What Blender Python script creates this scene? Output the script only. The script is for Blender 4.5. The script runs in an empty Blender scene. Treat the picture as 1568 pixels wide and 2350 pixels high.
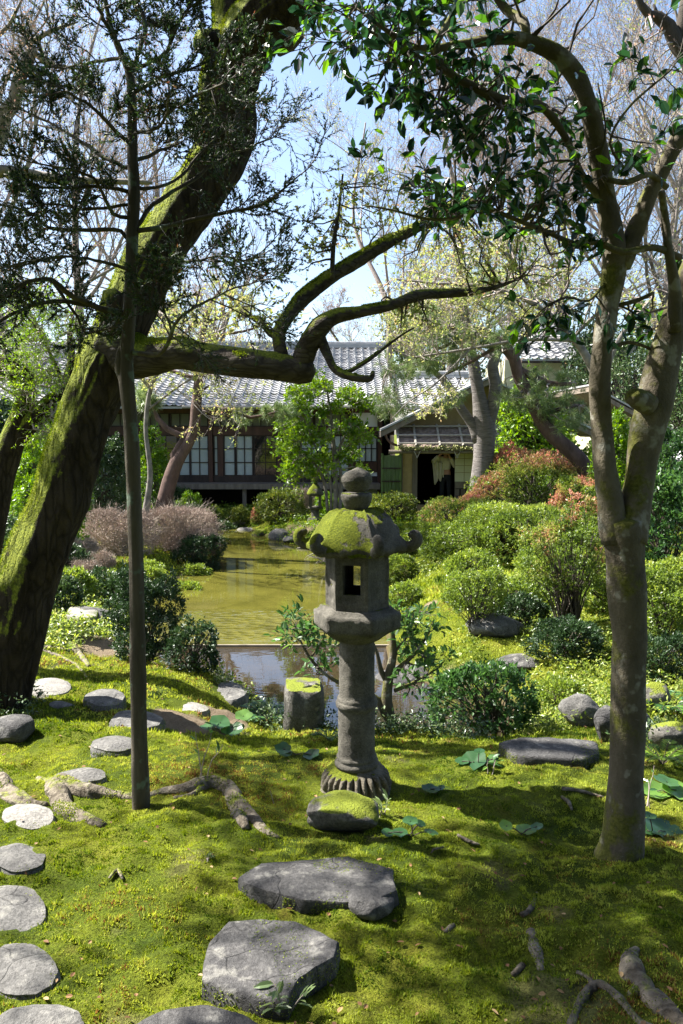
import bpy, bmesh, math, random
import numpy as np
from mathutils import Vector, Matrix
R = math.radians
rng = np.random.default_rng(7)
random.seed(7)
sc = bpy.context.scene
col = sc.collection

# ------------------------------------------------------------------ camera
F = 1826.0; CU, CV = 784.0, 1174.5; EYE = 2.7; PITCH = R(5.77)
cam = bpy.data.cameras.new('camera')
cam.sensor_fit = 'VERTICAL'; cam.sensor_height = 36.0
cam.lens = 18.0 / (CV / F)
cam.clip_start = 0.05; cam.clip_end = 2000
camo = bpy.data.objects.new('camera', cam); col.objects.link(camo)
camo.location = (0, 0, EYE); camo.rotation_euler = (R(90) - PITCH, 0, 0)
sc.camera = camo

# ------------------------------------------------------------------ world, sun, exposure
SUN_EL = R(50); SX, SY = -0.95, 0.31
world = bpy.data.worlds.new('World'); sc.world = world; world.use_nodes = True
wn = world.node_tree.nodes; wn.clear()
wo = wn.new('ShaderNodeOutputWorld'); wb = wn.new('ShaderNodeBackground'); ws = wn.new('ShaderNodeTexSky')
ws.sky_type = 'NISHITA'; ws.sun_disc = False; ws.sun_elevation = SUN_EL
ws.sun_rotation = math.atan2(SX, SY)
ws.air_density = 0.9; ws.dust_density = 1.6; ws.ozone_density = 1.2
wb.inputs['Strength'].default_value = 0.070
world.node_tree.links.new(ws.outputs[0], wb.inputs[0]); world.node_tree.links.new(wb.outputs[0], wo.inputs[0])
sd = Vector((SX * math.cos(SUN_EL), SY * math.cos(SUN_EL), math.sin(SUN_EL)))
sun = bpy.data.lights.new('sun', 'SUN'); sun.energy = 5.0; sun.angle = R(0.55); sun.color = (1.0, 0.965, 0.90)
suno = bpy.data.objects.new('sun', sun); col.objects.link(suno)
suno.rotation_euler = sd.to_track_quat('Z', 'Y').to_euler(); suno.location = (-20, 12, 25)
sc.view_settings.view_transform = 'Standard'; sc.view_settings.look = 'None'
sc.view_settings.exposure = 2.2; sc.view_settings.gamma = 1
try:
    sc.cycles.use_denoising = True
    sc.cycles.max_bounces = 6; sc.cycles.transparent_max_bounces = 6
    sc.cycles.transmission_bounces = 4; sc.cycles.glossy_bounces = 3; sc.cycles.diffuse_bounces = 3
except Exception: pass

CP, SP = math.cos(PITCH), math.sin(PITCH)
def at(u, v, Y):
    a = (u - CU) / F; b = (CV - v) / F
    d = np.array([a, CP + b * SP, -SP + b * CP])
    d = d * (Y / d[1])
    return np.array([0, 0, EYE]) + d
def path(pts, Y=None):
    """pixel polyline -> world points and radii; pts (u,v,w) or (u,v,w,Y)"""
    P = []; Rr = []
    for p in pts:
        y = p[3] if len(p) > 3 else Y
        q = at(p[0], p[1], y); P.append(q)
        Rr.append(p[2] / 2 / F * np.linalg.norm(q - np.array([0, 0, EYE])))
    return np.array(P), np.array(Rr)

# ------------------------------------------------------------------ noise
def _h(i, j, k, s):
    n = (i * 374761393 + j * 668265263 + k * 2147483647 + s * 1274126177) & 0xffffffff
    n = ((n ^ (n >> 13)) * 1274126177) & 0xffffffff
    n = n ^ (n >> 16)
    return (n & 0xffff) / 65535.0
def vnoise(p, f=1.0, s=0):
    p = np.asarray(p, float) * f
    if p.shape[-1] == 2: p = np.concatenate([p, np.zeros(p.shape[:-1] + (1,))], -1)
    i = np.floor(p).astype(np.int64); t = p - i; t = t * t * (3 - 2 * t)
    o = 0
    for a in (0, 1):
        for b in (0, 1):
            for c in (0, 1):
                w = (t[..., 0] if a else 1 - t[..., 0]) * (t[..., 1] if b else 1 - t[..., 1]) * (t[..., 2] if c else 1 - t[..., 2])
                o = o + w * _h(i[..., 0] + a, i[..., 1] + b, i[..., 2] + c, s)
    return o * 2 - 1
def fnoise(p, f=1.0, s=0, o=3):
    r = 0; a = 1; t = 0
    for k in range(o):
        r = r + a * vnoise(p, f * 2 ** k, s + k); t += a; a *= .5
    return r / t
def ss(x, a, b):
    t = np.clip((x - a) / (b - a), 0, 1); return t * t * (3 - 2 * t)

# ------------------------------------------------------------------ mesh collector
class M:
    def __init__(s): s.v = []; s.f = []; s.n = 0; s.r = []
    def add(s, V, Fc, rnd=None):
        V = np.asarray(V, float).reshape(-1, 3)
        if rnd is None: rnd = np.full(len(V), .5)
        for f in (Fc if isinstance(Fc, list) else [Fc]):
            f = np.asarray(f, np.int64)
            if len(f): s.f.append(f + s.n)
        s.v.append(V); s.r.append(np.asarray(rnd, float)); s.n += len(V)
    def box(s, x0, x1, y0, y1, z0, z1):
        V = [(x, y, z) for z in (z0, z1) for y in (y0, y1) for x in (x0, x1)]
        s.add(V, np.array([(0, 2, 3, 1), (4, 5, 7, 6), (0, 1, 5, 4), (2, 6, 7, 3), (0, 4, 6, 2), (1, 3, 7, 5)]))
        return s
    def build(s, name, mat, parent=None, smooth=False, sharp=None):
        me = bpy.data.meshes.new(name)
        V = np.concatenate(s.v); me.vertices.add(len(V)); me.vertices.foreach_set('co', V.astype(np.float32).ravel())
        li = np.concatenate([f.ravel() for f in s.f]); tot = np.concatenate([np.full(len(f), f.shape[1]) for f in s.f])
        me.loops.add(len(li)); me.loops.foreach_set('vertex_index', li.astype(np.int32))
        st = np.concatenate([[0], np.cumsum(tot)[:-1]])
        me.polygons.add(len(tot)); me.polygons.foreach_set('loop_start', st.astype(np.int32))
        try: me.polygons.foreach_set('loop_total', tot.astype(np.int32))
        except Exception: pass
        me.polygons.foreach_set('use_smooth', np.full(len(tot), smooth))
        at_ = me.attributes.new('rnd', 'FLOAT', 'POINT'); at_.data.foreach_set('value', np.concatenate(s.r).astype(np.float32))
        me.materials.append(mat); me.update(calc_edges=True); me.validate()
        if sharp: me.set_sharp_from_angle(angle=R(sharp))
        o = bpy.data.objects.new(name, me); col.objects.link(o)
        if parent: o.parent = parent; o.matrix_parent_inverse = Matrix.Translation(-Vector(parent.location))
        return o
def tag(o, label, cat, group=None, kind=None):
    if label: o['label'] = label
    if cat: o['category'] = cat
    if group: o['group'] = group
    if kind: o['kind'] = kind
    return o
def thing(name, label, cat, loc=(0, 0, 0), group=None):
    o = bpy.data.objects.new(name, None); col.objects.link(o); o.location = Vector(loc); o.empty_display_size = .1
    return tag(o, label, cat, group)

def unit(a): return a / np.maximum(np.linalg.norm(a, axis=-1, keepdims=True), 1e-9)
def catmull(P, Rr, step):
    P = np.asarray(P, float); Rr = np.asarray(Rr, float)
    if len(P) < 3:
        n = max(2, int(np.linalg.norm(P[1] - P[0]) / step) + 1); t = np.linspace(0, 1, n)[:, None]
        return P[0] * (1 - t) + P[1] * t, Rr[0] * (1 - t[:, 0]) + Rr[1] * t[:, 0]
    A = np.vstack([2 * P[0] - P[1], P, 2 * P[-1] - P[-2]]); B = np.concatenate([[Rr[0]], Rr, [Rr[-1]]])
    oP = []; oR = []
    for i in range(len(P) - 1):
        n = max(1, int(np.linalg.norm(P[i + 1] - P[i]) / step))
        for k in range(n):
            t = k / n; p0, p1, p2, p3 = A[i:i + 4]
            oP.append(.5 * ((2 * p1) + (-p0 + p2) * t + (2 * p0 - 5 * p1 + 4 * p2 - p3) * t * t + (-p0 + 3 * p1 - 3 * p2 + p3) * t ** 3))
            oR.append(B[i + 1] * (1 - t) + B[i + 2] * t)
    oP.append(P[-1]); oR.append(Rr[-1])
    return np.array(oP), np.array(oR)
def tube(m, P, Rr, step=.08, sides=12, amp=.12, nf=4.0, seed=0, cap=True, ridge=0, wob=0):
    P, Rr = catmull(P, Rr, step)
    if wob: 
        W = np.stack([fnoise(P, 1.3 / max(wob, .01) * .12, seed + k) for k in range(3)], -1); P = P + W * wob
    n = len(P); T = unit(np.gradient(P, axis=0))
    ref = np.array([0, 0, 1.]) if abs(T[0][2]) < .8 else np.array([1., 0, 0])
    u = unit(np.cross(T[0], ref)); U = [u]
    for i in range(1, n):
        u = U[-1] - T[i] * np.dot(U[-1], T[i]); u = u / max(np.linalg.norm(u), 1e-9); U.append(u)
    U = np.array(U); Wv = np.cross(T, U)
    a = np.linspace(0, 2 * np.pi, sides, endpoint=False)
    D = U[:, None] * np.cos(a)[None, :, None] + Wv[:, None] * np.sin(a)[None, :, None]
    V = P[:, None] + D * Rr[:, None, None]
    if amp:
        L = fnoise(V, nf, seed, 3)
        k = 1 + amp * L * 2
        if ridge: k = k + ridge * (-.4 + np.abs(vnoise(np.stack([np.broadcast_to(a * 2.2, L.shape), np.cumsum(np.r_[0, np.linalg.norm(np.diff(P, axis=0), axis=1)])[:, None] * 1.5 + 0 * a[None], 0 * L], -1), 1.5, seed + 9)))
        V = P[:, None] + D * (Rr[:, None] * k)[..., None]
    idx = np.arange(n * sides).reshape(n, sides); nx = np.roll(idx, -1, 1)
    Fq = np.stack([idx[:-1], nx[:-1], nx[1:], idx[1:]], -1).reshape(-1, 4)
    V = V.reshape(-1, 3)
    if cap:
        V = np.vstack([V, P[0] - T[0] * Rr[0] * .3, P[-1] + T[-1] * Rr[-1] * .45])
        c0, c1 = len(V) - 2, len(V) - 1
        t0 = np.stack([nx[0], idx[0], np.full(sides, c0)], -1); t1 = np.stack([idx[-1], nx[-1], np.full(sides, c1)], -1)
        m.add(V, [Fq, t0, t1])
    else: m.add(V, Fq)
    return P, Rr
def btubes(m, P, Rr, sides=3):
    """many tubes: P (n,k,3), Rr (n,k)"""
    n, k, _ = P.shape
    if n == 0: return
    T = unit(np.gradient(P, axis=1)); ref = np.where(np.abs(T[:, :1, 2:3]) < .8, np.array([[[0, 0, 1.]]]), np.array([[[1., 0, 0]]]))
    U = unit(np.cross(T, np.broadcast_to(ref, T.shape))); W = np.cross(T, U)
    a = np.linspace(0, 2 * np.pi, sides, endpoint=False)
    V = P[:, :, None] + (U[:, :, None] * np.cos(a)[:, None] + W[:, :, None] * np.sin(a)[:, None]) * Rr[:, :, None, None]
    idx = np.arange(n * k * sides).reshape(n, k, sides); nx = np.roll(idx, -1, 2)
    Fq = np.stack([idx[:, :-1], nx[:, :-1], nx[:, 1:], idx[:, 1:]], -1).reshape(-1, 4)
    m.add(V, Fq)
def chains(start, dirs, length, r0, k=5, bend=.35, lift=0.0, r1f=.35, rg=rng):
    """curved chains of k points from starts"""
    n = len(start); P = np.zeros((n, k, 3)); P[:, 0] = start; d = unit(dirs)
    for i in range(1, k):
        d = unit(d + rg.normal(0, bend, (n, 3)) / math.sqrt(k) + np.array([0, 0, lift / k]))
        P[:, i] = P[:, i - 1] + d * (length / (k - 1))[:, None]
    Rr = r0[:, None] * np.linspace(1, r1f, k)[None]
    return P, Rr
def spawn(P, Rr, per, ang=.8, t0=.25, lf=.55, lens=None, rg=rng, flat=0):
    """spawn children along chains"""
    n, k, _ = P.shape
    L = np.linalg.norm(np.diff(P, axis=1), axis=2).sum(1) if lens is None else lens
    t = (t0 + (1 - t0) * rg.random((n, per))) * (k - 1); i = np.minimum(t.astype(int), k - 2); fr = t - i
    ar = np.arange(n)[:, None]
    S = P[ar, i] * (1 - fr[..., None]) + P[ar, i + 1] * fr[..., None]
    T = unit(P[ar, i + 1] - P[ar, i])
    rd = rg.normal(0, 1, (n, per, 3)); rd[..., 2] *= (1 - flat)
    rd = unit(rd - T * (rd * T).sum(-1, keepdims=True))
    A = ang * (.6 + .8 * rg.random((n, per, 1)))
    D = T * np.cos(A) + rd * np.sin(A)
    ln = (L[:, None] * lf * (.6 + .7 * rg.random((n, per))))
    rr = (Rr[ar, i] * (1 - fr) + Rr[ar, i + 1] * fr) * .6
    return S.reshape(-1, 3), D.reshape(-1, 3), ln.ravel(), rr.ravel()
def leaves(m, C, D, ln, wd, rnd=None, shape='leaf', rg=rng, upb=.6, droop=0):
    """C base points, D directions, ln/wd arrays"""
    n = len(C)
    if n == 0: return
    ln = np.broadcast_to(ln, (n,)).astype(float); wd = np.broadcast_to(wd, (n,)).astype(float)
    D = unit(D); up = unit(rg.normal(0, 1, (n, 3)) * (1 - upb) + np.array([0, 0, upb]))
    S = unit(np.cross(D, up)); N = np.cross(S, D)
    if rnd is None: rnd = rg.random(n)
    B = C; T = C + D * ln[:, None] - np.array([0, 0, droop]) * ln[:, None]
    if shape == 'leaf':
        m1 = C + D * (ln * .28)[:, None]; m2 = C + D * (ln * .68)[:, None] - np.array([0, 0, droop * .35]) * ln[:, None]
        w1 = S * (wd * .46)[:, None]; w2 = S * (wd * .4)[:, None]; h = N * (wd * .16)[:, None]
        V = np.stack([B, m1 + w1 + h, m2 + w2 + h, T, m2 - w2 + h, m1 - w1 + h, m2 - h * 0], 1)
        i = (np.arange(n) * 7)[:, None]
        Q = np.concatenate([i + np.array([[0, 1, 2, 6]]), i + np.array([[0, 6, 4, 5]])]); Tt = np.concatenate([i + np.array([[6, 2, 3]]), i + np.array([[6, 3, 4]])])
        m.add(V, [Q, Tt], np.repeat(rnd, 7))
    elif shape == 'dia':
        mid = C + D * (ln * .5)[:, None] + N * (wd * .12)[:, None]
        V = np.stack([B, mid + S * (wd * .5)[:, None], T, mid - S * (wd * .5)[:, None]], 1)
        i = (np.arange(n) * 4)[:, None]; m.add(V, i + np.array([[0, 1, 2, 3]]), np.repeat(rnd, 4))
    else:
        V = np.stack([B - S * (wd * .5)[:, None], B + S * (wd * .5)[:, None], T], 1)
        i = (np.arange(n) * 3)[:, None]; m.add(V, i + np.array([[0, 1, 2]]), np.repeat(rnd, 3))
def sunlane(P):
    """True for points that stand between the sun and the lantern"""
    k = (P[:, 0] - .08) / (SX * math.cos(SUN_EL)); q = P - np.outer(k, [SX * math.cos(SUN_EL), SY * math.cos(SUN_EL), math.sin(SUN_EL)])
    return (np.abs(q[:, 1] - 4.1) < .24) & (q[:, 2] > .8) & (q[:, 2] < 2.6)
def rdir(n, rg=rng): return unit(rg.normal(0, 1, (n, 3)))

# ------------------------------------------------------------------ materials
def mat(name):
    m = bpy.data.materials.new(name); m.use_nodes = True; nt = m.node_tree; nt.nodes.clear()
    return m, nt, nt.nodes.new('ShaderNodeOutputMaterial')
def N(nt, t, **k):
    n = nt.nodes.new(t)
    for a, b in k.items():
        if a in n.inputs: n.inputs[a].default_value = b
        else: setattr(n, a, b)
    return n
def ramp(nt, fac, stops):
    r = nt.nodes.new('ShaderNodeValToRGB'); e = r.color_ramp.elements
    while len(e) < len(stops): e.new(.5)
    for i, (p, c) in enumerate(stops): e[i].position = p; e[i].color = (*c, 1) if len(c) == 3 else c
    if fac is not None: nt.links.new(fac, r.inputs[0])
    return r
def noise(nt, scale, detail=4, coord=None, rough=.6, stretch=None):
    tc = nt.nodes.new('ShaderNodeTexCoord'); src = tc.outputs['Object']
    if stretch:
        mp = nt.nodes.new('ShaderNodeMapping'); mp.inputs['Scale'].default_value = stretch
        nt.links.new(src, mp.inputs[0]); src = mp.outputs[0]
    n = nt.nodes.new('ShaderNodeTexNoise'); n.inputs['Scale'].default_value = scale; n.inputs['Detail'].default_value = detail
    n.inputs['Roughness'].default_value = rough
    nt.links.new(src, n.inputs['Vector']); return n.outputs['Fac']
def mixc(nt, f, a, b, bt='MIX'):
    x = nt.nodes.new('ShaderNodeMix'); x.data_type = 'RGBA'; x.blend_type = bt
    for s, i in ((f, 0), (a, 6), (b, 7)):
        if hasattr(s, 'links'): nt.links.new(s, x.inputs[i])
        elif i == 0: x.inputs[0].default_value = s
        else: x.inputs[i].default_value = (*s, 1)
    return x.outputs[2]
def mth(nt, op, a, b=None, clamp=False):
    x = nt.nodes.new('ShaderNodeMath'); x.operation = op; x.use_clamp = clamp
    for i, s in enumerate((a, b)):
        if s is None: continue
        if hasattr(s, 'links'): nt.links.new(s, x.inputs[i])
        else: x.inputs[i].default_value = s
    return x.outputs[0]
def bump(nt, h, st=.5, dist=.02):
    b = nt.nodes.new('ShaderNodeBump'); b.inputs['Strength'].default_value = st; b.inputs['Distance'].default_value = dist
    nt.links.new(h, b.inputs['Height']); return b.outputs[0]
def pr(nt, out, colr, rough=.8, norm=None, spec=.3, **k):
    p = nt.nodes.new('ShaderNodeBsdfPrincipled')
    if hasattr(colr, 'links'): nt.links.new(colr, p.inputs['Base Color'])
    else: p.inputs['Base Color'].default_value = (*colr, 1)
    if hasattr(rough, 'links'): nt.links.new(rough, p.inputs['Roughness'])
    else: p.inputs['Roughness'].default_value = rough
    p.inputs['Specular IOR Level'].default_value = spec
    if norm is not None: nt.links.new(norm, p.inputs['Normal'])
    if out: nt.links.new(p.outputs[0], out.inputs[0])
    return p
def simple(name, c, rough=.8, var=.25, scale=8, bs=.3, bd=.01, stretch=None, spec=.3):
    m, nt, o = mat(name); n = noise(nt, scale, 5, stretch=stretch)
    c2 = tuple(x * (1 - var) for x in c); c3 = tuple(min(1, x * (1 + var)) for x in c)
    r = ramp(nt, n, [(.3, c2), (.7, c3)])
    pr(nt, o, r.outputs[0], rough, bump(nt, n, bs, bd), spec); return m
def leafmat(name, stops, rough=.45, trans=.35, spec=.4, tcol=1.6):
    m, nt, o = mat(name)
    a = nt.nodes.new('ShaderNodeAttribute'); a.attribute_name = 'rnd'
    r = ramp(nt, a.outputs['Fac'], stops)
    p = pr(nt, None, r.outputs[0], rough, None, spec)
    t = nt.nodes.new('ShaderNodeBsdfTranslucent')
    hs = nt.nodes.new('ShaderNodeHueSaturation'); hs.inputs['Value'].default_value = tcol; hs.inputs['Saturation'].default_value = 1.1; hs.inputs['Hue'].default_value = .49
    nt.links.new(r.outputs[0], hs.inputs['Color']); nt.links.new(hs.outputs[0], t.inputs[0])
    mx = nt.nodes.new('ShaderNodeMixShader'); mx.inputs[0].default_value = trans
    nt.links.new(p.outputs[0], mx.inputs[1]); nt.links.new(t.outputs[0], mx.inputs[2]); nt.links.new(mx.outputs[0], o.inputs[0])
    return m
def upness(nt):
    g = nt.nodes.new('ShaderNodeNewGeometry'); s = nt.nodes.new('ShaderNodeSeparateXYZ'); nt.links.new(g.outputs['Normal'], s.inputs[0]); return s.outputs
def barkmat(name, c1, c2, moss=0.5, side=-.5, nf=6, stretch=(1, 1, .25), bd=.02, lich=None, mossc=((.05, .07, .008), (.2, .22, .022)), fiss=.0):
    m, nt, o = mat(name)
    n = noise(nt, nf, 8, stretch=stretch, rough=.7)
    if fiss:
        tc = nt.nodes.new('ShaderNodeTexCoord'); mp = nt.nodes.new('ShaderNodeMapping'); mp.inputs['Scale'].default_value = stretch; nt.links.new(tc.outputs['Object'], mp.inputs[0])
        ad = nt.nodes.new('ShaderNodeVectorMath'); ad.operation = 'ADD'; nn = nt.nodes.new('ShaderNodeTexNoise'); nn.inputs['Scale'].default_value = nf * .7; nt.links.new(mp.outputs[0], nn.inputs['Vector']); sc2 = nt.nodes.new('ShaderNodeVectorMath'); sc2.operation = 'SCALE'; sc2.inputs['Scale'].default_value = .22
        nt.links.new(nn.outputs['Color'], sc2.inputs[0]); nt.links.new(mp.outputs[0], ad.inputs[0]); nt.links.new(sc2.outputs[0], ad.inputs[1])
        v = nt.nodes.new('ShaderNodeTexVoronoi'); v.feature = 'DISTANCE_TO_EDGE'; v.inputs['Scale'].default_value = fiss; nt.links.new(ad.outputs[0], v.inputs['Vector'])
        e = ramp(nt, v.outputs['Distance'], [(0, (0, 0, 0)), (.22, (1, 1, 1))]).outputs[0]; n = mth(nt, 'MULTIPLY', n, mth(nt, 'ADD', mth(nt, 'MULTIPLY', e, .4), .6))
    base = ramp(nt, n, [(.22, c1), (.68, c2)]).outputs[0]
    if lich:
        l = noise(nt, 9, 3); base = mixc(nt, ramp(nt, l, [(.58, (0, 0, 0)), (.64, (1, 1, 1))]).outputs[0], base, lich)
    h = n
    if moss > 0:
        up = upness(nt)
        n2 = noise(nt, 3.5, 5)
        k = mth(nt, 'ADD', mth(nt, 'MULTIPLY', up[2], .45), mth(nt, 'MULTIPLY', up[0], side))
        k = mth(nt, 'ADD', k, mth(nt, 'MULTIPLY', n2, 1.3)); k = mth(nt, 'ADD', k, mth(nt, 'MULTIPLY', noise(nt, 13, 5, rough=.7), 1.1)); k = mth(nt, 'ADD', k, moss - 1.45)
        fac = ramp(nt, k, [(.36, (0, 0, 0)), (.56, (1, 1, 1))]).outputs[0]
        mn = noise(nt, 70, 3)
        mc = mixc(nt, ramp(nt, mn, [(.3, (0, 0, 0)), (.7, (1, 1, 1))]).outputs[0], mossc[0], mossc[1])
        base = mixc(nt, fac, base, mc); h = mth(nt, 'ADD', n, mth(nt, 'MULTIPLY', mn, .35))
    pr(nt, o, base, .9, bump(nt, h, .9, bd), .15); return m

def mossify(o, mt, n, cond, hmin=.006, hmax=.016, wd=.005, seed=0, name='moss', thr=.0, nfq=4.0, label=None):
    """short moss shoots growing on the surface of a part"""
    me = o.data; V = np.empty(len(me.vertices) * 3); me.vertices.foreach_get('co', V); V = V.reshape(-1, 3)
    me.calc_loop_triangles(); T = np.empty(len(me.loop_triangles) * 3, np.int32); me.loop_triangles.foreach_get('vertices', T); T = T.reshape(-1, 3)
    A, B, C = V[T[:, 0]], V[T[:, 1]], V[T[:, 2]]; Nn = np.cross(B - A, C - A); ar = np.linalg.norm(Nn, axis=1); Nn = Nn / np.maximum(ar, 1e-12)[:, None]
    mid = (A + B + C) / 3; w = ar * cond(mid, Nn); w[fnoise(mid, nfq, seed, 4) < thr] = 0
    if w.sum() <= 0: return
    rg = np.random.default_rng(seed); i = rg.choice(len(T), n, p=w / w.sum()); a = rg.random(n); b = rg.random(n); f = a + b > 1; a[f] = 1 - a[f]; b[f] = 1 - b[f]
    P = A[i] + (B[i] - A[i]) * a[:, None] + (C[i] - A[i]) * b[:, None]; D = unit(Nn[i] + rg.normal(0, .5, P.shape) + [0, 0, .2])
    m = M(); rr = np.clip(.25 + .5 * (.5 + .5 * fnoise(P, 5, seed + 2, 3)) + rg.normal(0, .12, n), 0, .92); leaves(m, P - D * .002, D, rg.uniform(hmin, hmax, n), wd * rg.uniform(.7, 1.3, n), rr, 'tri', rg, 0)
    return m.build(name, mt, o)
LF_MOSS = leafmat('moss_shoots', [(0, (.016, .036, .006)), (.32, (.055, .105, .012)), (.58, (.235, .29, .034)), (.9, (.43, .47, .09)), (1, (.20, .11, .04))], .8, .35, .1, 1.3)
# ------------------------------------------------------------------ terrain
def plane_hit(u, v, z=0.0):
    d = at(u, v, 1.0) - np.array([0, 0, EYE]); t = (z - EYE) / d[2]
    return np.array([0, 0, EYE]) + d * t
POND_PX = [(440,1207),(560,1214),(600,1232),(700,1258),(780,1262),(900,1272),(925,1320),(900,1380),(880,1450),(890,1520),(1010,1590),(1130,1610),(1210,1650),(1190,1700),(1110,1722),(1000,1728),(870,1716),(745,1700),(700,1665),(640,1640),(590,1600),(540,1588),(480,1600),(400,1540),(330,1470),(300,1400),(335,1356),(420,1330),(480,1280),(476,1235)]
POND = np.array([plane_hit(u, v)[:2] for u, v in POND_PX])
def sdist(x, y):
    x = np.asarray(x, float); y = np.asarray(y, float)
    d = np.full(x.shape, 1e9); ins = np.zeros(x.shape, bool)
    A = POND; B = np.roll(POND, -1, 0)
    for a, b in zip(A, B):
        ex, ey = b - a; wx, wy = x - a[0], y - a[1]
        t = np.clip((wx * ex + wy * ey) / (ex * ex + ey * ey), 0, 1)
        d = np.minimum(d, np.hypot(wx - ex * t, wy - ey * t))
        c = ((a[1] > y) != (b[1] > y)) & (x < (b[0] - a[0]) * (y - a[1]) / (b[1] - a[1] + 1e-12) + a[0])
        ins ^= c
    return np.where(ins, -d, d)
YC = [-8, 0, 2, 3, 4, 4.6, 5.2, 5.8, 6.4, 9, 12, 26, 60]
ZC = [1, .98, .94, .88, .80, .72, .58, .42, .32, .40, .44, .38, .4]
YL = [-8, 2, 4, 5, 6, 7, 9, 12, 26, 60]
ZL = [1, .94, .83, .74, .66, .60, .46, .40, .4, .4]
LGZ = float(at(820, 1848, 3.92)[2])
def gz(x, y, fine=True):
    x = np.asarray(x, float); y = np.asarray(y, float)
    zc = np.interp(y, YC, ZC); zl = np.interp(y, YL, ZL)
    k = ss(-x, .5, 1.5); z = zc * (1 - k) + zl * k
    z = z + ss(x, 2.2, 6) * ss(y, 4, 8) * .45 * (1 - ss(y, 16, 22))
    p = np.stack([x, y], -1)
    if fine:
        w = 1 - ss(y, 14, 24)
        z = z + w * (fnoise(p, .9, 3, 3) * .075 + fnoise(p, 5, 11, 2) * .020 + fnoise(p, 10, 15, 3) * .034 * (1 - ss(y, 6, 9)))
    kk = np.exp(-((x - .08) ** 2 + (y - 4.1) ** 2) / .3); z = z * (1 - kk) + LGZ * kk
    d = sdist(x, y)
    return np.where(d > 0, z * ss(d, -.15, .85) + .0, -.4 * ss(-d, -.12, .6) + z * ss(d, -.15, .85))
_T = np.concatenate([np.arange(1.2, 12, .02), np.arange(12, 60, .08)])
def hit(u, v, dz=0):
    d = at(u, v, 1.0) - np.array([0, 0, EYE])
    P = np.array([0, 0, EYE]) + d[None] * _T[:, None]
    g = gz(P[:, 0], P[:, 1]) + dz
    i = np.argmax(P[:, 2] < g)
    if P[i, 2] >= g[i]: i = len(_T) - 1
    return np.array([P[i, 0], P[i, 1], gz(P[i, 0], P[i, 1])])
def gp(u, Y):
    """ground point under pixel column u at depth Y"""
    x = (u - CU) / F * Y * 1.0
    for _ in range(3):
        z = float(gz(x, Y)); x = at_x(u, z, Y)
    return np.array([x, Y, z])
def at_x(u, z, Y):
    dep = Y * CP - (z - EYE) * SP
    return (u - CU) / F * dep

def axis(fine0, fine1, st, g, lo, hi):
    a = list(np.arange(fine0, fine1, st)); x = fine1; s = st
    while x < hi: a.append(x); s *= g; x += s
    a.append(hi); x = fine0; s = st; b = []
    while x > lo: s *= g; x -= s; b.append(max(x, lo))
    return np.array(b[::-1] + a)
gx = axis(-3.0, 3.1, .026, 1.09, -400, 400); gy = axis(1.5, 7.5, .026, 1.03, -60, 600)
GX, GY = np.meshgrid(gx, gy); GZ = gz(GX, GY)
g = M(); idx = np.arange(GX.size).reshape(GX.shape)
# trodden earth patch and worn path where moss is thin
def dirtmask(x, y):
    k = 0
    for (u, v, a, b) in ((450, 1690, .42, .22), (520, 1640, .3, .22), (990, 1365, .12, .3), (420, 1712, .3, .14), (270,1480,.9,.5), (600,1195,2.,.8), (1030,1500,.5,.8)):
        c = plane_hit(u, v, .5); e = ((x - c[0]) / a) ** 2 + ((y - c[1]) / b) ** 2
        k = np.maximum(k, np.exp(-e * 1.2) * (1 if v < 1800 else 1))
    p = np.stack([x, y], -1)
    w = ss(fnoise(p, 3.1, 61, 4), .46, .62) * .3 * (y < 9)
    return np.maximum(ss(k + .35 * fnoise(p, 4, 5, 3), .38, .62), w)
DM = dirtmask(GX, GY)
g.add(np.stack([GX, GY, GZ], -1).reshape(-1, 3), np.stack([idx[:-1, :-1], idx[:-1, 1:], idx[1:, 1:], idx[1:, :-1]], -1).reshape(-1, 4), DM.ravel())
def mossmat():
    m, nt, o = mat('moss_ground')
    n1 = noise(nt, 1.6, 4); n2 = noise(nt, 90, 4, rough=.7); n3 = noise(nt, 260, 2)
    a = ramp(nt, n1, [(.32, (.035, .06, .006)), (.5, (.10, .128, .010)), (.68, (.18, .19, .018))]).outputs[0]
    b = ramp(nt, n2, [(.3, (.25, .25, .25)), (.62, (1.15, 1.15, 1.15))]).outputs[0]
    c = mixc(nt, 1.0, a, b, 'MULTIPLY')
    br = noise(nt, 3.3, 3); c = mixc(nt, ramp(nt, br, [(.6, (0, 0, 0)), (.75, (.5, .5, .5))]).outputs[0], c, (.13, .085, .02))
    at_ = nt.nodes.new('ShaderNodeAttribute'); at_.attribute_name = 'rnd'
    e = ramp(nt, n2, [(.3, (.11, .08, .05)), (.7, (.24, .19, .13))]).outputs[0]
    c = mixc(nt, at_.outputs['Fac'], c, e)
    geo = nt.nodes.new('ShaderNodeNewGeometry'); sp = nt.nodes.new('ShaderNodeSeparateXYZ'); nt.links.new(geo.outputs['Position'], sp.inputs[0])
    mud = ramp(nt, mth(nt, 'ADD', sp.outputs[2], .5), [(.53, (1, 1, 1)), (.6, (0, 0, 0))]).outputs[0]
    c = mixc(nt, mud, c, (.09, .07, .035))
    h = mth(nt, 'ADD', n2, mth(nt, 'MULTIPLY', n3, .5))
    pr(nt, o, c, .95, bump(nt, h, 1.0, .02), .1); return m
MOSS = mossmat()
tag(g.build('ground', MOSS, smooth=True), 'mossy garden ground around the pond', None, kind='structure')

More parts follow.
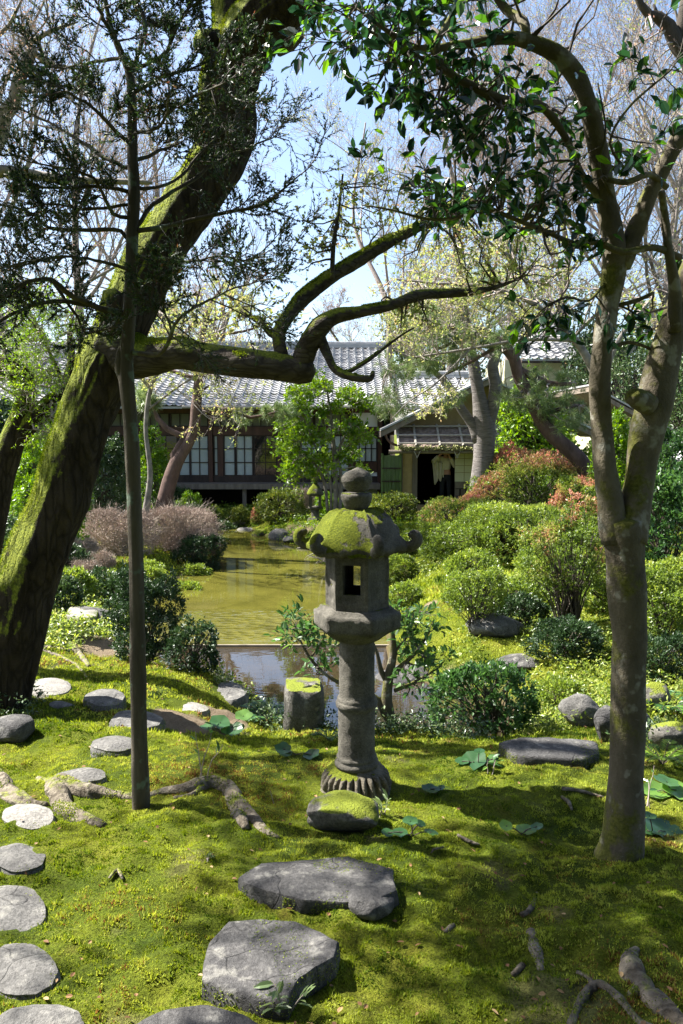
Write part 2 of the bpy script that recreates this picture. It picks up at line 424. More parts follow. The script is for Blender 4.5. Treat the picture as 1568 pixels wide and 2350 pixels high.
# water: silty pond, near part a separate sheet darkened to show reflected sky
def watermat(name, c1, c2, scallop=False, sc_=5, st=.10):
    m, nt, o = mat(name)
    n = noise(nt, 1.2, 3); c = ramp(nt, n, [(.3, c1), (.7, c2)]).outputs[0]
    r = noise(nt, sc_, 2, stretch=(1, 2.2, 1)); h = r
    if scallop:
        geo = nt.nodes.new('ShaderNodeNewGeometry'); sp = nt.nodes.new('ShaderNodeSeparateXYZ'); nt.links.new(geo.outputs['Position'], sp.inputs[0])
        mk = mth(nt, 'MULTIPLY', ramp(nt, mth(nt, 'MULTIPLY', sp.outputs[1], .05), [(.497, (0, 0, 0)), (.506, (1, 1, 1))]).outputs[0], ramp(nt, mth(nt, 'MULTIPLY', sp.outputs[1], .05), [(.555, (1, 1, 1)), (.59, (0, 0, 0))]).outputs[0])
        tc = nt.nodes.new('ShaderNodeTexCoord'); mp = nt.nodes.new('ShaderNodeMapping'); mp.inputs['Scale'].default_value = (7, 10, 1); nt.links.new(tc.outputs['Object'], mp.inputs[0])
        v = nt.nodes.new('ShaderNodeTexVoronoi'); v.inputs['Scale'].default_value = 1; v.inputs['Randomness'].default_value = .95; nt.links.new(mp.outputs[0], v.inputs['Vector'])
        hs_ = mth(nt, 'MULTIPLY', v.outputs['Distance'], mk)
    nb_ = nt.nodes.new('ShaderNodeBump'); nb_.inputs['Strength'].default_value = st; nb_.inputs['Distance'].default_value = .012; nt.links.new(h, nb_.inputs['Height'])
    if scallop:
        b2 = nt.nodes.new('ShaderNodeBump'); b2.inputs['Strength'].default_value = .9; b2.inputs['Distance'].default_value = .05; nt.links.new(hs_, b2.inputs['Height']); nt.links.new(nb_.outputs[0], b2.inputs['Normal']); nb_ = b2
    p = pr(nt, o, c, .012, nb_.outputs[0], .5 if scallop else 1.0); p.inputs['IOR'].default_value = 1.33 if scallop else 1.45
    return m
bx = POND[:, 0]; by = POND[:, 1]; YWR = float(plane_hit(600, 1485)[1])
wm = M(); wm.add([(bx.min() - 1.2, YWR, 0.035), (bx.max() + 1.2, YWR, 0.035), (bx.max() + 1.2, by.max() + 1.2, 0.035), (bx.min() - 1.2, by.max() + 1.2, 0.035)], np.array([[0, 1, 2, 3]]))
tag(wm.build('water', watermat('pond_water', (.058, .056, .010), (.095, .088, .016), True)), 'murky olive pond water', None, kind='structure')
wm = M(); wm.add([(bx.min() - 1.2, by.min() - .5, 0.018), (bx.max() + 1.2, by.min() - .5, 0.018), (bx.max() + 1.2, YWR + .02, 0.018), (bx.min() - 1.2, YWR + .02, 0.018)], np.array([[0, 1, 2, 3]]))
tag(wm.build('water', watermat('near_water_darkened', (.018, .015, .010), (.04, .028, .014), False, 3, .06)), 'near pond water with its colour darkened so the reflected sky shows', None, kind='structure')
wm = M(); wa, wb_ = plane_hit(440, 1485)[0], plane_hit(900, 1485)[0]; wm.box(wa, wb_, YWR - .035, YWR - .002, -.2, .040)  # added strip drawn where the reflected roof edge lies on the water

# ------------------------------------------------------------------ stones
STONES = []   # exclusion discs/polys for moss blades
def stonemat(name, c1, c2, moss=.0, speck=.5):
    m, nt, o = mat(name)
    n = noise(nt, 7, 6, rough=.7); n2 = noise(nt, 75, 5, rough=.75); v = N(nt, 'ShaderNodeTexVoronoi', Scale=3.0)
    tc = nt.nodes.new('ShaderNodeTexCoord'); nt.links.new(tc.outputs['Object'], v.inputs['Vector'])
    a = ramp(nt, n, [(.3, c1), (.7, c2)]).outputs[0]
    b = ramp(nt, n2, [(.35, (1 - speck,) * 3), (.6, (1.1,) * 3)]).outputs[0]
    c = mixc(nt, 1.0, a, b, 'MULTIPLY')
    v2 = nt.nodes.new('ShaderNodeTexVoronoi'); v2.feature = 'DISTANCE_TO_EDGE'; v2.inputs['Scale'].default_value = 1.1; wv = nt.nodes.new('ShaderNodeVectorMath'); wv.operation = 'ADD'; nv = nt.nodes.new('ShaderNodeTexNoise'); nv.inputs['Scale'].default_value = 3; nt.links.new(tc.outputs['Object'], nv.inputs['Vector']); nt.links.new(tc.outputs['Object'], wv.inputs[0]); nt.links.new(nv.outputs['Color'], wv.inputs[1]); nt.links.new(wv.outputs[0], v2.inputs['Vector'])
    ck = ramp(nt, v2.outputs['Distance'], [(0, (.5, .5, .5)), (.01, (1, 1, 1))]).outputs[0]; c = mixc(nt, 1.0, c, ck, 'MULTIPLY')
    l = noise(nt, 14, 4); c = mixc(nt, ramp(nt, l, [(.56, (0, 0, 0)), (.68, (.5, .5, .5))]).outputs[0], c, (.24, .23, .20))
    h = mth(nt, 'ADD', mth(nt, 'ADD', mth(nt, 'MULTIPLY', n, 2), n2), mth(nt, 'MULTIPLY', ck, .8))
    if moss > 0:
        up = upness(nt); k = mth(nt, 'ADD', mth(nt, 'MULTIPLY', up[2], .5), mth(nt, 'MULTIPLY', noise(nt, 5, 5), 1.3)); k = mth(nt, 'ADD', k, moss - 1)
        f = ramp(nt, k, [(.42, (0, 0, 0)), (.52, (1, 1, 1))]).outputs[0]; mn = noise(nt, 90, 3)
        c = mixc(nt, f, c, mixc(nt, mn, (.07, .10, .008), (.2, .22, .015))); h = mth(nt, 'ADD', h, mth(nt, 'MULTIPLY', mth(nt, 'MULTIPLY', f, mn), 1.5))
    pr(nt, o, c, .85, bump(nt, h, .8, .012), .25); return m
tag(wm.build('reflection_strip', simple('reflection_strip_mat', (.2, .17, .13), .5, .3, 6)), 'added thin strip along the edge of the roof reflected in the pond', 'reflected_edge')
ST = stonemat('granite', (.075, .072, .068), (.18, .172, .158))
STD = stonemat('slate_stone', (.035, .034, .034), (.11, .105, .10))
STW = stonemat('pale_stone', (.16, .15, .135), (.29, .275, .245))
STM = stonemat('mossy_stone', (.05, .046, .04), (.15, .14, .12), moss=.42)
STMM = stonemat('very_mossy_stone', (.04, .038, .03), (.12, .11, .09), moss=.75)

def slab(pxpoly, name, label, cat, mt, h=.05, th=.12, seed=0, group=None, dome=.012, tilt=(0, 0), ex=True, jag=.02, edge=.012, sm=1):
    """irregular slab: top outline given in the picture, lying on the ground there, raised by h"""
    c0 = np.mean(np.array(pxpoly), 0); c = hit(c0[0], c0[1], h); zt = c[2] + h
    W = np.array([plane_hit(u, v, zt)[:2] for u, v in pxpoly])
    # resample outline
    P = []; n = len(W)
    for i in range(n):
        p0, p1, p2, p3 = W[i - 1], W[i], W[(i + 1) % n], W[(i + 2) % n]
        for t in np.linspace(0, 1, 7)[:-1]:
            P.append(.5 * ((2 * p1) + (-p0 + p2) * t * .6 + (2 * p0 - 5 * p1 + 4 * p2 - p3) * t * t * .6 + (-p0 + 3 * p1 - 3 * p2 + p3) * t ** 3 * .6) * 1.0 if False else p1 * (1 - t) + p2 * t)
    P = np.array(P)
    for _ in range(sm): P = (np.roll(P, 1, 0) + P * 2 + np.roll(P, -1, 0)) / 4
    cc = P.mean(0); k = len(P)
    P = cc + (P - cc) * (1 + jag * fnoise(np.c_[P, 0 * P[:, 0]], 14, seed, 2))[:, None]
    rings = [(0.0, 0, 0)]
    rad = [.2, .4, .6, .8, .93]
    V = []; S = np.abs(P - cc).max()
    def ztop(Q, f): return zt + dome * (1 - f * f) + tilt[0] * (Q[:, 0] - cc[0]) + tilt[1] * (Q[:, 1] - cc[1]) + fnoise(np.c_[Q, 0 * Q[:, 0]], 6, seed + 3, 3) * .014
    for f in rad: Q = cc + (P - cc) * f; V.append(np.c_[Q, ztop(Q, f)])
    Q = cc + (P - cc) * (1 - edge / S * .6); V.append(np.c_[Q, ztop(Q, 1) - edge * .25])
    V.append(np.c_[P, ztop(P, 1) - edge])
    for q, sc_ in ((.35, 1.015), (.7, 1.0), (1.0, .96)):
        Q = cc + (P - cc) * (sc_ + .03 * fnoise(np.c_[P, 0 * P[:, 0] + q], 9, seed + 5, 2))[:, None]
        V.append(np.c_[Q, ztop(P, 1) - edge - (th - edge) * q])
    V = np.array(V); nr = len(V); idx = np.arange(nr * k).reshape(nr, k); nx = np.roll(idx, -1, 1)
    Fq = np.stack([idx[:-1], idx[1:], nx[1:], nx[:-1]], -1).reshape(-1, 4)
    VV = np.vstack([V.reshape(-1, 3), [cc[0], cc[1], zt + dome]])
    t = np.stack([idx[0], nx[0], np.full(k, len(VV) - 1)], -1)
    m = M(); m.add(VV, [Fq, t])
    if ex: STONES.append(P)
    o = m.build(name, mt, smooth=True, sharp=38)
    mossify(o, LF_MOSS, int(400 + 9000 * S * S * 4), lambda Pm, Nm: ss(.75 - Nm[:, 2], 0, .5) * ss(zt + .01 - Pm[:, 2], 0, .03), .005, .014, .006, seed, thr=.02, nfq=5)
    return tag(o, label, cat, group)
def disc(u, v, a, b, rot=0, n=22, seed=0, j=.03):
    rg = np.random.default_rng(seed + 100); t = np.linspace(0, 2 * np.pi, n, endpoint=False); r = 1 + rg.normal(0, j, n) * .8
    x = np.cos(t) * a * r; y = np.sin(t) * b * r
    return [(u + p * math.cos(rot) - q * math.sin(rot), v + p * math.sin(rot) + q * math.cos(rot)) for p, q in zip(x, y)]
SG = 'stepping stones set in the moss'
for i, (args, lab, mt, h, th) in enumerate([
    ((65, 1873, 64, 32), 'pale round stepping stone beside the thick surface roots', STW, .015, .09),
    ((45, 1966, 66, 34), 'round grey stepping stone just below the pale round one at left', ST, .015, .09),
    ((26, 2088, 84, 62), 'thick rounded stepping stone cut by the left edge, third from the bottom', ST, .03, .13),
    ((48, 2228, 90, 68), 'large speckled stepping stone at the left edge above the corner stone', ST, .025, .12),
    ((92, 2352, 108, 48), 'stepping stone in the bottom left corner of the moss', ST, .02, .12),
    ((112, 1575, 55, 21), 'whitish oval stepping stone nearest the leaning mossy trunk', STW, .03, .1),
    ((142, 1618, 32, 9), 'small narrow stone sunk in the moss between two oval stepping stones', ST, .015, .06),
    ((241, 1600, 49, 20), 'half shaded oval stepping stone raised beside the dark azalea', ST, .045, .12),
    ((314, 1653, 62, 24), 'flat stepping stone passing behind the slim conifer trunk', ST, .04, .1),
    ((262, 1705, 56, 20), 'bluish grey stepping stone left of the slim trunk next to the bare earth', ST, .05, .11),
    ((435, 1623, 48, 14), 'pointed flat stepping stone in sunny moss right of the slim trunk', STW, .02, .07),
    ((527, 1586, 44, 22), 'wide stepping stone at the water edge', ST, .05, .12),
    ((186, 1778, 62, 18), 'flat stone touching the top of the big surface root', ST, .03, .08)]):
    slab(disc(*args, seed=i), 'stepping_stone', lab, 'stepping stone', mt, h - .012, th, i, SG, jag=.012, edge=.02, dome=.02)
slab([(548,2008),(600,1972),(700,1966),(800,1962),(905,1992),(912,2046),(872,2064),(790,2068),(690,2064),(610,2042),(560,2022)], 'stepping_stone', 'long dark angular slab below the lantern', 'stepping stone', STD, .035, .14, 31, SG, jag=.03, edge=.01, tilt=(0, -.03), sm=0, dome=.004)
slab([(463,2218),(480,2150),(525,2108),(600,2100),(680,2108),(740,2135),(778,2162),(768,2200),(718,2225),(690,2242),(662,2292),(600,2288),(520,2262),(463,2240)], 'stepping_stone', 'biggest stepping stone, thick and angular with a dark front face', 'stepping stone', STD, .062, .2, 32, SG, jag=.03, edge=.01, tilt=(.02, .0), sm=0, dome=.004)
slab([(285,2360),(370,2315),(480,2296),(560,2318),(604,2352),(610,2420),(500,2460),(350,2450),(280,2400)], 'stepping_stone', 'brownish stone cut off by the bottom edge of the picture', 'stepping stone', STD, .06, .14, 33, SG)

def boulder(u, v, w, h, name, label, mt, seed=0, depth=None, group=None, flat=.0, Y=None, cat='rock', sink=.25, boxy=0):
    """rock whose base centre is at pixel (u,v), w x h pixels"""
    b = gp(u, Y) if Y else hit(u, v)
    s = np.linalg.norm(b - [0, 0, EYE]) / F; W, H = w * s / 2, h * s
    D = W * .8 if depth is None else depth
    bm = bmesh.new(); bmesh.ops.create_icosphere(bm, subdivisions=4, radius=1)
    V = np.array([q.co[:] for q in bm.verts]); Fc = np.array([[q.index for q in f.verts] for f in bm.faces]); bm.free()
    if boxy: V = np.sign(V) * np.abs(V) ** (1 - boxy)
    r = 1 + .22 * fnoise(V, 1.3, seed, 3) * (1 - boxy * .5)
    rg = np.random.default_rng(seed)
    for k in range(7):   # facet cuts
        nrm = unit(rg.normal(0, 1, 3)); dd = .62 + .25 * rg.random(); q = V * r[:, None] @ nrm; V = V - np.outer(np.maximum(q - dd, 0) * .7 / np.maximum(r, .1), nrm) * (0 if boxy else 1)
    V = V * r[:, None]
    V[:, 2] = np.minimum(V[:, 2], 1 - flat); V[:, 2] *= 1 / (1 - flat * .9)
    V = V + .025 * fnoise(V, 6, seed + 4, 3)[:, None] * unit(V)
    V = V * [W, D, H * (1 + sink) / 2] + [b[0], b[1] + D * .7, b[2] + H * (1 - sink) / 2 ]
    m = M(); m.add(V, Fc)
    STONES.append(np.array([[b[0] + W * .8 * math.cos(t), b[1] + D * .7 + D * .8 * math.sin(t)] for t in np.linspace(0, 6.28, 9)[:-1]]))
    return tag(m.build(name, mt, smooth=True, sharp=38), label, cat, group)
RG = 'garden rocks'
for a in [
    (850, 2116, 104, 46, 'rock', 'small knobbly rock tucked under the right end of the long slab', STD, 3),
    (788, 1918, 176, 62, 'rock', 'low craggy rock with moss in front of the lantern foot', STM, 5),
    (1335, 1668, 90, 62, 'rock', 'pale pointed rock left of the double trunk at the stream', ST, 7),
    (1400, 1700, 60, 70, 'rock', 'dark rock half hidden behind the double trunk', STD, 8),
    (1512, 1640, 66, 60, 'rock', 'rounded rock right of the double trunk above the fern', STM, 9),
    (1545, 1725, 80, 56, 'rock', 'brown rock at the right edge under the fern', STM, 10),
    (1470, 1690, 60, 50, 'rock', 'shaded rock between the trunk and the ferns', STD, 12),
    (1142, 1462, 130, 50, 'rock', 'slanted grey rock below the pink tipped azalea', ST, 13),
    (1210, 1535, 110, 22, 'rock', 'flat dark rock in the sunny moss on the far bank', STD, 14),
    (205, 1436, 120, 34, 'rock', 'dark rock under the white slab at left', STD, 15),
    (742, 1402, 60, 10, 'rock', 'low rock just behind the lantern platform', STD, 16),
    (500, 1226, 60, 22, 'rock', 'dark mossy rock on the far shore at the left end', STM, 17),
    (566, 1228, 46, 16, 'rock', 'flat whitish rock on the far shore left of the boulder', STW, 18),
    (640, 1246, 50, 30, 'rock', 'grey boulder standing in the far shallows', ST, 19),
    (595, 1238, 34, 22, 'rock', 'moss covered stone beside the far boulder', STMM, 20),
    (668, 1250, 40, 16, 'rock', 'low stone right of the far boulder', ST, 21),
    (455, 1206, 50, 16, 'rock', 'pale stone at the far left corner of the pond', STW, 22),
    (490, 1196, 44, 10, 'rock', 'second pale stone behind the far left corner', STW, 23),
    (550, 1208, 40, 10, 'rock', 'flat stone set in the moss of the far shore', ST, 24),
    (700, 1262, 36, 12, 'rock', 'last stone of the far shore beside the lantern roof', ST, 25),
    (18, 1706, 110, 44, 'rock', 'dark shaded rock at the foot of the leaning trunk', STD, 26),
    (372, 1375, 70, 14, 'rock', 'olive stone just breaking the water by the island', STMM, 27)]:
    boulder(*a, group=RG)
slab([(150,1408),(160,1392),(200,1390),(226,1400),(222,1414),(180,1420)], 'flat_stone', 'bright white flat slab on the left bank behind the trunk', 'flat stone', STW, .16, .07, 41, None, ex=False)
slab([(1140,1702),(1200,1690),(1372,1700),(1378,1726),(1340,1742),(1180,1736)], 'flat_stone', 'long flat stone bridging the stream at right', 'flat stone', STD, .06, .16, 42, None, ex=False)
boulder(695, 1676, 92, 92, 'stone_block', 'upright mossy stone block with flat top at the near shore', STM, 51, flat=.25, boxy=.4, cat='stone block', depth=.2)
boulder(694, 1592, 92, 56, 'stone_block', 'second mossy stone block standing behind the front one', STM, 52, flat=.25, boxy=.4, cat='stone block', depth=.2)
boulder(930, 1602, 150, 60, 'rock', 'dark overhanging rock behind the small camellia trunk', STD, 53, group=RG)
# ------------------------------------------------------------------ stone lantern
LY = 4.12
def lz(v, Y=LY): return float(at(820, v, Y)[2])
LX = float(at(819, 1500, LY)[0])
def stone_lantern_mat(name, moss, c1=(.05, .046, .038), c2=(.175, .162, .135), side=-.25):
    m, nt, o = mat(name)
    n = noise(nt, 9, 6, rough=.7); n2 = noise(nt, 120, 4, rough=.8)
    a = ramp(nt, n, [(.3, c1), (.72, c2)]).outputs[0]
    a = mixc(nt, 1.0, a, ramp(nt, n2, [(.3, (.5, .5, .5)), (.65, (1.15, 1.15, 1.15))]).outputs[0], 'MULTIPLY')
    h = mth(nt, 'ADD', mth(nt, 'MULTIPLY', n, 1.5), n2)
    up = upness(nt); k = mth(nt, 'ADD', mth(nt, 'MULTIPLY', up[2], .55), mth(nt, 'MULTIPLY', up[0], side)); k = mth(nt, 'ADD', k, mth(nt, 'MULTIPLY', noise(nt, 8, 6, rough=.65), 1.7)); k = mth(nt, 'ADD', k, moss - 1.35)
    f = ramp(nt, k, [(.40, (0, 0, 0)), (.47, (1, 1, 1))]).outputs[0]; mn = noise(nt, 110, 4, rough=.7)
    a = mixc(nt, f, a, mixc(nt, ramp(nt, mn, [(.3, (0, 0, 0)), (.7, (1, 1, 1))]).outputs[0], (.045, .065, .006), (.17, .19, .014)))
    h = mth(nt, 'ADD', h, mth(nt, 'MULTIPLY', mth(nt, 'MULTIPLY', f, mth(nt, 'ADD', mn, .6)), 1.6))
    pr(nt, o, a, .92, bump(nt, h, .85, .01), .15); return m
LM0 = stone_lantern_mat('lantern_stone', .28); LM1 = stone_lantern_mat('lantern_roof_stone', .70, side=-.45); LM2 = stone_lantern_mat('lantern_foot_stone', .42, (.08, .07, .05), (.22, .195, .15))
ROT = R(11.7)
def hexr(t, n=6):
    q = (t - ROT) % (2 * np.pi / n) - np.pi / n
    return math.cos(np.pi / n) / np.cos(q)
def lathe(prof, name, mt, parent, cx, cy, seg=72, hexf=0.0, amp=.02, seed=0, dense=.012, loc_r=None, flip=True):
    """prof list (r,z[,hexness]); returns object"""
    Pz = []; 
    for i in range(len(prof) - 1):
        a, b = np.array((list(prof[i]) + [hexf])[:3]), np.array((list(prof[i + 1]) + [hexf])[:3])
        n = max(1, int(np.linalg.norm((b - a)[:2]) / dense))
        for k in range(n): Pz.append(a + (b - a) * k / n)
    Pz.append(np.array((list(prof[-1]) + [hexf])[:3])); Pz = np.array(Pz)
    t = np.linspace(0, 2 * np.pi, seg, endpoint=False)
    hr = hexr(t)[None]; r = Pz[:, :1] * (1 - Pz[:, 2:3] + Pz[:, 2:3] * hr)
    V = np.stack([cx + r * np.cos(t), cy - r * np.sin(t), np.broadcast_to(Pz[:, 1:2], r.shape)], -1)
    rad = np.stack([np.cos(t), -np.sin(t), 0 * t], -1)[None]
    V = V + rad * (fnoise(V, 9, seed, 3) * amp + fnoise(V, 60, seed + 7, 2) * .0025)[..., None]
    V[..., 2] += fnoise(V, 11, seed + 3, 2) * amp * .5
    k = len(Pz); idx = np.arange(k * seg).reshape(k, seg); nx = np.roll(idx, -1, 1)
    Fq = np.stack([idx[:-1], idx[1:], nx[1:], nx[:-1]], -1).reshape(-1, 4)
    m = M(); m.add(V, Fq)
    m.add([(V[0, :, 0].mean(), V[0, :, 1].mean(), V[0, :, 2].mean()), (V[-1, :, 0].mean(), V[-1, :, 1].mean(), V[-1, :, 2].mean())], [])
    c0, c1 = k * seg, k * seg + 1
    m.f.append(np.stack([idx[0], nx[0], np.full(seg, c0)], -1)); m.f.append(np.stack([nx[-1], idx[-1], np.full(seg, c1)], -1))
    return m.build(name, mt, parent, smooth=True)
LG = float(gz(LX, LY))
lan = thing('stone_lantern', 'tall mossy stone lantern with hexagonal roof and round shaft, in the centre foreground', 'stone lantern', (LX, LY, LG))
z0 = LG - .05
# foot with lotus petals
zf = lz(1757); zb = lz(1840, LY - .18)
foot = [(.34, zb - .14), (.27, zb - .045), (.215, zb - .02), (.190, zb - .008), (.182, zb + .01), (.178, zb + .045), (.170, zb + (zf - zb) * .60), (.156, zb + (zf - zb) * .84), (.140, zf - .008), (.126, zf + .002), (.112, zf + .012)]
def petalfoot():
    prof = np.array(foot); seg = 240; P = []
    for i in range(len(prof) - 1):
        n = 10
        for k in range(n): P.append(prof[i] + (prof[i + 1] - prof[i]) * k / n)
    P.append(prof[-1]); P = np.array(P); t = np.linspace(0, 2 * np.pi, seg, endpoint=False)
    w = ss(P[:, 1], zb + .005, zb + .03) * (1 - ss(P[:, 1], zf - .03, zf - .006))
    pet = np.abs(np.sin(t * 13)) ** .6
    r = P[:, :1] + w[:, None] * (.034 * (pet - .7))[None]
    V = np.stack([LX + r * np.cos(t), LY + r * np.sin(t), np.broadcast_to(P[:, 1:2], r.shape)], -1)
    V = V + np.stack([np.cos(t), np.sin(t), 0 * t], -1)[None] * (fnoise(V, 8, 5, 3) * .03 + fnoise(V, 45, 6, 2) * .005)[..., None]
    V[..., 2] += fnoise(V, 6, 9, 2) * .015
    k = len(P); idx = np.arange(k * seg).reshape(k, seg); nx = np.roll(idx, -1, 1)
    m = M(); m.add(V, np.stack([idx[:-1], nx[:-1], nx[1:], idx[1:]], -1).reshape(-1, 4))
    c = len(V.reshape(-1, 3)); m.add([(LX, LY, zf + .012)], []); m.f.append(np.stack([idx[-1], nx[-1], np.full(seg, c)], -1))
    return m.build('base', LM2, lan, smooth=True)
petalfoot()
STONES.append(np.array([[LX + .22 * math.cos(t), LY + .22 * math.sin(t)] for t in np.linspace(0, 6.28, 13)[:-1]]))
zr, zs = lz(1607), lz(1462)
lathe([(.116, zf + .008), (.120, zf + .022), (.117, zf + .035), (.108, zf + .042), (.106, zf + .048), (.110, zf + .056), (.104, zf + .066), (.099, zf + .075), (.098, zr - .045), (.098, zr - .036), (.110, zr - .026), (.113, zr - .006), (.108, zr + .004), (.104, zr + .007), (.107, zr + .014), (.102, zr + .024), (.096, zr + .034), (.093, zs - .03), (.099, zs + .02)], 'shaft', LM0, lan, LX, LY, seg=80, amp=.005, seed=2)
zp = lz(1418, LY - .2); zt = lz(1390)
lathe([(.10, zs - .012, 0), (.135, zs + .004, .2), (.18, zs + .032, .8), (.215, zs + .05, 1), (.234, zs + .068, 1), (.236, zp - .03, 1), (.236, zp - .012, 1), (.228, zp - .003, 1), (.205, zp + .006, 1), (.198, zp + .016, 1), (.185, zp + .019, 1), (.1, zp + .02, 1)], 'platform', LM0, lan, LX, LY, seg=96, hexf=1, amp=.009, seed=3)
# fire box: six walls, openings in front and back
zfb0 = zp + .018; zfb1 = lz(1255); rb = .17
fb = M(); th = .03
for k in range(6):
    a0, a1 = ROT + R(60 * k), ROT + R(60 * k + 60)
    def pt(r, t, s_, zz):
        A = np.array([math.cos(a0), -math.sin(a0)]) * r; B = np.array([math.cos(a1), -math.sin(a1)]) * r; q = A + (B - A) * s_
        return (LX + q[0], LY + q[1], zz)
    H = zfb1 - zfb0
    win = k in (1, 4); nx_, nz_ = 14, 20
    ws0, ws1, wz0, wz1 = .21, .79, zfb0 + H * .27, zfb0 + H * .76
    S_ = np.unique(np.concatenate([np.linspace(0, ws0, 4), np.linspace(ws0, ws1, 8), np.linspace(ws1, 1, 4)]))
    Z_ = np.unique(np.concatenate([np.linspace(zfb0, wz0, 6), np.linspace(wz0, wz1, 9), np.linspace(wz1, zfb1, 5)]))
    def grid(r):
        V = np.array([[pt(r, 0, s_, zz) for s_ in S_] for zz in Z_]); return V
    Vo, Vi = grid(rb), grid(rb - th)
    cen = np.array([LX, LY]); 
    # carved frame: panel recessed a little
    mid = ((S_ > .10) & (S_ < .90))[None, :] & ((Z_ > zfb0 + H * .16) & (Z_ < zfb0 + H * .86))[:, None]
    f_ = 1 - .035 * mid; Vo[..., :2] = cen + (Vo[..., :2] - cen) * f_[..., None]
    if not win and k in (0, 2, 3, 5):   # worn relief on the blind faces
        blob = np.exp(-(((S_[None] - .5) / .18) ** 2 + ((Z_[:, None] - (zfb0 + H * .5)) / (H * .2)) ** 2)) * .05 * (1 if k != 2 else -1.4)
        Vo[..., :2] = cen + (Vo[..., :2] - cen) * (1 + blob[..., None] * np.sin(Z_ * 60)[:, None, None] ** 2)
    Vo = Vo + (fnoise(Vo, 14, 4, 3) * .006)[..., None] * np.array([1, 1, 0])
    a_, b_ = Vo.shape[:2]; id_ = np.arange(a_ * b_).reshape(a_, b_)
    Q = []; 
    for i in range(a_ - 1):
        for j in range(b_ - 1):
            if win and ws0 - 1e-6 <= S_[j] and S_[j + 1] <= ws1 + 1e-6 and wz0 - 1e-6 <= Z_[i] and Z_[i + 1] <= wz1 + 1e-6: continue
            Q.append((id_[i, j], id_[i, j + 1], id_[i + 1, j + 1], id_[i + 1, j]))
    Q = np.array(Q); n_ = a_ * b_
    fb.add(np.vstack([Vo.reshape(-1, 3), Vi.reshape(-1, 3)]), [Q, Q[:, ::-1] + n_])
    if win:
        js = [j for j in range(b_) if ws0 - 1e-6 <= S_[j] <= ws1 + 1e-6]; is_ = [i for i in range(a_) if wz0 - 1e-6 <= Z_[i] <= wz1 + 1e-6]
        ring = [(is_[0], j) for j in js] + [(i, js[-1]) for i in is_[1:]] + [(is_[-1], j) for j in js[::-1][1:]] + [(i, js[0]) for i in is_[::-1][1:-1]]
        Vr = np.array([Vo[i, j] for i, j in ring] + [Vi[i, j] for i, j in ring]); L_ = len(ring)
        fb.add(Vr, np.array([(q, (q + 1) % L_, (q + 1) % L_ + L_, q + L_) for q in range(L_)]))
fb.build('fire_box', LM0, lan, smooth=False)
# roof
zr0 = lz(1252); zr1 = lz(1166)
def roof_mesh():
    seg, nr = 120, 44; t = np.linspace(0, 2 * np.pi, seg, endpoint=False); q = (t - ROT) % (np.pi / 3); c = np.abs(q - np.pi / 6) / (np.pi / 6)   # 1 at corners
    Re = .250 + .048 * c ** 4
    f = np.linspace(0, 1, nr)[:, None]
    r = f * Re[None]
    # bell shaped dome
    prof = np.interp(r / .258, [0, .25, .42, .56, .70, .82, .92, 1.0, 1.12, 1.3], [1, .985, .945, .86, .70, .46, .22, .06, .0, .03])
    z = zr0 + (zr1 - zr0) * prof + (c[None] ** 4) * ss(f, .72, 1) * .02 - (1 - c[None] ** 2) * ss(f, .75, 1) * .012
    rid = np.exp(-((1 - c[None]) / .09) ** 2) * .012 * ss(f, .1, .4)
    V = np.stack([LX + r * np.cos(t), LY - r * np.sin(t), z + rid], -1)
    V = V + (fnoise(V, 10, 31, 3) * .016 + fnoise(V, 50, 33, 2) * .006)[..., None] * np.array([.5, .5, 1])
    e = V[-1]; cc = np.array([LX, LY, 0])
    def scale(P, k, dz): Q = P.copy(); Q[:, :2] = cc[:2] + (P[:, :2] - cc[:2]) * k; Q[:, 2] += dz; return Q
    lo = [scale(e, 1.0, -.022), scale(e, .93, -.038), scale(e, .8, -.034), scale(e, .6, -.02)]
    V = np.concatenate([V] + [x[None] for x in lo]); V[-1, :, 2] = zr0 - .012
    k = len(V); idx = np.arange(k * seg).reshape(k, seg); nx = np.roll(idx, -1, 1)
    m = M(); m.add(V, np.stack([idx[:-1], idx[1:], nx[1:], nx[:-1]], -1).reshape(-1, 4))
    cI = k * seg; m.add([(LX, LY, zr0 - .012)], []); m.f.append(np.stack([idx[-1], np.full(seg, cI), nx[-1]], -1))
    return m.build('roof', LM1, lan, smooth=True)
rf = roof_mesh()
mossify(rf, LF_MOSS, 30000, lambda P, N_: ss(N_[:, 2] - .5 * N_[:, 0], .35, .9) * (P[:, 0] < LX + .12), .004, .011, .0035, 3, thr=.12, nfq=7)
for k in range(6):
    a = ROT + R(60 * k); d = np.array([math.cos(a), -math.sin(a), 0]); c = np.array([LX, LY, zr0])
    P = [c + d * .20 + [0, 0, .03], c + d * .245 + [0, 0, .004], c + d * .280 + [0, 0, .004], c + d * .312 + [0, 0, .026], c + d * .314 + [0, 0, .054], c + d * .296 + [0, 0, .070], c + d * .278 + [0, 0, .058]]
    m = M(); tube(m, P, np.array([.026, .029, .029, .029, .028, .025, .02]), step=.008, sides=16, amp=.06, nf=18, seed=k)
    o = m.build('corner_scroll', LM1 if k in (2, 3) else LM0, rf, smooth=True)
zj0, zj1, zj2, zj3 = lz(1168), lz(1130), lz(1127), lz(1076)
lathe([(.055, zj0 - .02), (.052, zj0), (.066, zj0 + .018), (.080, zj0 + .05), (.083, zj1 - .016), (.079, zj1 - .004), (.07, zj1), (.05, zj1 - .004)], 'finial_cup', LM0, lan, LX - .004, LY, seg=48, amp=.006, seed=5, dense=.006)
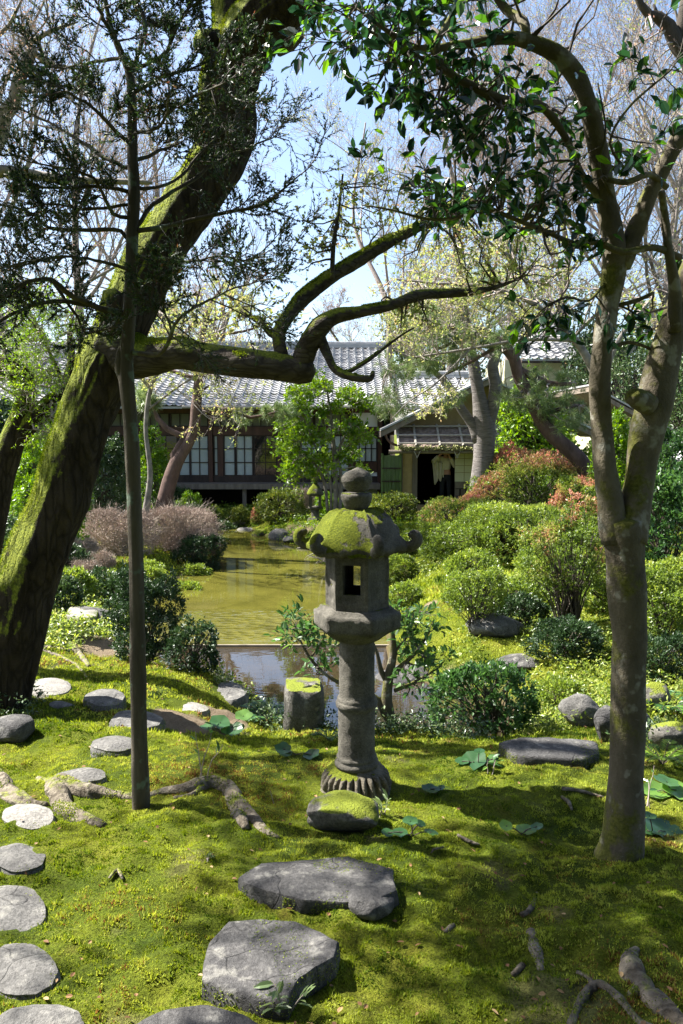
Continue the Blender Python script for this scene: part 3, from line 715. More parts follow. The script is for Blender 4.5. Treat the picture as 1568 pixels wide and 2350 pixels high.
lathe([(.03, zj2 - .004), (.052, zj2 + .002), (.068, zj2 + .026), (.079, zj2 + .055), (.077, zj2 + .075), (.062, zj2 + .098), (.036, zj2 + .112), (.014, zj2 + .121), (.003, zj2 + .126)], 'finial_jewel', LM0, lan, LX + .002, LY, seg=48, amp=.012, seed=8, dense=.006)

# small lantern on the far shore
b = gp(724, 20.4); sl = thing('stone_lantern', 'small dark stone lantern on the far shore beside the clipped hedge', 'stone lantern', b)
x_, y_, z_ = b
lathe([(.22, z_ - .1), (.2, z_ + .08), (.11, z_ + .12), (.1, z_ + .3)], 'shaft', LM0, sl, x_, y_, seg=24, amp=.01, dense=.04)
lathe([(.12, z_ + .3), (.2, z_ + .34), (.2, z_ + .38)], 'platform', LM0, sl, x_, y_, seg=24, hexf=1, amp=.01, dense=.04)
m = M()
for sx_, sy_ in ((-1, -1), (1, -1), (-1, 1), (1, 1)): m.box(x_ + sx_ * .12 - .035, x_ + sx_ * .12 + .035, y_ + sy_ * .12 - .035, y_ + sy_ * .12 + .035, z_ + .38, z_ + .66)
m.build('fire_box', LM0, sl)
lathe([(.14, z_ + .66), (.23, z_ + .68), (.24, z_ + .72), (.17, z_ + .84), (.08, z_ + .95), (.07, z_ + .97)], 'roof', LM1, sl, x_, y_, seg=24, hexf=1, amp=.015, dense=.03)
lathe([(.05, z_ + .97), (.09, z_ + 1.03), (.08, z_ + 1.1), (.01, z_ + 1.15)], 'finial_jewel', LM1, sl, x_, y_, seg=16, amp=.01, dense=.03)

# ------------------------------------------------------------------ trees: materials
BK_MOSS = barkmat('mossy_bark', (.008, .0055, .004), (.055, .042, .029), moss=.56, side=-.66, nf=9, stretch=(1, 1, .22), bd=.05, fiss=14)
BK_LIMB = barkmat('mossy_limb_bark', (.018, .014, .011), (.085, .070, .055), moss=.50, side=-.1, nf=10, fiss=22, stretch=(.3, 1, 1))
BK_DARK = barkmat('dark_branch_bark', (.02, .016, .013), (.09, .075, .06), moss=.2, side=-.1, nf=12)
BK_CYP = barkmat('conifer_bark', (.016, .013, .009), (.095, .082, .062), moss=.3, side=-.1, nf=14, stretch=(1, 1, .12), bd=.008, lich=(.09, .115, .085), mossc=((.06, .07, .02), (.14, .15, .04)))
BK_CAM = barkmat('smooth_mottled_bark', (.03, .024, .016), (.14, .12, .085), moss=.5, side=-.12, nf=6, stretch=(1, 1, .6), bd=.014, lich=(.20, .19, .155), mossc=((.05, .055, .010), (.12, .12, .025)))
BK_CHERRY = barkmat('banded_silvery_bark', (.04, .033, .03), (.22, .20, .185), moss=0, nf=5, stretch=(1, 1, 7), bd=.02)
BK_PINE = barkmat('red_pine_bark', (.035, .022, .018), (.15, .10, .085), moss=0, nf=7, stretch=(1, 1, .4), bd=.04)
BK_TWIG = simple('twig_bark', (.27, .225, .20), .8, .3, 10)
BK_TWIGD = simple('dark_twig_bark', (.06, .048, .038), .8, .3, 10)
BK_ROOT = barkmat('root_bark', (.05, .04, .028), (.30, .26, .20), moss=.18, side=0, nf=13, stretch=(1, 1, 1), bd=.035, fiss=9)
BK_GREY = simple('grey_branch_bark', (.17, .15, .13), .8, .45, 7, .6, .02)
LF_CYP = leafmat('conifer_scales', [(0, (.008, .018, .008)), (.5, (.018, .040, .014)), (.82, (.045, .08, .02)), (.97, (.14, .06, .03))], .5, .25, .35)
LF_CAM = leafmat('camellia_leaf', [(0, (.006, .018, .010)), (.6, (.013, .038, .013)), (.80, (.035, .10, .014)), (1, (.09, .19, .02))], .22, .36, .5, 2.2)
LF_CAM2 = leafmat('young_camellia_leaf', [(0, (.02, .055, .015)), (.6, (.055, .12, .03)), (1, (.11, .18, .04))], .38, .35, .35, 2.0)
LF_BRIGHT = leafmat('bright_leaf', [(0, (.045, .10, .010)), (.5, (.12, .22, .018)), (1, (.24, .33, .04))], .4, .4, .4, 1.7)
LF_MAPLE = leafmat('young_maple_leaf', [(0, (.17, .24, .04)), (.5, (.32, .36, .11)), (.85, (.38, .34, .15)), (1, (.36, .22, .13))], .5, .45, .3, 1.4)
LF_BUD = leafmat('bud', [(0, (.20, .12, .09)), (.5, (.30, .19, .15)), (1, (.30, .24, .11))], .6, .4, .2, 1.3)
LF_PINE = leafmat('pine_needles', [(0, (.07, .12, .04)), (.5, (.16, .23, .08)), (1, (.30, .35, .14))], .4, .25, .5, 1.4)
LF_EVER = leafmat('evergreen_leaf', [(0, (.018, .04, .012)), (.5, (.045, .085, .025)), (1, (.12, .16, .06))], .38, .2, .4, 1.4)
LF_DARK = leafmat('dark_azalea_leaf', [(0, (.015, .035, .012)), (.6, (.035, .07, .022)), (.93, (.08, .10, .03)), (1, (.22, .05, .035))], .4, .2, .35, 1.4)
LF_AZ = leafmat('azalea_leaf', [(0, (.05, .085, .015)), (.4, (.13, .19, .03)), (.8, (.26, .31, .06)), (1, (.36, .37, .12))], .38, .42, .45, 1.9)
LF_AZR = leafmat('red_tipped_leaf', [(0, (.05, .085, .015)), (.42, (.13, .19, .03)), (.62, (.22, .24, .06)), (.78, (.33, .20, .10)), (1, (.36, .16, .11))], .42, .42, .4, 1.7)
LF_DRY = leafmat('bare_shrub_twigs', [(0, (.18, .13, .11)), (.6, (.34, .27, .22)), (.85, (.42, .34, .27)), (1, (.24, .27, .07))], .7, .15, .2, 1.2)
LF_HEDGE = leafmat('hedge_leaf', [(0, (.05, .09, .012)), (.4, (.14, .18, .03)), (.75, (.28, .30, .05)), (.85, (.40, .27, .14)), (1, (.42, .36, .18))], .4, .3, .45, 1.4)

def clumptargets(regs, rg, Y0=None):
    """regs (u,v,ru,rv,n,Y,dY) -> world points"""
    T = []
    for (u, v, ru, rv, n, Y, dY) in regs:
        a = rg.random(n) * 6.283; r = np.sqrt(rg.random(n))
        for i in range(n): T.append(at(u + ru * r[i] * math.cos(a[i]), v + rv * r[i] * math.sin(a[i]), Y + rg.uniform(-dY, dY)))
    return np.array(T).reshape(-1, 3)
def link(S, SR, T, rg, k=6, sag=.12, r1=.002, below=.0, rmax=.02):
    """curved twigs from nearest skeleton points S to targets T"""
    d = np.linalg.norm(T[:, None] - (S[None] + [0, 0, below]), axis=2) + rg.random((len(T), len(S))) * .12
    i = d.argmin(1); A = S[i]; t = np.linspace(0, 1, k)[None, :, None]
    P = A[:, None] * (1 - t) + T[:, None] * t; L = np.linalg.norm(T - A, axis=1)
    off = rg.normal(0, 1, (len(T), 1, 3)) * (L * sag)[:, None, None]
    P = P + off * np.sin(t * np.pi) + rg.normal(0, .035, P.shape) * L[:, None, None] * np.sin(t * np.pi)
    r0 = np.minimum(np.minimum(SR[i] * .6, rmax), .004 + L * .02)
    return P, r0[:, None] * (1 - np.linspace(0, 1, k)[None]) + r1 * np.linspace(0, 1, k)[None], L

# ------------------------------------------------------------------ big leaning mossy tree
BY = 5.7
bt = thing('leaning_tree', 'massive leaning tree with thick moss on its dark trunk at left', 'tree', gp(0, BY))
trunk_px = [(-80, 1760, 230, 5.75), (-48, 1660, 178, 5.75), (12, 1500, 148, 5.7), (76, 1310, 138, 5.7), (138, 1130, 130, 5.7), (186, 985, 122, 5.7), (240, 845, 138, 5.7), (300, 700, 128, 5.7), (352, 595, 124, 5.7), (412, 500, 122, 5.7), (480, 400, 126, 5.7), (522, 305, 132, 5.7), (520, 220, 122, 5.65), (545, 130, 120, 5.6), (600, 55, 116, 5.5), (690, -25, 104, 5.4), (790, -150, 80, 5.3), (860, -330, 55, 5.2)]
m = M(); P, Rr = path(trunk_px); Rr = Rr * .9; BP, BR = tube(m, P, Rr, step=.035, sides=84, amp=.10, nf=3.2, seed=3, ridge=.14)
P, Rr = path([(525, 200, 90, 5.7), (530, 120, 78, 5.75), (525, 40, 62, 5.8), (510, -60, 50, 5.9), (480, -200, 35, 6)]); tube(m, P, Rr, step=.05, sides=28, amp=.1, nf=3, seed=5)
P, Rr = path([(515, 110, 50, 5.6), (480, 100, 52, 5.5), (458, 92, 40, 5.45)]); tube(m, P, Rr, step=.03, sides=20, amp=.16, nf=5, seed=6)
P, Rr = path([(500, 300, 90, 5.6), (462, 290, 60, 5.5), (440, 282, 34, 5.45)]); tube(m, P, Rr, step=.03, sides=20, amp=.16, nf=5, seed=16)
P, Rr = path([(268, 760, 60, 5.6), (258, 715, 62, 5.45), (262, 672, 50, 5.4)]); tube(m, P, Rr, step=.03, sides=20, amp=.15, nf=5, seed=7)
tr = m.build('trunk', BK_MOSS, bt, smooth=True)
mossify(tr, LF_MOSS, 50000, lambda P, N_: ss(-N_[:, 0] + .5 * N_[:, 2] + .15 * N_[:, 1], .6, 1.0) * (P[:, 2] > .6), .008, .022, .007, 4, thr=-.12, nfq=3)
m = M(); LS, LR = [], []
def limb(pts, **k):
    P, Rr = path(pts); a, b = tube(m, P, Rr, **k); LS.append(a); LR.append(b)
limb([(262, 790, 110, 5.7), (320, 818, 96, 5.6), (400, 812, 70, 5.5), (480, 822, 66, 5.45), (560, 832, 64, 5.4), (640, 842, 62, 5.4), (690, 850, 56, 5.4), (716, 852, 44, 5.4)], step=.03, sides=32, amp=.11, nf=4.5, seed=8)
limb([(648, 822, 34, 5.4), (640, 775, 30, 5.4), (652, 740, 28, 5.42), (690, 690, 33, 5.5), (750, 642, 34, 5.55), (830, 592, 32, 5.6), (900, 550, 28, 5.7), (960, 520, 22, 5.8), (1010, 492, 14, 5.9), (1060, 440, 8, 6.0)], step=.03, sides=18, amp=.12, nf=8, seed=9)
limb([(690, 838, 52, 5.4), (705, 795, 46, 5.36), (735, 750, 44, 5.3), (770, 726, 34, 5.3), (830, 715, 26, 5.3), (900, 700, 25, 5.35), (960, 678, 24, 5.4), (1040, 672, 22, 5.5), (1090, 668, 16, 5.55), (1150, 655, 9, 5.6), (1210, 630, 5, 5.7)], step=.03, sides=18, amp=.12, nf=8, seed=10)
limb([(735, 775, 22, 5.35), (752, 815, 20, 5.3), (772, 850, 18, 5.25), (810, 865, 18, 5.2), (850, 868, 14, 5.2), (856, 852, 9, 5.2)], step=.02, sides=12, amp=.12, nf=9, seed=11)
limb([(790, 858, 10, 5.25), (840, 830, 8, 5.25), (880, 800, 7, 5.3), (920, 770, 5, 5.3), (950, 752, 4, 5.3)], step=.03, sides=8, amp=.1, seed=12)
limb([(762, 640, 11, 5.5), (766, 560, 9, 5.5), (778, 480, 6, 5.5), (787, 400, 4, 5.5)], step=.03, sides=8, amp=.1, seed=13)
limb([(650, 768, 14, 5.5), (625, 770, 12, 5.6), (600, 745, 10, 5.7), (560, 715, 8, 5.8), (540, 690, 6, 5.9)], step=.03, sides=8, amp=.1, seed=14)
lm_ = m.build('limb', BK_LIMB, bt, smooth=True)
mossify(lm_, LF_MOSS, 22000, lambda P, N_: ss(N_[:, 2], .35, .9) * (P[:, 0] < .35), .006, .017, .006, 5, thr=-.02, nfq=5)
LS = np.vstack(LS); LR = np.concatenate(LR)
# fine twigs with young leaves along the limb and a crown mostly above and left of the picture
cr = M(); cl = M()
sel = LR < .055; rg = np.random.default_rng(21)
T = clumptargets([(1050, 560, 160, 140, 34, 5.9, .5), (1180, 600, 120, 90, 22, 5.7, .4), (850, 480, 110, 110, 22, 5.6, .4), (600, 700, 90, 60, 12, 5.8, .3), (930, 730, 60, 50, 10, 5.4, .3), (700, 560, 60, 60, 8, 5.5, .3)], rg)
P, Rr, L = link(LS[sel], LR[sel], T, rg, below=-.1); btubes(cr, P, Rr, 4)
s, d, l, r = spawn(P, Rr, 7, .7, .3, .4, rg=rg); P2, R2 = chains(s, d, np.minimum(l, .35), np.full(len(s), .0022), 4, .5, .3, rg=rg); btubes(cr, P2, R2, 3)
s, d, l, r = spawn(P2, R2, 5, .7, .2, .5, rg=rg); leaves(cl, s, d, rg.uniform(.02, .04, len(s)), rg.uniform(.012, .025, len(s)), shape='dia', rg=rg)
# heavy limbs of the crown above the frame, reaching left toward the sun
m = M(); CS, CR_ = [], []
for q in ([(-.35, 5.9, 5.4), (-1.0, 5.7, 6.3), (-2.2, 5.4, 6.9), (-3.6, 5.2, 7.2)], [(-.3, 5.8, 5.6), (-.9, 6.2, 6.9), (-2.0, 6.6, 7.9), (-3.2, 6.4, 8.6)], [(-2.2, 5.4, 6.9), (-3.2, 6.0, 7.0), (-4.2, 6.2, 6.9), (-5.4, 6.1, 6.6)],
          [(.3, 5.5, 6.2), (.5, 5.2, 7.5), (.2, 4.8, 8.8)], [(-3.0, 5.3, 7.3), (-3.4, 4.4, 6.4), (-3.0, 3.6, 5.6), (-2.6, 2.9, 5.2)]):
    a, b_ = tube(m, np.array(q), np.linspace(.11, .03, len(q)), step=.12, sides=12, amp=.1, nf=3, seed=len(CS)); CS.append(a); CR_.append(b_)
m.build('limb', BK_LIMB, bt, smooth=True)
CS = np.vstack(CS); CR_ = np.concatenate(CR_)
T = np.array([c + rg.normal(0, 1, 3) * s for c, s, n in (((-2.6, 5.3, 7.2), (.9, .6, .4), 26), ((-3.9, 4.8, 6.6), (.7, .6, .4), 24), ((-2.6, 6.5, 8.6), (.8, .6, .4), 16), ((-5.2, 6, 6.9), (.6, .6, .4), 16), ((-3.4, 3.9, 6.5), (.5, .5, .3), 18), ((-3.1, 3.3, 5.4), (.45, .5, .25), 20), ((-2.5, 2.7, 5.2), (.4, .45, .25), 18), ((-3.3, 2.6, 4.9), (.4, .4, .25), 12), ((.3, 4.9, 9), (.8, .6, .4), 12)) for _ in range(n)])
P, Rr, L = link(CS, CR_, T, rg, below=0); btubes(cr, P, Rr * 1.3, 4)
s, d, l, r = spawn(P, Rr, 10, .8, .3, .5, rg=rg); P2, R2 = chains(s, d, np.minimum(l, .5), np.full(len(s), .004), 4, .5, .2, rg=rg); btubes(cr, P2, R2, 3)
s, d, l, r = spawn(P2, R2, 11, .8, .1, .5, rg=rg); kk_ = ~sunlane(s); s, d = s[kk_], d[kk_]; leaves(cl, s, d, rg.uniform(.05, .09, len(s)), rg.uniform(.025, .05, len(s)), shape='dia', rg=rg)
cr_o = cr.build('twigs', BK_DARK, bt); cl.build('crown', LF_MAPLE, bt)
def groundpath(pts, lift=.02):
    P = []; Rr = []
    for u, v, w in pts:
        q = hit(u, v); r = w / 2 / F * np.linalg.norm(q - [0, 0, EYE]); q = q + [0, 0, r * lift]; P.append(q); Rr.append(r)
    return np.array(P), np.array(Rr)
ROOTX = []
for i, (pts, lift) in enumerate([
    ([(-60, 1760, 60), (-10, 1800, 62), (40, 1838, 50), (80, 1850, 26), (110, 1846, 12)], .35),
    ([(90, 1790, 20), (130, 1810, 46), (150, 1855, 50), (200, 1880, 30), (240, 1898, 16)], .3),
    ([(130, 1800, 40), (200, 1822, 46), (260, 1830, 34), (330, 1830, 22), (370, 1822, 20), (430, 1812, 30), (480, 1800, 40), (525, 1815, 42), (540, 1850, 50), (575, 1880, 40), (610, 1910, 22), (640, 1925, 10)], .35),
    ([(400, 1836, 8), (440, 1826, 12), (470, 1808, 16)], .9),
    ([(545, 1875, 30), (560, 1895, 26), (565, 1906, 22)], .9),
    ([(75, 1483, 10), (110, 1486, 9), (150, 1492, 8), (190, 1500, 6)], .7), ([(160, 1478, 12), (185, 1505, 13), (205, 1532, 9)], .7), ([(150, 1512, 8), (180, 1530, 7), (205, 1562, 5)], .7), ([(80, 1484, 8), (120, 1500, 7), (150, 1512, 6)], .6)]):
    P, Rr = groundpath(pts, lift); m = M(); a, b_ = tube(m, P - [0, 0, 1] * (Rr * .5)[:, None], Rr * .95, step=.02, sides=28, amp=.24, nf=9, seed=40 + i, ridge=.2); ro_ = m.build('root', BK_ROOT, bt, smooth=True); mossify(ro_, LF_MOSS, 1100 if i < 3 else 120, lambda Pm, Nm: ss(Nm[:, 2] + .6, .2, 1) * ss(fnoise(Pm, 6, 3, 3), -.05, .15), .005, .013, .006, 60 + i, thr=-.3)
    for j in range(0, len(a), 3): ROOTX.append((a[j][0], a[j][1], b_[j] * .8))

# ------------------------------------------------------------------ slim conifer
CY = 3.82
ct = thing('slim_conifer', 'slender conifer with a bare pole like trunk and dark scaly foliage above, left foreground', 'tree', hit(325, 1888))
m = M(); P, Rr = path([(326, 1915, 47, CY), (325, 1880, 45, CY), (321, 1700, 41, CY), (317, 1500, 39, CY), (313, 1300, 37, CY), (307, 1100, 38, CY), (300, 970, 37, CY), (290, 860, 38, CY), (292, 800, 33, CY), (297, 740, 33, CY), (301, 640, 30, CY), (304, 540, 29, CY), (308, 440, 27, CY), (304, 340, 25, CY), (304, 240, 21, CY), (296, 160, 18, CY), (272, 110, 14, CY), (255, 60, 10, CY), (240, -20, 9, CY), (236, -140, 8, CY), (240, -320, 6, CY), (236, -520, 3, CY)])
Rr = Rr * .86; CSk, CSr = tube(m, P, Rr, step=.04, sides=24, amp=.07, nf=9, seed=60, ridge=.12)
P, Rr = path([(283, 790, 10, CY), (278, 812, 20, CY), (280, 850, 26, CY), (290, 900, 20, CY)]); tube(m, P, Rr, step=.02, sides=12, amp=.15, nf=12, seed=61)
CB = [[(292, 135, 8), (235, 142, 7), (150, 155, 4), (60, 150, 2)], [(290, 150, 12), (270, 100, 10), (250, 60, 8), (225, 20, 6)], [(302, 170, 10), (320, 120, 9), (332, 60, 8), (318, 10, 6), (290, -30, 4)],
      [(310, 160, 9), (360, 140, 8), (388, 120, 7), (402, 80, 6), (425, 30, 4), (480, -10, 3)], [(312, 210, 8), (390, 172, 7), (460, 150, 5), (540, 90, 3)], [(312, 262, 8), (355, 247, 8), (420, 240, 7), (460, 215, 5), (520, 190, 3)],
      [(306, 300, 8), (350, 300, 7), (380, 270, 6), (385, 220, 4)], [(300, 330, 9), (265, 300, 8), (230, 262, 7), (180, 225, 5), (120, 190, 3)], [(300, 385, 9), (240, 360, 8), (180, 320, 6), (110, 280, 4), (50, 250, 3)],
      [(300, 500, 9), (258, 490, 9), (235, 440, 7), (215, 410, 6), (150, 385, 4), (60, 370, 3)], [(310, 530, 12), (400, 515, 10), (500, 490, 9), (600, 470, 7), (645, 440, 5), (690, 400, 3)],
      [(312, 525, 9), (350, 470, 9), (430, 420, 8), (500, 370, 6), (560, 345, 4), (640, 310, 3)], [(298, 555, 10), (275, 530, 9), (180, 528, 8), (110, 520, 7), (60, 480, 5), (0, 470, 4)],
      [(285, 720, 15), (230, 708, 14), (170, 680, 12), (118, 640, 10), (60, 650, 8), (-20, 690, 7)], [(205, 700, 12), (130, 690, 9), (70, 700, 8), (0, 735, 7), (-50, 750, 5)], [(296, 808, 11), (345, 814, 10), (375, 806, 9), (390, 775, 9), (402, 745, 8), (440, 705, 6), (520, 670, 4), (600, 640, 3)],
      [(396, 760, 7), (380, 720, 5), (370, 660, 4), (400, 620, 3)], [(305, 590, 8), (360, 590, 7), (430, 600, 6), (500, 590, 4), (580, 600, 3)], [(300, 620, 8), (230, 600, 7), (150, 590, 5), (60, 600, 4), (-20, 620, 3)],
      [(308, 430, 8), (360, 430, 7), (420, 400, 6), (480, 330, 5), (560, 270, 3)], [(306, 370, 8), (360, 350, 7), (400, 330, 5), (430, 290, 3)], [(300, 440, 9), (240, 430, 8), (150, 430, 6), (50, 430, 4)], [(300, 470, 7), (200, 480, 6), (100, 470, 4), (10, 500, 3)], [(120, 645, 8), (180, 730, 6), (200, 765, 5), (280, 745, 3)],
      [(238, -60, 8), (330, -110, 6), (470, -130, 3)], [(238, -60, 8), (150, -110, 6), (20, -120, 3)], [(238, -150, 8), (150, -210, 6), (30, -230, 3)], [(238, -220, 7), (320, -280, 5), (420, -330, 3)], [(238, -240, 7), (150, -300, 5), (60, -330, 3)], [(238, -330, 6), (180, -390, 4), (110, -420, 3)]]
tw = M(); lf = M(); rg = np.random.default_rng(31); allP, allR = [], []
for i, br in enumerate(CB):
    dy = rg.uniform(-.75, .5); n = len(br)
    P, Rr = path([(u, v, w * 1.0, CY + dy * (k / (n - 1)) ** 1.2) for k, (u, v, w) in enumerate(br)])
    a, b_ = tube(m, P, Rr, step=.04, sides=8, amp=.12, nf=14, seed=70 + i, wob=.012)
    j = np.linspace(0, len(a) - 1, 8).astype(int); allP.append(a[j]); allR.append(b_[j])
m.build('trunk', BK_CYP, ct, smooth=True)
P = np.array(allP); Rr = np.array(allR); L = np.linalg.norm(np.diff(P, axis=1), axis=2).sum(1)
s, d, l, r = spawn(P, Rr, 12, .9, .3, .3, rg=rg, flat=.3); d[:, 2] += .25
P1, R1 = chains(s, d, np.clip(l, .14, .42), np.full(len(s), .0034), 5, .5, .35, rg=rg); btubes(tw, P1, R1, 4)
s, d, l, r = spawn(P1, R1, 12, .75, .25, .42, rg=rg); P2, R2 = chains(s, d, np.clip(l, .05, .16), np.full(len(s), .0018), 4, .4, .3, rg=rg); btubes(tw, P2, R2, 3)
for PP, RR, n in ((P1, R1, 20), (P2, R2, 24)):
    s, d, l, r = spawn(PP, RR, n, .6, .2, .5, rg=rg)
    br = np.repeat((rg.random(len(PP)) < .04) * .5, n) * (rg.random(len(s)) < .5)
    kk_ = ~(sunlane(s) & (rg.random(len(s)) < .93)); s, d, br = s[kk_], d[kk_], br[kk_]; leaves(lf, s, d, rg.uniform(.009, .024, len(s)), rg.uniform(.0035, .007, len(s)), np.clip(rg.random(len(s)) * .88 + br, 0, 1), 'dia', rg, .3)
tw.build('twigs', BK_TWIGD, ct); lf.build('crown', LF_CYP, ct)

# ------------------------------------------------------------------ double-trunk camellia
TY = 3.42
cb = hit(1425, 1990); kt = thing('camellia_tree', 'camellia tree with smooth mottled double trunk and glossy leaves, right foreground', 'tree', cb)
m = M(); KS, KR = [], []
def kl(pts, **k):
    P, Rr = path(pts); Rr = Rr * .93; a, b_ = tube(m, P, Rr, **k); KS.append(a); KR.append(b_)
kl([(1405, 2050, 170, TY), (1414, 2005, 128, TY), (1421, 1975, 106, TY), (1429, 1920, 88, TY), (1436, 1800, 76, TY), (1442, 1650, 74, TY), (1444, 1500, 76, TY), (1441, 1400, 82, TY), (1436, 1300, 88, TY), (1432, 1230, 100, TY), (1430, 1195, 96, TY)], step=.03, sides=40, amp=.07, nf=5, seed=81)
kl([(1418, 1240, 80, TY), (1405, 1180, 64, TY), (1390, 1080, 52, TY), (1380, 980, 50, TY + .02), (1376, 890, 50, TY), (1382, 800, 46, TY), (1396, 700, 50, TY), (1408, 630, 56, TY), (1410, 570, 52, TY), (1400, 500, 44, TY), (1390, 450, 42, TY), (1374, 350, 42, TY - .05), (1352, 250, 40, TY - .1), (1322, 175, 38, TY - .1), (1272, 120, 34, TY - .12), (1200, 92, 30, TY - .15), (1150, 88, 24, TY - .2), (1060, 102, 20, TY - .2), (960, 110, 14, TY - .25), (880, 65, 9, TY - .3), (820, 20, 5, TY - .3)], step=.03, sides=28, amp=.1, nf=7, seed=82)
kl([(1440, 1240, 84, TY), (1456, 1170, 72, TY + .02), (1470, 1090, 68, TY + .04), (1484, 1000, 74, TY + .05), (1500, 930, 82, TY + .05), (1516, 850, 78, TY + .05), (1540, 760, 68, TY + .05), (1562, 690, 56, TY + .05), (1590, 600, 44, TY + .05), (1620, 480, 34, TY), (1660, 300, 26, TY), (1720, 60, 16, TY), (1760, -160, 7, TY)], step=.03, sides=32, amp=.1, nf=6, seed=83)
kl([(1490, 930, 50, TY), (1465, 915, 46, TY - .04), (1450, 908, 34, TY - .07)], step=.02, sides=18, amp=.12, nf=9, seed=84)
kl([(1548, 760, 34, TY), (1548, 660, 28, TY - .03), (1535, 580, 20, TY - .05), (1526, 500, 16, TY - .05), (1518, 440, 14, TY - .1)], step=.03, sides=14, amp=.1, nf=9, seed=85)
kl([(1425, 610, 44, TY), (1448, 555, 38, TY), (1478, 480, 36, TY), (1505, 420, 34, TY), (1530, 370, 32, TY), (1556, 320, 34, TY), (1600, 270, 28, TY), (1660, 130, 20, TY), (1690, -60, 12, TY), (1660, -220, 5, TY)], step=.03, sides=18, amp=.1, nf=9, seed=86)
kl([(1560, 590, 15, TY), (1500, 568, 14, TY - .08), (1430, 578, 14, TY - .12), (1370, 556, 14, TY - .14), (1318, 558, 13, TY - .15), (1262, 535, 12, TY - .17), (1200, 510, 11, TY - .2), (1150, 490, 10, TY - .2), (1105, 474, 10, TY - .22), (1052, 500, 8, TY - .25), (980, 502, 7, TY - .27), (900, 482, 5, TY - .3), (830, 470, 3, TY - .3)], step=.03, sides=12, amp=.1, nf=10, seed=87)
kl([(1382, 460, 18, TY), (1335, 400, 16, TY - .05), (1300, 320, 16, TY - .1), (1262, 262, 18, TY - .15), (1230, 238, 20, TY - .2), (1150, 228, 20, TY - .25), (1080, 195, 18, TY - .3), (1030, 165, 18, TY - .3), (1000, 110, 14, TY - .3), (1040, 30, 12, TY - .3), (1060, -40, 10, TY - .3)], step=.03, sides=12, amp=.1, nf=9, seed=88)
kl([(1030, 165, 12, TY - .3), (960, 130, 9, TY - .35), (880, 90, 7, TY - .4), (800, 40, 5, TY - .4)], step=.03, sides=8, amp=.1, seed=89)
kl([(1210, 90, 14, TY - .15), (1200, 50, 22, TY - .1), (1160, 20, 20, TY), (1120, -40, 16, TY)], step=.03, sides=12, amp=.1, seed=90)
kl([(1530, 430, 12, TY), (1490, 400, 12, TY - .05), (1440, 418, 12, TY - .08), (1392, 412, 10, TY - .1)], step=.03, sides=10, amp=.1, seed=91)
kl([(1396, 640, 8, TY), (1350, 690, 7, TY - .1), (1300, 682, 6, TY - .15), (1240, 715, 4, TY - .2), (1190, 790, 3, TY - .2)], step=.03, sides=8, amp=.1, seed=92)
kl([(1420, 700, 10, TY), (1460, 690, 9, TY), (1500, 672, 8, TY)], step=.03, sides=8, amp=.1, seed=93)
kl([(1400, 800, 10, TY), (1440, 785, 9, TY + .02), (1480, 795, 8, TY + .05), (1510, 810, 9, TY + .05)], step=.03, sides=8, amp=.1, seed=94)
kl([(1420, 480, 8, TY), (1395, 430, 7, TY - .05), (1375, 380, 6, TY - .08), (1390, 300, 4, TY - .1), (1372, 190, 3, TY - .1)], step=.03, sides=8, amp=.1, seed=95)
kl([(1380, 370, 9, TY), (1440, 400, 8, TY - .1), (1400, 330, 6, TY - .15), (1440, 250, 5, TY - .2), (1540, 160, 4, TY - .3)], step=.03, sides=8, amp=.1, seed=96)
m.build('trunk', BK_CAM, kt, smooth=True)
KS = np.vstack(KS); KR = np.concatenate(KR); sel = (KR < .045) & (KS[:, 2] > 3.2)
rg = np.random.default_rng(41); Yk = TY - .2
T = clumptargets([(q_[0], q_[1], q_[2] * 1.08, q_[3] * 1.1, max(2, int(q_[4] * .5)), q_[5], q_[6]) for q_ in [(870, 90, 150, 95, 52, Yk, .35), (1010, 50, 150, 60, 36, Yk, .35), (960, 190, 130, 70, 40, Yk, .35), (1090, 250, 120, 70, 30, Yk, .35), (1150, 150, 120, 90, 16, Yk, .4), (1210, 250, 110, 80, 24, Yk, .35),
    (1080, 330, 110, 60, 18, Yk, .35), (900, 250, 90, 40, 10, Yk, .3), (1080, 420, 130, 60, 34, Yk, .35), (1180, 470, 130, 70, 40, Yk, .35), (980, 470, 90, 40, 16, Yk, .3), (1290, 400, 70, 70, 12, Yk, .3), (1330, 300, 80, 80, 10, Yk, .3),
    (1480, 330, 90, 70, 13, Yk, .3), (1480, 150, 80, 60, 5, Yk, .3), (1410, 200, 60, 80, 3, Yk, .3), (1540, 180, 40, 50, 3, Yk, .3), (610, 120, 30, 12, 4, Yk, .1), (680, 110, 40, 60, 5, Yk, .2), (730, 15, 40, 20, 6, Yk, .2), (850, 345, 40, 20, 5, Yk, .2),
    (1230, 735, 60, 40, 12, Yk, .2), (1320, 740, 50, 30, 7, Yk, .2), (1180, 780, 20, 20, 3, Yk, .1), (1430, 760, 40, 50, 8, TY, .2), (1500, 760, 50, 60, 8, TY + .2, .2), (1500, 620, 60, 60, 5, TY + .1, .3), (1300, 560, 90, 40, 8, Yk, .2), (1360, 520, 60, 50, 6, Yk, .2), (1700, 120, 90, 160, 40, TY, .4), (1680, -80, 120, 100, 30, TY, .4), (1300, -120, 300, 90, 50, TY, .5), (900, -110, 260, 80, 40, Yk, .5)]], rg)
kw = M(); kf = M()
P, Rr, L = link(KS[sel], KR[sel], T, rg, sag=.14, r1=.0016, rmax=.006); btubes(kw, P, Rr, 5)
s, d, l, r = spawn(P, Rr, 3, .7, .5, .4, rg=rg); P2, R2 = chains(s, d, np.clip(l, .05, .12), np.full(len(s), .0018), 4, .4, 0, rg=rg); btubes(kw, P2, R2, 4)
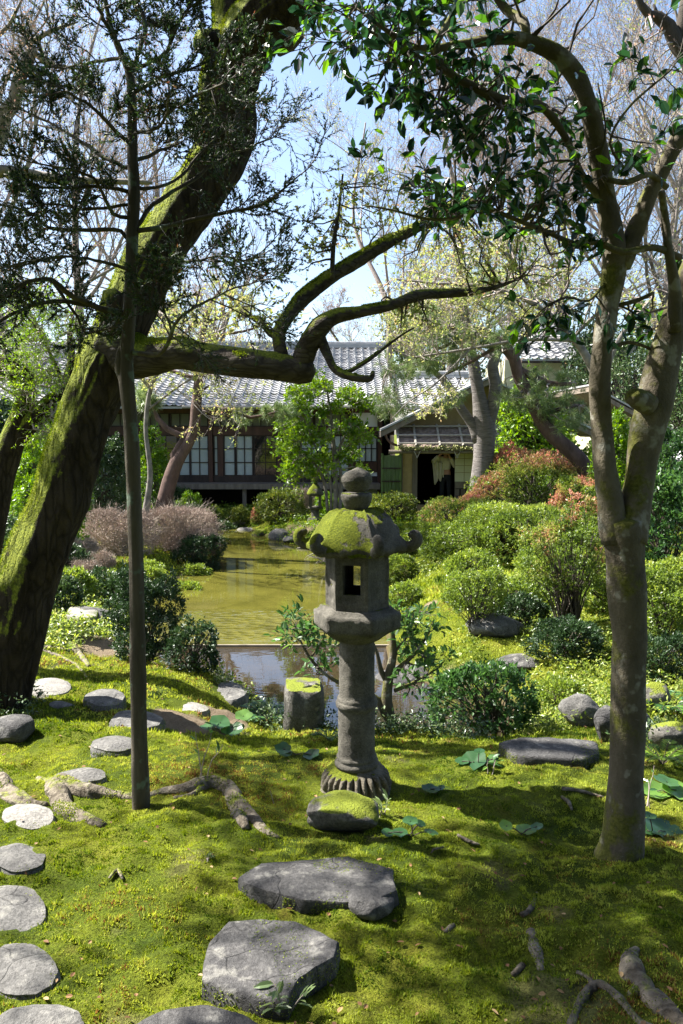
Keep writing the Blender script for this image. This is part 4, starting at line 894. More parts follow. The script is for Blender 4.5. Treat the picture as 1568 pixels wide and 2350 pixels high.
for PP, n, t0 in ((P, 3, .68), (P2, 2, .5)):
    s, d, l, r = spawn(PP, np.full(PP.shape[:2], .002), n, .9, t0, .5, rg=rg); d[:, 2] -= .08
    ln = rg.uniform(.035, .074, len(s)); leaves(kf, s, d, ln, ln * rg.uniform(.42, .55, len(s)), None, 'leaf', rg, .55, .12)
kw.build('twigs', BK_TWIGD, kt); kf.build('crown', LF_CAM, kt)
for i, (pts, lift) in enumerate([([(1600, 2400, 44), (1545, 2340, 42), (1490, 2290, 44), (1455, 2245, 44), (1448, 2200, 34), (1460, 2180, 14)], .5), ([(1460, 2275, 22), (1442, 2290, 14)], .5), ([(1310, 2360, 14), (1335, 2300, 20), (1370, 2272, 20), (1420, 2300, 20), (1460, 2340, 16), (1500, 2370, 14)], .7), ([(1365, 2275, 16), (1350, 2250, 10), (1325, 2236, 8)], .7),
    ([(1222, 2140, 22), (1226, 2175, 32), (1236, 2200, 26), (1242, 2232, 14)], .3), ([(1195, 2108, 14), (1212, 2098, 12), (1222, 2078, 14), (1232, 2050, 8)], .6), ([(1175, 2238, 9), (1195, 2222, 15), (1206, 2212, 10)], .6), ([(1020, 2140, 9), (1035, 2128, 11), (1050, 2118, 5)], .6)]):
    P, Rr = groundpath(pts, lift); mm = M(); a, b_ = tube(mm, P - [0, 0, 1] * (Rr * .6)[:, None], Rr * .95, step=.012, sides=20, amp=.26, nf=16, seed=140 + i, ridge=.15); ro_ = mm.build('root', BK_ROOT, kt, smooth=True); mossify(ro_, LF_MOSS, 500, lambda Pm, Nm: ss(fnoise(Pm, 9, 3, 3), -.05, .15), .004, .011, .005, 80 + i, thr=-.3)
    for j in range(0, len(a), 3): ROOTX.append((a[j][0], a[j][1], b_[j] * .8))
# ------------------------------------------------------------------ buildings
def X(u, Y): return float(at(u, 1000, Y)[0])
def Z(v, Y): return float(at(784, v, Y)[2])
WOOD = simple('dark_timber', (.035, .022, .016), .6, .4, 6, .3, .01, (1, 1, .2))
WOODR = simple('reddish_timber', (.07, .032, .02), .6, .35, 6, .3, .01, (1, 1, .2))
WOODG = simple('weathered_timber', (.16, .13, .10), .8, .35, 8, .4, .01, (1, 1, .15))
PLASTER = simple('white_plaster', (.62, .62, .58), .9, .06, 3)
CREAM = simple('cream_plaster', (.52, .50, .33), .9, .08, 3)
OCHRE = simple('ochre_mud_wall', (.42, .31, .15), .95, .18, 4, .3, .01)
OCHRED = simple('dull_and_shaded_ochre', (.22, .16, .08), .95, .15, 4)
SHOJI = simple('shoji_paper', (.40, .43, .40), .9, .05, 2)
TRANS = simple('transom_paper', (.14, .145, .10), .9, .15, 2)
m_, nt_, o_ = mat('window_glass'); n_ = noise(nt_, 3, 3)
pr(nt_, o_, (.012, .014, .012), .04, bump(nt_, n_, .15, .01), .8); GLASS = m_
m_, nt_, o_ = mat('clear_glass'); g1 = nt_.nodes.new('ShaderNodeBsdfGlossy'); g1.inputs['Roughness'].default_value = .03; t1 = nt_.nodes.new('ShaderNodeBsdfTransparent'); mx = nt_.nodes.new('ShaderNodeMixShader'); mx.inputs[0].default_value = .12
nt_.links.new(t1.outputs[0], mx.inputs[1]); nt_.links.new(g1.outputs[0], mx.inputs[2]); nt_.links.new(mx.outputs[0], o_.inputs[0]); CGLASS = m_
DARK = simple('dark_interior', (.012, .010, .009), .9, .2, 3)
m_, nt_, o_ = mat('roof_tile'); n_ = noise(nt_, 2.5, 4); n2_ = noise(nt_, 30, 3)
tcc = ramp(nt_, n_, [(.3, (.25, .248, .245)), (.7, (.40, .395, .39))]).outputs[0]
pr(nt_, o_, tcc, .48, bump(nt_, n2_, .15, .005), .4); TILE = m_
BAMBOO = simple('green_bamboo', (.06, .10, .025), .35, .3, 12, .1, .003, (1, 1, .2), .5)
BAMW = simple('weathered_bamboo', (.30, .27, .225), .6, .2, 12)
THATCH = simple('bark_shingle', (.20, .15, .12), .95, .5, 18, .9, .03, (.4, 1, 1))
THMOSS = simple('mossy_bark_edge', (.30, .30, .12), .95, .6, 16, .9, .03)
METAL = simple('copper_pipe', (.13, .07, .05), .4, .3, 5)

def tile_roof(x0, x1, ye, ze, yr, zr, parent, pitch=.27, rows_=.26, name='roof', skew0=0, skew1=0, ridge=True):
    """pantiled slope facing the garden from eave (ye,ze) up to ridge (yr,zr)"""
    L = math.hypot(yr - ye, zr - ze); nr = int(L / rows_); nc = int((x1 - x0) / pitch); sub = 8
    t = np.linspace(0, nc * 1.0, nc * sub + 1)
    fx = t % 1.0
    wave = np.where(fx < .72, -.028 * np.sin(np.pi * fx / .72), .035 * np.sin(np.pi * (fx - .72) / .28)) 
    rows = []
    for r in range(nr):
        for q, dz in ((0.0, .034), (.97, .0), ): rows.append((r + q, dz, r))
    dy, dz_ = (yr - ye) / L, (zr - ze) / L; nrm = np.array([0, -dz_, dy])
    V = []
    for (s_, d_, r) in rows:
        a = s_ * rows_; xx = x0 + t * pitch + skew0 * a * 0
        off = wave + d_ + .006 * vnoise(np.stack([t.astype(int) * 1.0, np.full(len(t), r * 1.0), 0 * t], -1), 1, 5)
        edge = (.03 * np.sin(np.pi * np.clip(fx / .72, 0, 1)) * (-1)) if d_ > 0 else 0
        V.append(np.stack([xx, ye + dy * (a + edge) + nrm[1] * off, ze + dz_ * (a + edge) + nrm[2] * off], -1))
    V = np.array(V); a, b = V.shape[:2]; idx = np.arange(a * b).reshape(a, b)
    m = M(); m.add(V, np.stack([idx[:-1, :-1], idx[:-1, 1:], idx[1:, 1:], idx[1:, :-1]], -1).reshape(-1, 4))
    # under board and round eave ends
    m.box(x0, x1, ye + .04, ye + .1, ze - .09, ze - .025)
    n8 = 8
    for c in range(nc):
        xc = x0 + (c + .86) * pitch; P = np.array([[xc, ye - .03, ze + .045], [xc, ye + .06, ze + .06]]); btubes(m, P[None], np.full((1, 2), .045), 8)
        k = m.n; aa = np.linspace(0, 2 * np.pi, 9)[:-1]; m.add([(xc + .045 * math.cos(q), ye - .03, ze + .045 + .045 * math.sin(q)) for q in aa], []); m.f.append(np.array([[k + i for i in range(8)]]))
    rfo = m.build(name, TILE, parent)
    if ridge:
        m = M()
        for i, (h, w) in enumerate(((.0, .20), (.075, .18))): m.box(x0, x1, yr - w, yr + w, zr + h - .03, zr + h + .038)
        P = np.array([[x0, yr, zr + .14], [x1, yr, zr + .14]]); btubes(m, P[None], np.full((1, 2), .09), 10)
        m.build('ridge', TILE, rfo)
    return rfo
YW = 24.6
hs = thing('house', 'long low tea house with grey tiled roof and shoji windows behind the pond', 'house', (0, YW, .4))
ze = Z(930, 23.5); zr_ = Z(797, 31)
xl, xr = X(-80, 23.5), X(915, 24)
rfo = tile_roof(xl, xr, 23.5, ze, 31, zr_, hs)
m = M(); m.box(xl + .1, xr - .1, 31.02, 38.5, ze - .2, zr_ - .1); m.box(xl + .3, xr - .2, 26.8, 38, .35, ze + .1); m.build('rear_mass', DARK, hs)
m = M(); btubes(m, np.array([[[X(420, 23.4), 23.38, ze - .05], [X(905, 23.4), 23.38, ze - .05]]]), np.full((1, 2), .045), 8); m.build('gutter', BAMW, hs)
m = M()
for i in range(60):
    x = xl + .2 + i * (xr - xl - .4) / 59; V0 = np.array([[[x, 23.62, ze - .07], [x, 26.5, ze + .8]]]); btubes(m, V0, np.full((1, 2), .035), 4)
m.build('rafters', WOODR, hs)
x0, x1 = X(150, YW), X(905, YW)
zf_, zs_, zl_, zt0, zt1 = Z(1106, YW), Z(1092, YW), Z(998, YW), Z(979, YW), Z(947, YW)
m = M(); m.box(x0, x1, YW - .06, YW + .12, zl_, zt0); m.box(x0, x1, YW - .05, YW + .1, zt1, zt1 + .12); m.build('beam', WOODR, hs)
m = M(); m.box(x0, x1, YW + .02, YW + .1, zt1 + .12, ze + .4); m.build('upper_wall', TRANS, hs)
m = M(); m.box(x0, X(870, YW), 23.75, YW + .3, zf_ - .16, zf_); m.build('veranda', WOODG, hs)
m = M(); m.box(x0, x1, YW - .04, YW + .1, zf_, zs_); m.build('sill', WOOD, hs)
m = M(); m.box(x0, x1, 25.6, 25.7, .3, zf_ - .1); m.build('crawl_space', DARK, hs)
for u in (205, 300, 390, 560, 640, 720, 780): 
    m = M(); x = X(u, 23.9); m.box(x - .06, x + .06, 23.85, 23.97, .3, zf_ - .16); m.build('veranda_post', WOODG, hs)
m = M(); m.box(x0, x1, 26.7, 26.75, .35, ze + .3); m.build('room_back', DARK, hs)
for u, w in ((205, 8), (300, 7), (484, 9), (640, 8), (806, 8), (872, 10)):
    m = M(); x = X(u, YW); ww = w / F * YW / 2; m.box(x - ww, x + ww, YW - .1, YW + .14, .4 if u > 800 else zf_, ze + .1); m.build('post', WOODR, hs)
def lattice(u0, u1, zb_, zt_, cols, rows, pane, Y=YW, name='window', fr=.035, thin=.014):
    xa, xb = X(u0, Y), X(u1, Y); f = M()
    f.box(xa, xa + fr, Y - .02, Y + .03, zb_, zt_); f.box(xb - fr, xb, Y - .02, Y + .03, zb_, zt_)
    f.box(xa + fr, xb - fr, Y - .018, Y + .028, zb_, zb_ + fr); f.box(xa + fr, xb - fr, Y - .018, Y + .028, zt_ - fr, zt_)
    for i in range(1, cols): x = xa + (xb - xa) * i / cols; f.box(x - thin, x + thin, Y - .012, Y + .02, zb_ + fr, zt_ - fr)
    for i in range(1, rows): z = zb_ + (zt_ - zb_) * i / rows; f.box(xa + fr, xb - fr, Y - .009, Y + .017, z - thin, z + thin)
    w = f.build(name, WOOD, hs); q = M(); q.box(xa + .01, xb - .01, Y + .022, Y + .035, zb_ + .01, zt_ - .01); q.build('pane', pane, w)
for a, b in ((210, 300), (304, 390), (392, 479), (490, 560), (562, 636), (644, 720), (722, 802)): lattice(a, b, zt0, zt1, 4, 1, TRANS)
for a, b, p in ((210, 255, SHOJI), (257, 299, GLASS), (304, 352, GLASS), (352, 408, GLASS), (409, 436, SHOJI), (436, 479, SHOJI), (490, 501, SHOJI), (513, 540, SHOJI), (541, 581, SHOJI), (582, 636, GLASS), (644, 690, GLASS), (690, 740, SHOJI), (741, 802, SHOJI)):
    lattice(a, b, zs_, zl_, max(1, round((b - a) / 24)), 3, p)
m = M(); x = X(506, YW); m.box(x - .08, x + .08, YW - .03, YW + .06, zs_, zl_); m.build('post', WOODR, hs)
# white wall bay next to the entrance
zwl = Z(1060, YW)
m = M(); m.box(X(811, YW), X(866, YW), YW - .01, YW + .08, zt0, ze + .1); m.build('wall', PLASTER, hs)
m = M(); m.box(X(811, YW), X(866, YW), YW - .01, YW + .08, .45, Z(1083, YW)); m.build('wall', PLASTER, hs)
m = M(); m.box(X(811, YW), X(866, YW), YW - .04, YW + .1, Z(1083, YW), zwl); m.build('beam', WOODR, hs)
lattice(811, 866, zwl, zl_, 4, 2, SHOJI)

# second, lower tiled roof and the entrance wing with gable
YE = 23.4
en = thing('entrance_wing', 'ochre entrance wing with gable, bark awning and dark open doorway', 'house', (X(1000, YE), YE, .4))
tile_roof(X(916, 24.2), X(1112, 24.2), 24.1, Z(932, 24.1), 27.6, Z(866, 27.6), en, ridge=True)
m = M(); m.box(X(1060, 24), X(1190, 24), 25, 30, .4, Z(930, 24)); m.build('rear_mass', OCHRED, en)
xa, xb, xc = X(925, YE), X(958, YE), X(1046, YE); xd = X(1190, YE)
zd = Z(1032, YE); zfl = Z(1158, YE)
m = M(); m.box(xa, X(947, YE), YE, YE + .15, .35, zd); m.build('mud_wall', OCHRE, en)
for u0, u1 in ((919, 925), (947, 958.5), (1089, 1094), (1186, 1190)):
    m = M(); m.box(X(u0, YE), X(u1, YE), YE - .04, YE + .18, .35, zd); m.build('post', WOODG, en)
m = M(); m.box(xc, X(1089, YE), YE + .02, YE + .1, Z(1105, YE), zd); m.build('cream_panel', CREAM, en)
m = M()
for v in (1052, 1068, 1084): m.box(xc, X(1089, YE), YE + .012, YE + .02, Z(v, YE) - .006, Z(v, YE) + .006)
m.box(X(1067, YE) - .006, X(1067, YE) + .006, YE + .013, YE + .02, Z(1105, YE), zd); m.build('panel_seams', OCHRED, en)
m = M(); m.box(xc, X(1089, YE), YE + .02, YE + .1, zfl, Z(1106, YE)); m.build('wainscot', WOODG, en)
m = M()
for u in (1058, 1072): m.box(X(u, YE) - .03, X(u, YE) + .03, YE, YE + .02, zfl, Z(1120, YE))
for v in (1121, 1138): m.box(xc + .01, X(1089, YE) - .01, YE - .002, YE + .018, Z(v, YE) - .012, Z(v, YE) + .012)
m.build('batten', WOOD, en)
m = M(); m.box(X(1094, YE), X(1186, YE), YE + .03, YE + .12, .35, zd); m.build('mud_wall', OCHRED, en)
m = M(); m.box(xb, xc, YE - .25, YE + .15, .3, zfl); m.build('step', OCHRED, en)
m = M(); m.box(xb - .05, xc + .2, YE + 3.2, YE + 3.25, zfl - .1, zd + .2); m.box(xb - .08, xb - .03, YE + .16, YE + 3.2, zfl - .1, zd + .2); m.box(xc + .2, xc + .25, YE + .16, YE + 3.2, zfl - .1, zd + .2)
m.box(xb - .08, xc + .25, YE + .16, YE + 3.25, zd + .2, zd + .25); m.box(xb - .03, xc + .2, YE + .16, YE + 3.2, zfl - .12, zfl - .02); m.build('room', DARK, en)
# gable
pk = (X(1112, YE - .1), Z(872, YE - .1)); el = (X(873, YE - .5), Z(990, YE - .5)); slope = (pk[1] - el[1]) / (pk[0] - el[0])
er = (2 * pk[0] - el[0], el[1])
m = M(); yg = YE + .02
V = [(X(919, YE), yg, zd), (xd, yg, zd), (xd, yg, pk[1] - slope * abs(xd - pk[0]) - .1), (pk[0], yg, pk[1] - .1), (X(919, YE), yg, pk[1] - slope * (pk[0] - X(919, YE)) - .1)]
V2 = [(a, yg + .12, c) for a, b, c in V]; m.add(V + V2, []); m.f.append(np.array([[0, 1, 2, 3, 4]])); m.f.append(np.array([[9, 8, 7, 6, 5]])); m.f.append(np.array([[i, (i + 1) % 5 + 0, (i + 1) % 5 + 5, i + 5] for i in range(5)])[:, ::-1])
m.build('gable_wall', OCHRED, en)  # darker ochre paints in the shade of the roof on the gable
def slope_slab(p0, p1, y0, y1, t, dz, mt, name, par=en):
    (xA, zA), (xB, zB) = p0, p1; m = M()
    V = [(xA, y0, zA + dz), (xB, y0, zB + dz), (xB, y1, zB + dz), (xA, y1, zA + dz)]; V += [(a, b, c - t) for a, b, c in V]
    m.add(V, np.array([(0, 1, 2, 3), (7, 6, 5, 4), (0, 4, 5, 1), (1, 5, 6, 2), (2, 6, 7, 3), (3, 7, 4, 0)])); return m.build(name, mt, par)
slope_slab(el, pk, YE - .55, YE + .8, .16, 0, WOODG, 'verge_board'); slope_slab(er, pk, YE - .55, YE + .8, .16, 0, WOODG, 'verge_board')
slope_slab(el, pk, YE - .6, YE + 1.0, .06, .075, TILE, 'verge_tiles'); slope_slab(er, pk, YE - .6, YE + 1.0, .06, .075, TILE, 'verge_tiles')
# lean-to bark awning with bamboo battens
ya0, za0 = 22.5, Z(1026, 22.5); ya1, za1 = 23.36, Z(978, 23.36)
xA, xB = X(915, 22.5), X(1186, 22.5)
aw = slope_slab((0, 0), (1, 0), 0, 1, .08, 0, THATCH, 'awning'); bpy.data.objects.remove(aw)
m = M(); nx_, ny_ = 90, 14; gx_ = np.linspace(xA, xB, nx_); ty = np.linspace(0, 1, ny_)
GXa, T_ = np.meshgrid(gx_, ty); Va = np.stack([GXa, ya0 + (ya1 - ya0) * T_, za0 + (za1 - za0) * T_ + fnoise(np.stack([GXa * 3, T_ * 3, 0 * T_], -1), 4, 4, 2) * .03], -1)
Vb = Va - [0, 0, .07]; id_ = np.arange(nx_ * ny_).reshape(ny_, nx_); q = np.stack([id_[:-1, :-1], id_[:-1, 1:], id_[1:, 1:], id_[1:, :-1]], -1).reshape(-1, 4)
n_ = nx_ * ny_; e_ = np.stack([id_[0, :-1], id_[0, :-1] + n_, id_[0, 1:] + n_, id_[0, 1:]], -1)
m.add(np.concatenate([Va.reshape(-1, 3), Vb.reshape(-1, 3)]), [q, q[:, ::-1] + n_, e_]); aw = m.build('awning', THATCH, en)
m = M()
for u in (915, 955, 1010, 1063, 1117, 1150, 1186):
    x = X(u, 22.5); btubes(m, np.array([[[x, ya0 - .05, za0 + .05], [x, ya1, za1 + .05]]]), np.full((1, 2), .035), 6)
for f in (.04, .42, .85): btubes(m, np.array([[[xA, ya0 + (ya1 - ya0) * f - .02, za0 + (za1 - za0) * f + .09], [xB, ya0 + (ya1 - ya0) * f - .02, za0 + (za1 - za0) * f + .09]]]), np.full((1, 2), .028), 6)
m.build('bamboo_battens', BAMW, aw)
m = M(); rg = np.random.default_rng(5)
C = np.stack([rg.uniform(xA, xB, 700), ya0 - rg.uniform(0, .08, 700), za0 - rg.uniform(-.03, .06, 700)], -1); leaves(m, C, rdir(700, rg), .07, .035, None, 'dia', rg); m.build('mossy_fringe', THMOSS, aw)
m = M(); btubes(m, np.array([[[X(893, 22.55), 22.6, za0 - .13], [X(1186, 22.55), 22.6, za0 - .13]]]), np.full((1, 2), .055), 8); m.build('eave_pole', WOODG, aw)
for u in (958, 1050):
    m = M(); x = X(u, 22.5)
    for sgn in (-1, 1): btubes(m, np.array([[[x, 22.5, za0 - .3], [x + sgn * .09, 22.5, za0 - .1]]]), np.full((1, 2), .012), 5)
    m.build('gutter_hook', BAMW, aw)
m = M(); tube(m, np.array([(X(883, 23), 23, Z(985, 23)), (X(886, 23), 23, Z(1002, 23)), (X(896, 23), 23, Z(1015, 23)), (X(912, 23), 23, Z(1022, 23))]), np.full(4, .035), step=.1, sides=8, amp=0); m.build('pipe', METAL, en, smooth=True)
# bamboo sleeve fence
bf = thing('bamboo_screen', 'narrow green bamboo screen standing left of the doorway', 'screen', (X(900, 23.1), 23.1, .4))
rg = np.random.default_rng(9); m = M(); xs = np.linspace(X(881, 23.1), X(917, 23.1), 15)
for x in xs: btubes(m, np.array([[[x, 23.1 + rg.uniform(-.02, .02), .42], [x, 23.1, Z(1043, 23.1) - rg.uniform(0, .03)]]]), np.full((1, 2), .02), 6)
m.build('bamboo_canes', BAMBOO, bf)
for u in (878, 920):
    m = M(); btubes(m, np.array([[[X(u, 23.1), 23.1, .4], [X(u, 23.1), 23.1, Z(1040, 23.1)]]]), np.full((1, 2), .04), 10); m.build('post', BAMBOO, bf)
for v in (1074, 1104, 1130, 1148):
    m = M(); z = Z(v, 23.1); m.box(X(877, 23.1), X(921, 23.1), 23.05, 23.07, z - .02, z + .02); m.build('crossbar', WOOD, bf)

# upper building at right behind, gate roof at far right, building left
YU = 31.0
ub = thing('upper_house', 'upper storey with tiled roof and pale wall, seen above the pine at right', 'house', (X(1260, YU), YU, .4))
tile_roof(X(1195, YU), X(1338, YU), YU, Z(822, YU), YU + 5, Z(735, YU + 5), ub, pitch=.33, rows_=.33)
m = M(); m.box(X(1165, YU), X(1300, YU), YU + .8, YU + 5, .4, Z(822, YU)); m.build('wall', CREAM, ub)
m = M(); m.box(X(1195, YU), X(1338, YU), YU + .05, YU + .25, Z(832, YU), Z(825, YU)); m.build('fascia', WOOD, ub)
m = M(); btubes(m, np.array([[[X(1330, YU), YU + .1, Z(830, YU)], [X(1330, YU), YU + .1, .4]]]), np.full((1, 2), .06), 8); m.build('downpipe', METAL, ub)
YR = 25.5
rb_ = thing('storehouse', 'pale walled building with dark gable edge between the camellia trunks', 'house', (X(1440, YR), YR, .4))
m = M(); m.box(X(1405, YR), X(1448, YR), YR, YR + 4, .4, Z(950, YR)); m.build('wall', CREAM, rb_)
m = M(); m.box(X(1448, YR), X(1455, YR), YR - .02, YR + .1, .4, Z(960, YR)); m.build('post', WOOD, rb_)
m = M(); m.box(X(1455, YR), X(1640, YR), YR + .1, YR + 4, .4, Z(990, YR)); m.build('wall', OCHRED, rb_)
slope_slab((X(1340, YR), Z(890, YR)), (X(1600, YR), Z(1030, YR)), YR - .5, YR + 4.5, .14, 0, WOODG, 'roof', rb_)
slope_slab((X(1340, YR), Z(888, YR)), (X(1600, YR), Z(1028, YR)), YR - .55, YR + 4.5, .05, .07, TILE, 'roof_tiles', rb_)
gr = thing('gate_roof', 'low bright tiled gate roof at the right edge', 'gate', (X(1500, 22.5), 22.5, .4))
tile_roof(X(1404, 22), X(1640, 22), 22, Z(1060, 22), 23.4, Z(1018, 23.4), gr, pitch=.2, rows_=.2)
m = M(); m.box(X(1420, 22.6), X(1640, 22.6), 22.8, 23.0, .4, Z(1060, 22.4)); m.build('wall', OCHRED, gr)
lb = thing('side_house', 'white walled house with grey roof glimpsed behind the trees at far left', 'house', (X(30, 27), 27, .4))
m = M(); m.box(X(-200, 27), X(100, 27), 27.4, 31, .4, Z(860, 27)); m.build('wall', PLASTER, lb)
tile_roof(X(-220, 26.5), X(75, 26.5), 26.3, Z(858, 26.5), 31, Z(800, 31), lb)
m = M(); m.box(X(-220, 24), X(150, 24), 24, 24.1, .4, Z(1150, 24)); m.box(X(-220, 24), X(150, 24), 24.02, 24.1, .4, Z(1010, 24)); m.build('board_wall', WOODG, lb)

# ------------------------------------------------------------------ person with camera in the doorway
def skinned(name, verts, edges, radii, mt, parent, sub=2, root=0):
    me = bpy.data.meshes.new(name); me.from_pydata(verts, edges, []); me.materials.append(mt)
    o = bpy.data.objects.new(name, me); col.objects.link(o); o.parent = parent; o.matrix_parent_inverse = Matrix.Translation(-Vector(parent.location))
    md = o.modifiers.new('skin', 'SKIN'); md.use_smooth_shade = True
    for i, r in enumerate(radii):
        sv = me.skin_vertices[0].data[i]; sv.radius = (r, r) if not isinstance(r, tuple) else r; sv.use_root = (i == root)
    s = o.modifiers.new('sub', 'SUBSURF'); s.levels = sub; s.render_levels = sub
    for p in me.polygons: p.use_smooth = True
    return o
YP = YE + .35
SKIN = simple('skin', (.42, .22, .15), .6, .08, 5); COAT = simple('beige_coat', (.50, .45, .34), .9, .12, 6); TROU = simple('dark_trousers', (.015, .015, .018), .9, .1, 5); HAIR = simple('dark_hair', (.012, .01, .008), .6, .1, 9); CAMM = simple('camera_body', (.012, .012, .012), .35, .1, 9)
px = X(1024, YP); zg = zfl - .02
pe = thing('person', 'person in a beige coat standing in the dark doorway, raising a camera to the face', 'person', (px, YP, zg))
def q(dx, dy, z): return (px + dx, YP + dy, zg + z)
V = [q(0, 0, .88), q(0, .0, 1.05), q(-.01, 0, 1.25), q(-.01, 0, 1.38), q(-.015, -.02, 1.45), q(-.02, -.05, 1.56), q(-.02, -.06, 1.65),
     q(-.17, 0, 1.36), q(-.40, -.10, 1.28), q(-.20, -.30, 1.50), q(-.14, -.33, 1.54), q(.17, 0, 1.36), q(.27, -.10, 1.12), q(.06, -.30, 1.46), q(.02, -.33, 1.53),
     q(-.10, 0, .82), q(-.11, -.02, .46), q(-.11, .02, .08), q(-.12, -.14, .04), q(.10, 0, .82), q(.11, -.02, .46), q(.11, .02, .08), q(.12, -.14, .04)]
E = [(0, 1), (1, 2), (2, 3), (3, 4), (4, 5), (5, 6), (3, 7), (7, 8), (8, 9), (9, 10), (3, 11), (11, 12), (12, 13), (13, 14), (0, 15), (15, 16), (16, 17), (17, 18), (0, 19), (19, 20), (20, 21), (21, 22)]
rad = [(.15, .11), (.14, .10), (.15, .10), (.12, .08), .05, .085, .08, .065, .045, .03, .032, .065, .045, .03, .032, .085, .055, .04, .035, .085, .055, .04, .035]
skinned('body', V, E, rad, SKIN, pe)
# five fingers and a thumb on each hand, closed on the camera
for hx, sg in ((-.14, 1), (.02, -1)):
    fv, fe, fr = [q(hx, -.33, 1.54)], [], [.02]
    for k in range(5):
        zz = 1.50 + k * .022; b0 = len(fv); ln = (.03, .042, .045, .04, .03)[k]
        fv += [q(hx + sg * .02, -.36, zz), q(hx + sg * (.02 + ln * .6), -.385, zz + .004), q(hx + sg * (.02 + ln), -.375, zz + .004)]; fe += [(0, b0), (b0, b0 + 1), (b0 + 1, b0 + 2)]; fr += [.010, .009, .008]
    skinned('hand', fv, fe, fr, SKIN, pe, 1)
# sleeves and open coat
V = [q(-.01, .01, 1.40), q(-.01, .0, 1.2), q(-.02, 0, .98), q(-.18, 0, 1.37), q(-.41, -.10, 1.27), q(-.24, -.27, 1.46), q(.18, 0, 1.37), q(.28, -.10, 1.11), q(.10, -.26, 1.40)]
skinned('coat', V, [(0, 1), (1, 2), (0, 3), (3, 4), (4, 5), (0, 6), (6, 7), (7, 8)], [(.13, .10), (.19, .13), (.18, .13), .085, .078, .06, .085, .078, .06], COAT, pe)
m = M(); g_ = []
for i, xx in enumerate(np.linspace(-.42, -.06, 14)):
    for j, tt in enumerate(np.linspace(0, 1, 12)):
        zb0 = 1.30 - .04 * abs(i - 5) / 5; zb1 = .66 + .10 * (i > 5) - .07 * math.sin(i * .9) ; g_.append((px + xx * (1 - .25 * tt) - .04 * tt, YP - .12 - .04 * math.sin(i * 1.4 + tt), zg + zb0 + (zb1 - zb0) * tt))
g_ = np.array(g_); id_ = np.arange(14 * 12).reshape(14, 12); qf = np.stack([id_[:-1, :-1], id_[:-1, 1:], id_[1:, 1:], id_[1:, :-1]], -1).reshape(-1, 4)
m.add(g_, qf); fl = m.build('coat_flap', COAT, pe, smooth=True); so = fl.modifiers.new('t', 'SOLIDIFY'); so.thickness = .012
skinned('trousers', [q(0, 0, .95), q(0, 0, .86), q(-.10, 0, .78), q(-.11, -.02, .46), q(-.11, .02, .1), q(.10, 0, .78), q(.11, -.02, .46), q(.11, .02, .1)], [(0, 1), (1, 2), (2, 3), (3, 4), (1, 5), (5, 6), (6, 7)], [(.16, .12), (.17, .12), .10, .075, .07, .10, .075, .07], TROU, pe)
m = M(); bm = bmesh.new(); bmesh.ops.create_icosphere(bm, subdivisions=3, radius=1); Vh = np.array([v.co[:] for v in bm.verts]); Fh = np.array([[v.index for v in f.verts] for f in bm.faces]); bm.free()
c = np.array(q(-.02, -.04, 1.62)); m.add(Vh * [.098, .105, .125] + c + [0, .025, .015], Fh); m.build('hair', HAIR, pe, smooth=True)
m = M()
for ex in (-.035, .035): m.add(Vh * .014 + np.array(q(-.02 + ex, -.135, 1.60)), Fh)
m.build('eyes', HAIR, pe); m = M(); m.add(Vh * [.014, .02, .025] + np.array(q(-.02, -.145, 1.565)), Fh); m.add(Vh * [.03, .008, .008] + np.array(q(-.02, -.137, 1.52)), Fh); m.build('nose_and_mouth', SKIN, pe, smooth=True)
cmr = thing('camera', 'black camera held up by the person in the doorway', 'camera', q(-.06, -.36, 1.56))
m = M(); m.box(px - .12, px + .0, YP - .38, YP - .32, zg + 1.52, zg + 1.60); m.box(px - .09, px - .05, YP - .375, YP - .325, zg + 1.60, zg + 1.625); m.build('body', CAMM, cmr)
m = M(); btubes(m, np.array([[[px - .06, YP - .38, zg + 1.56], [px - .06, YP - .46, zg + 1.56]]]), np.full((1, 2), .035), 14); m.build('lens', CAMM, cmr)
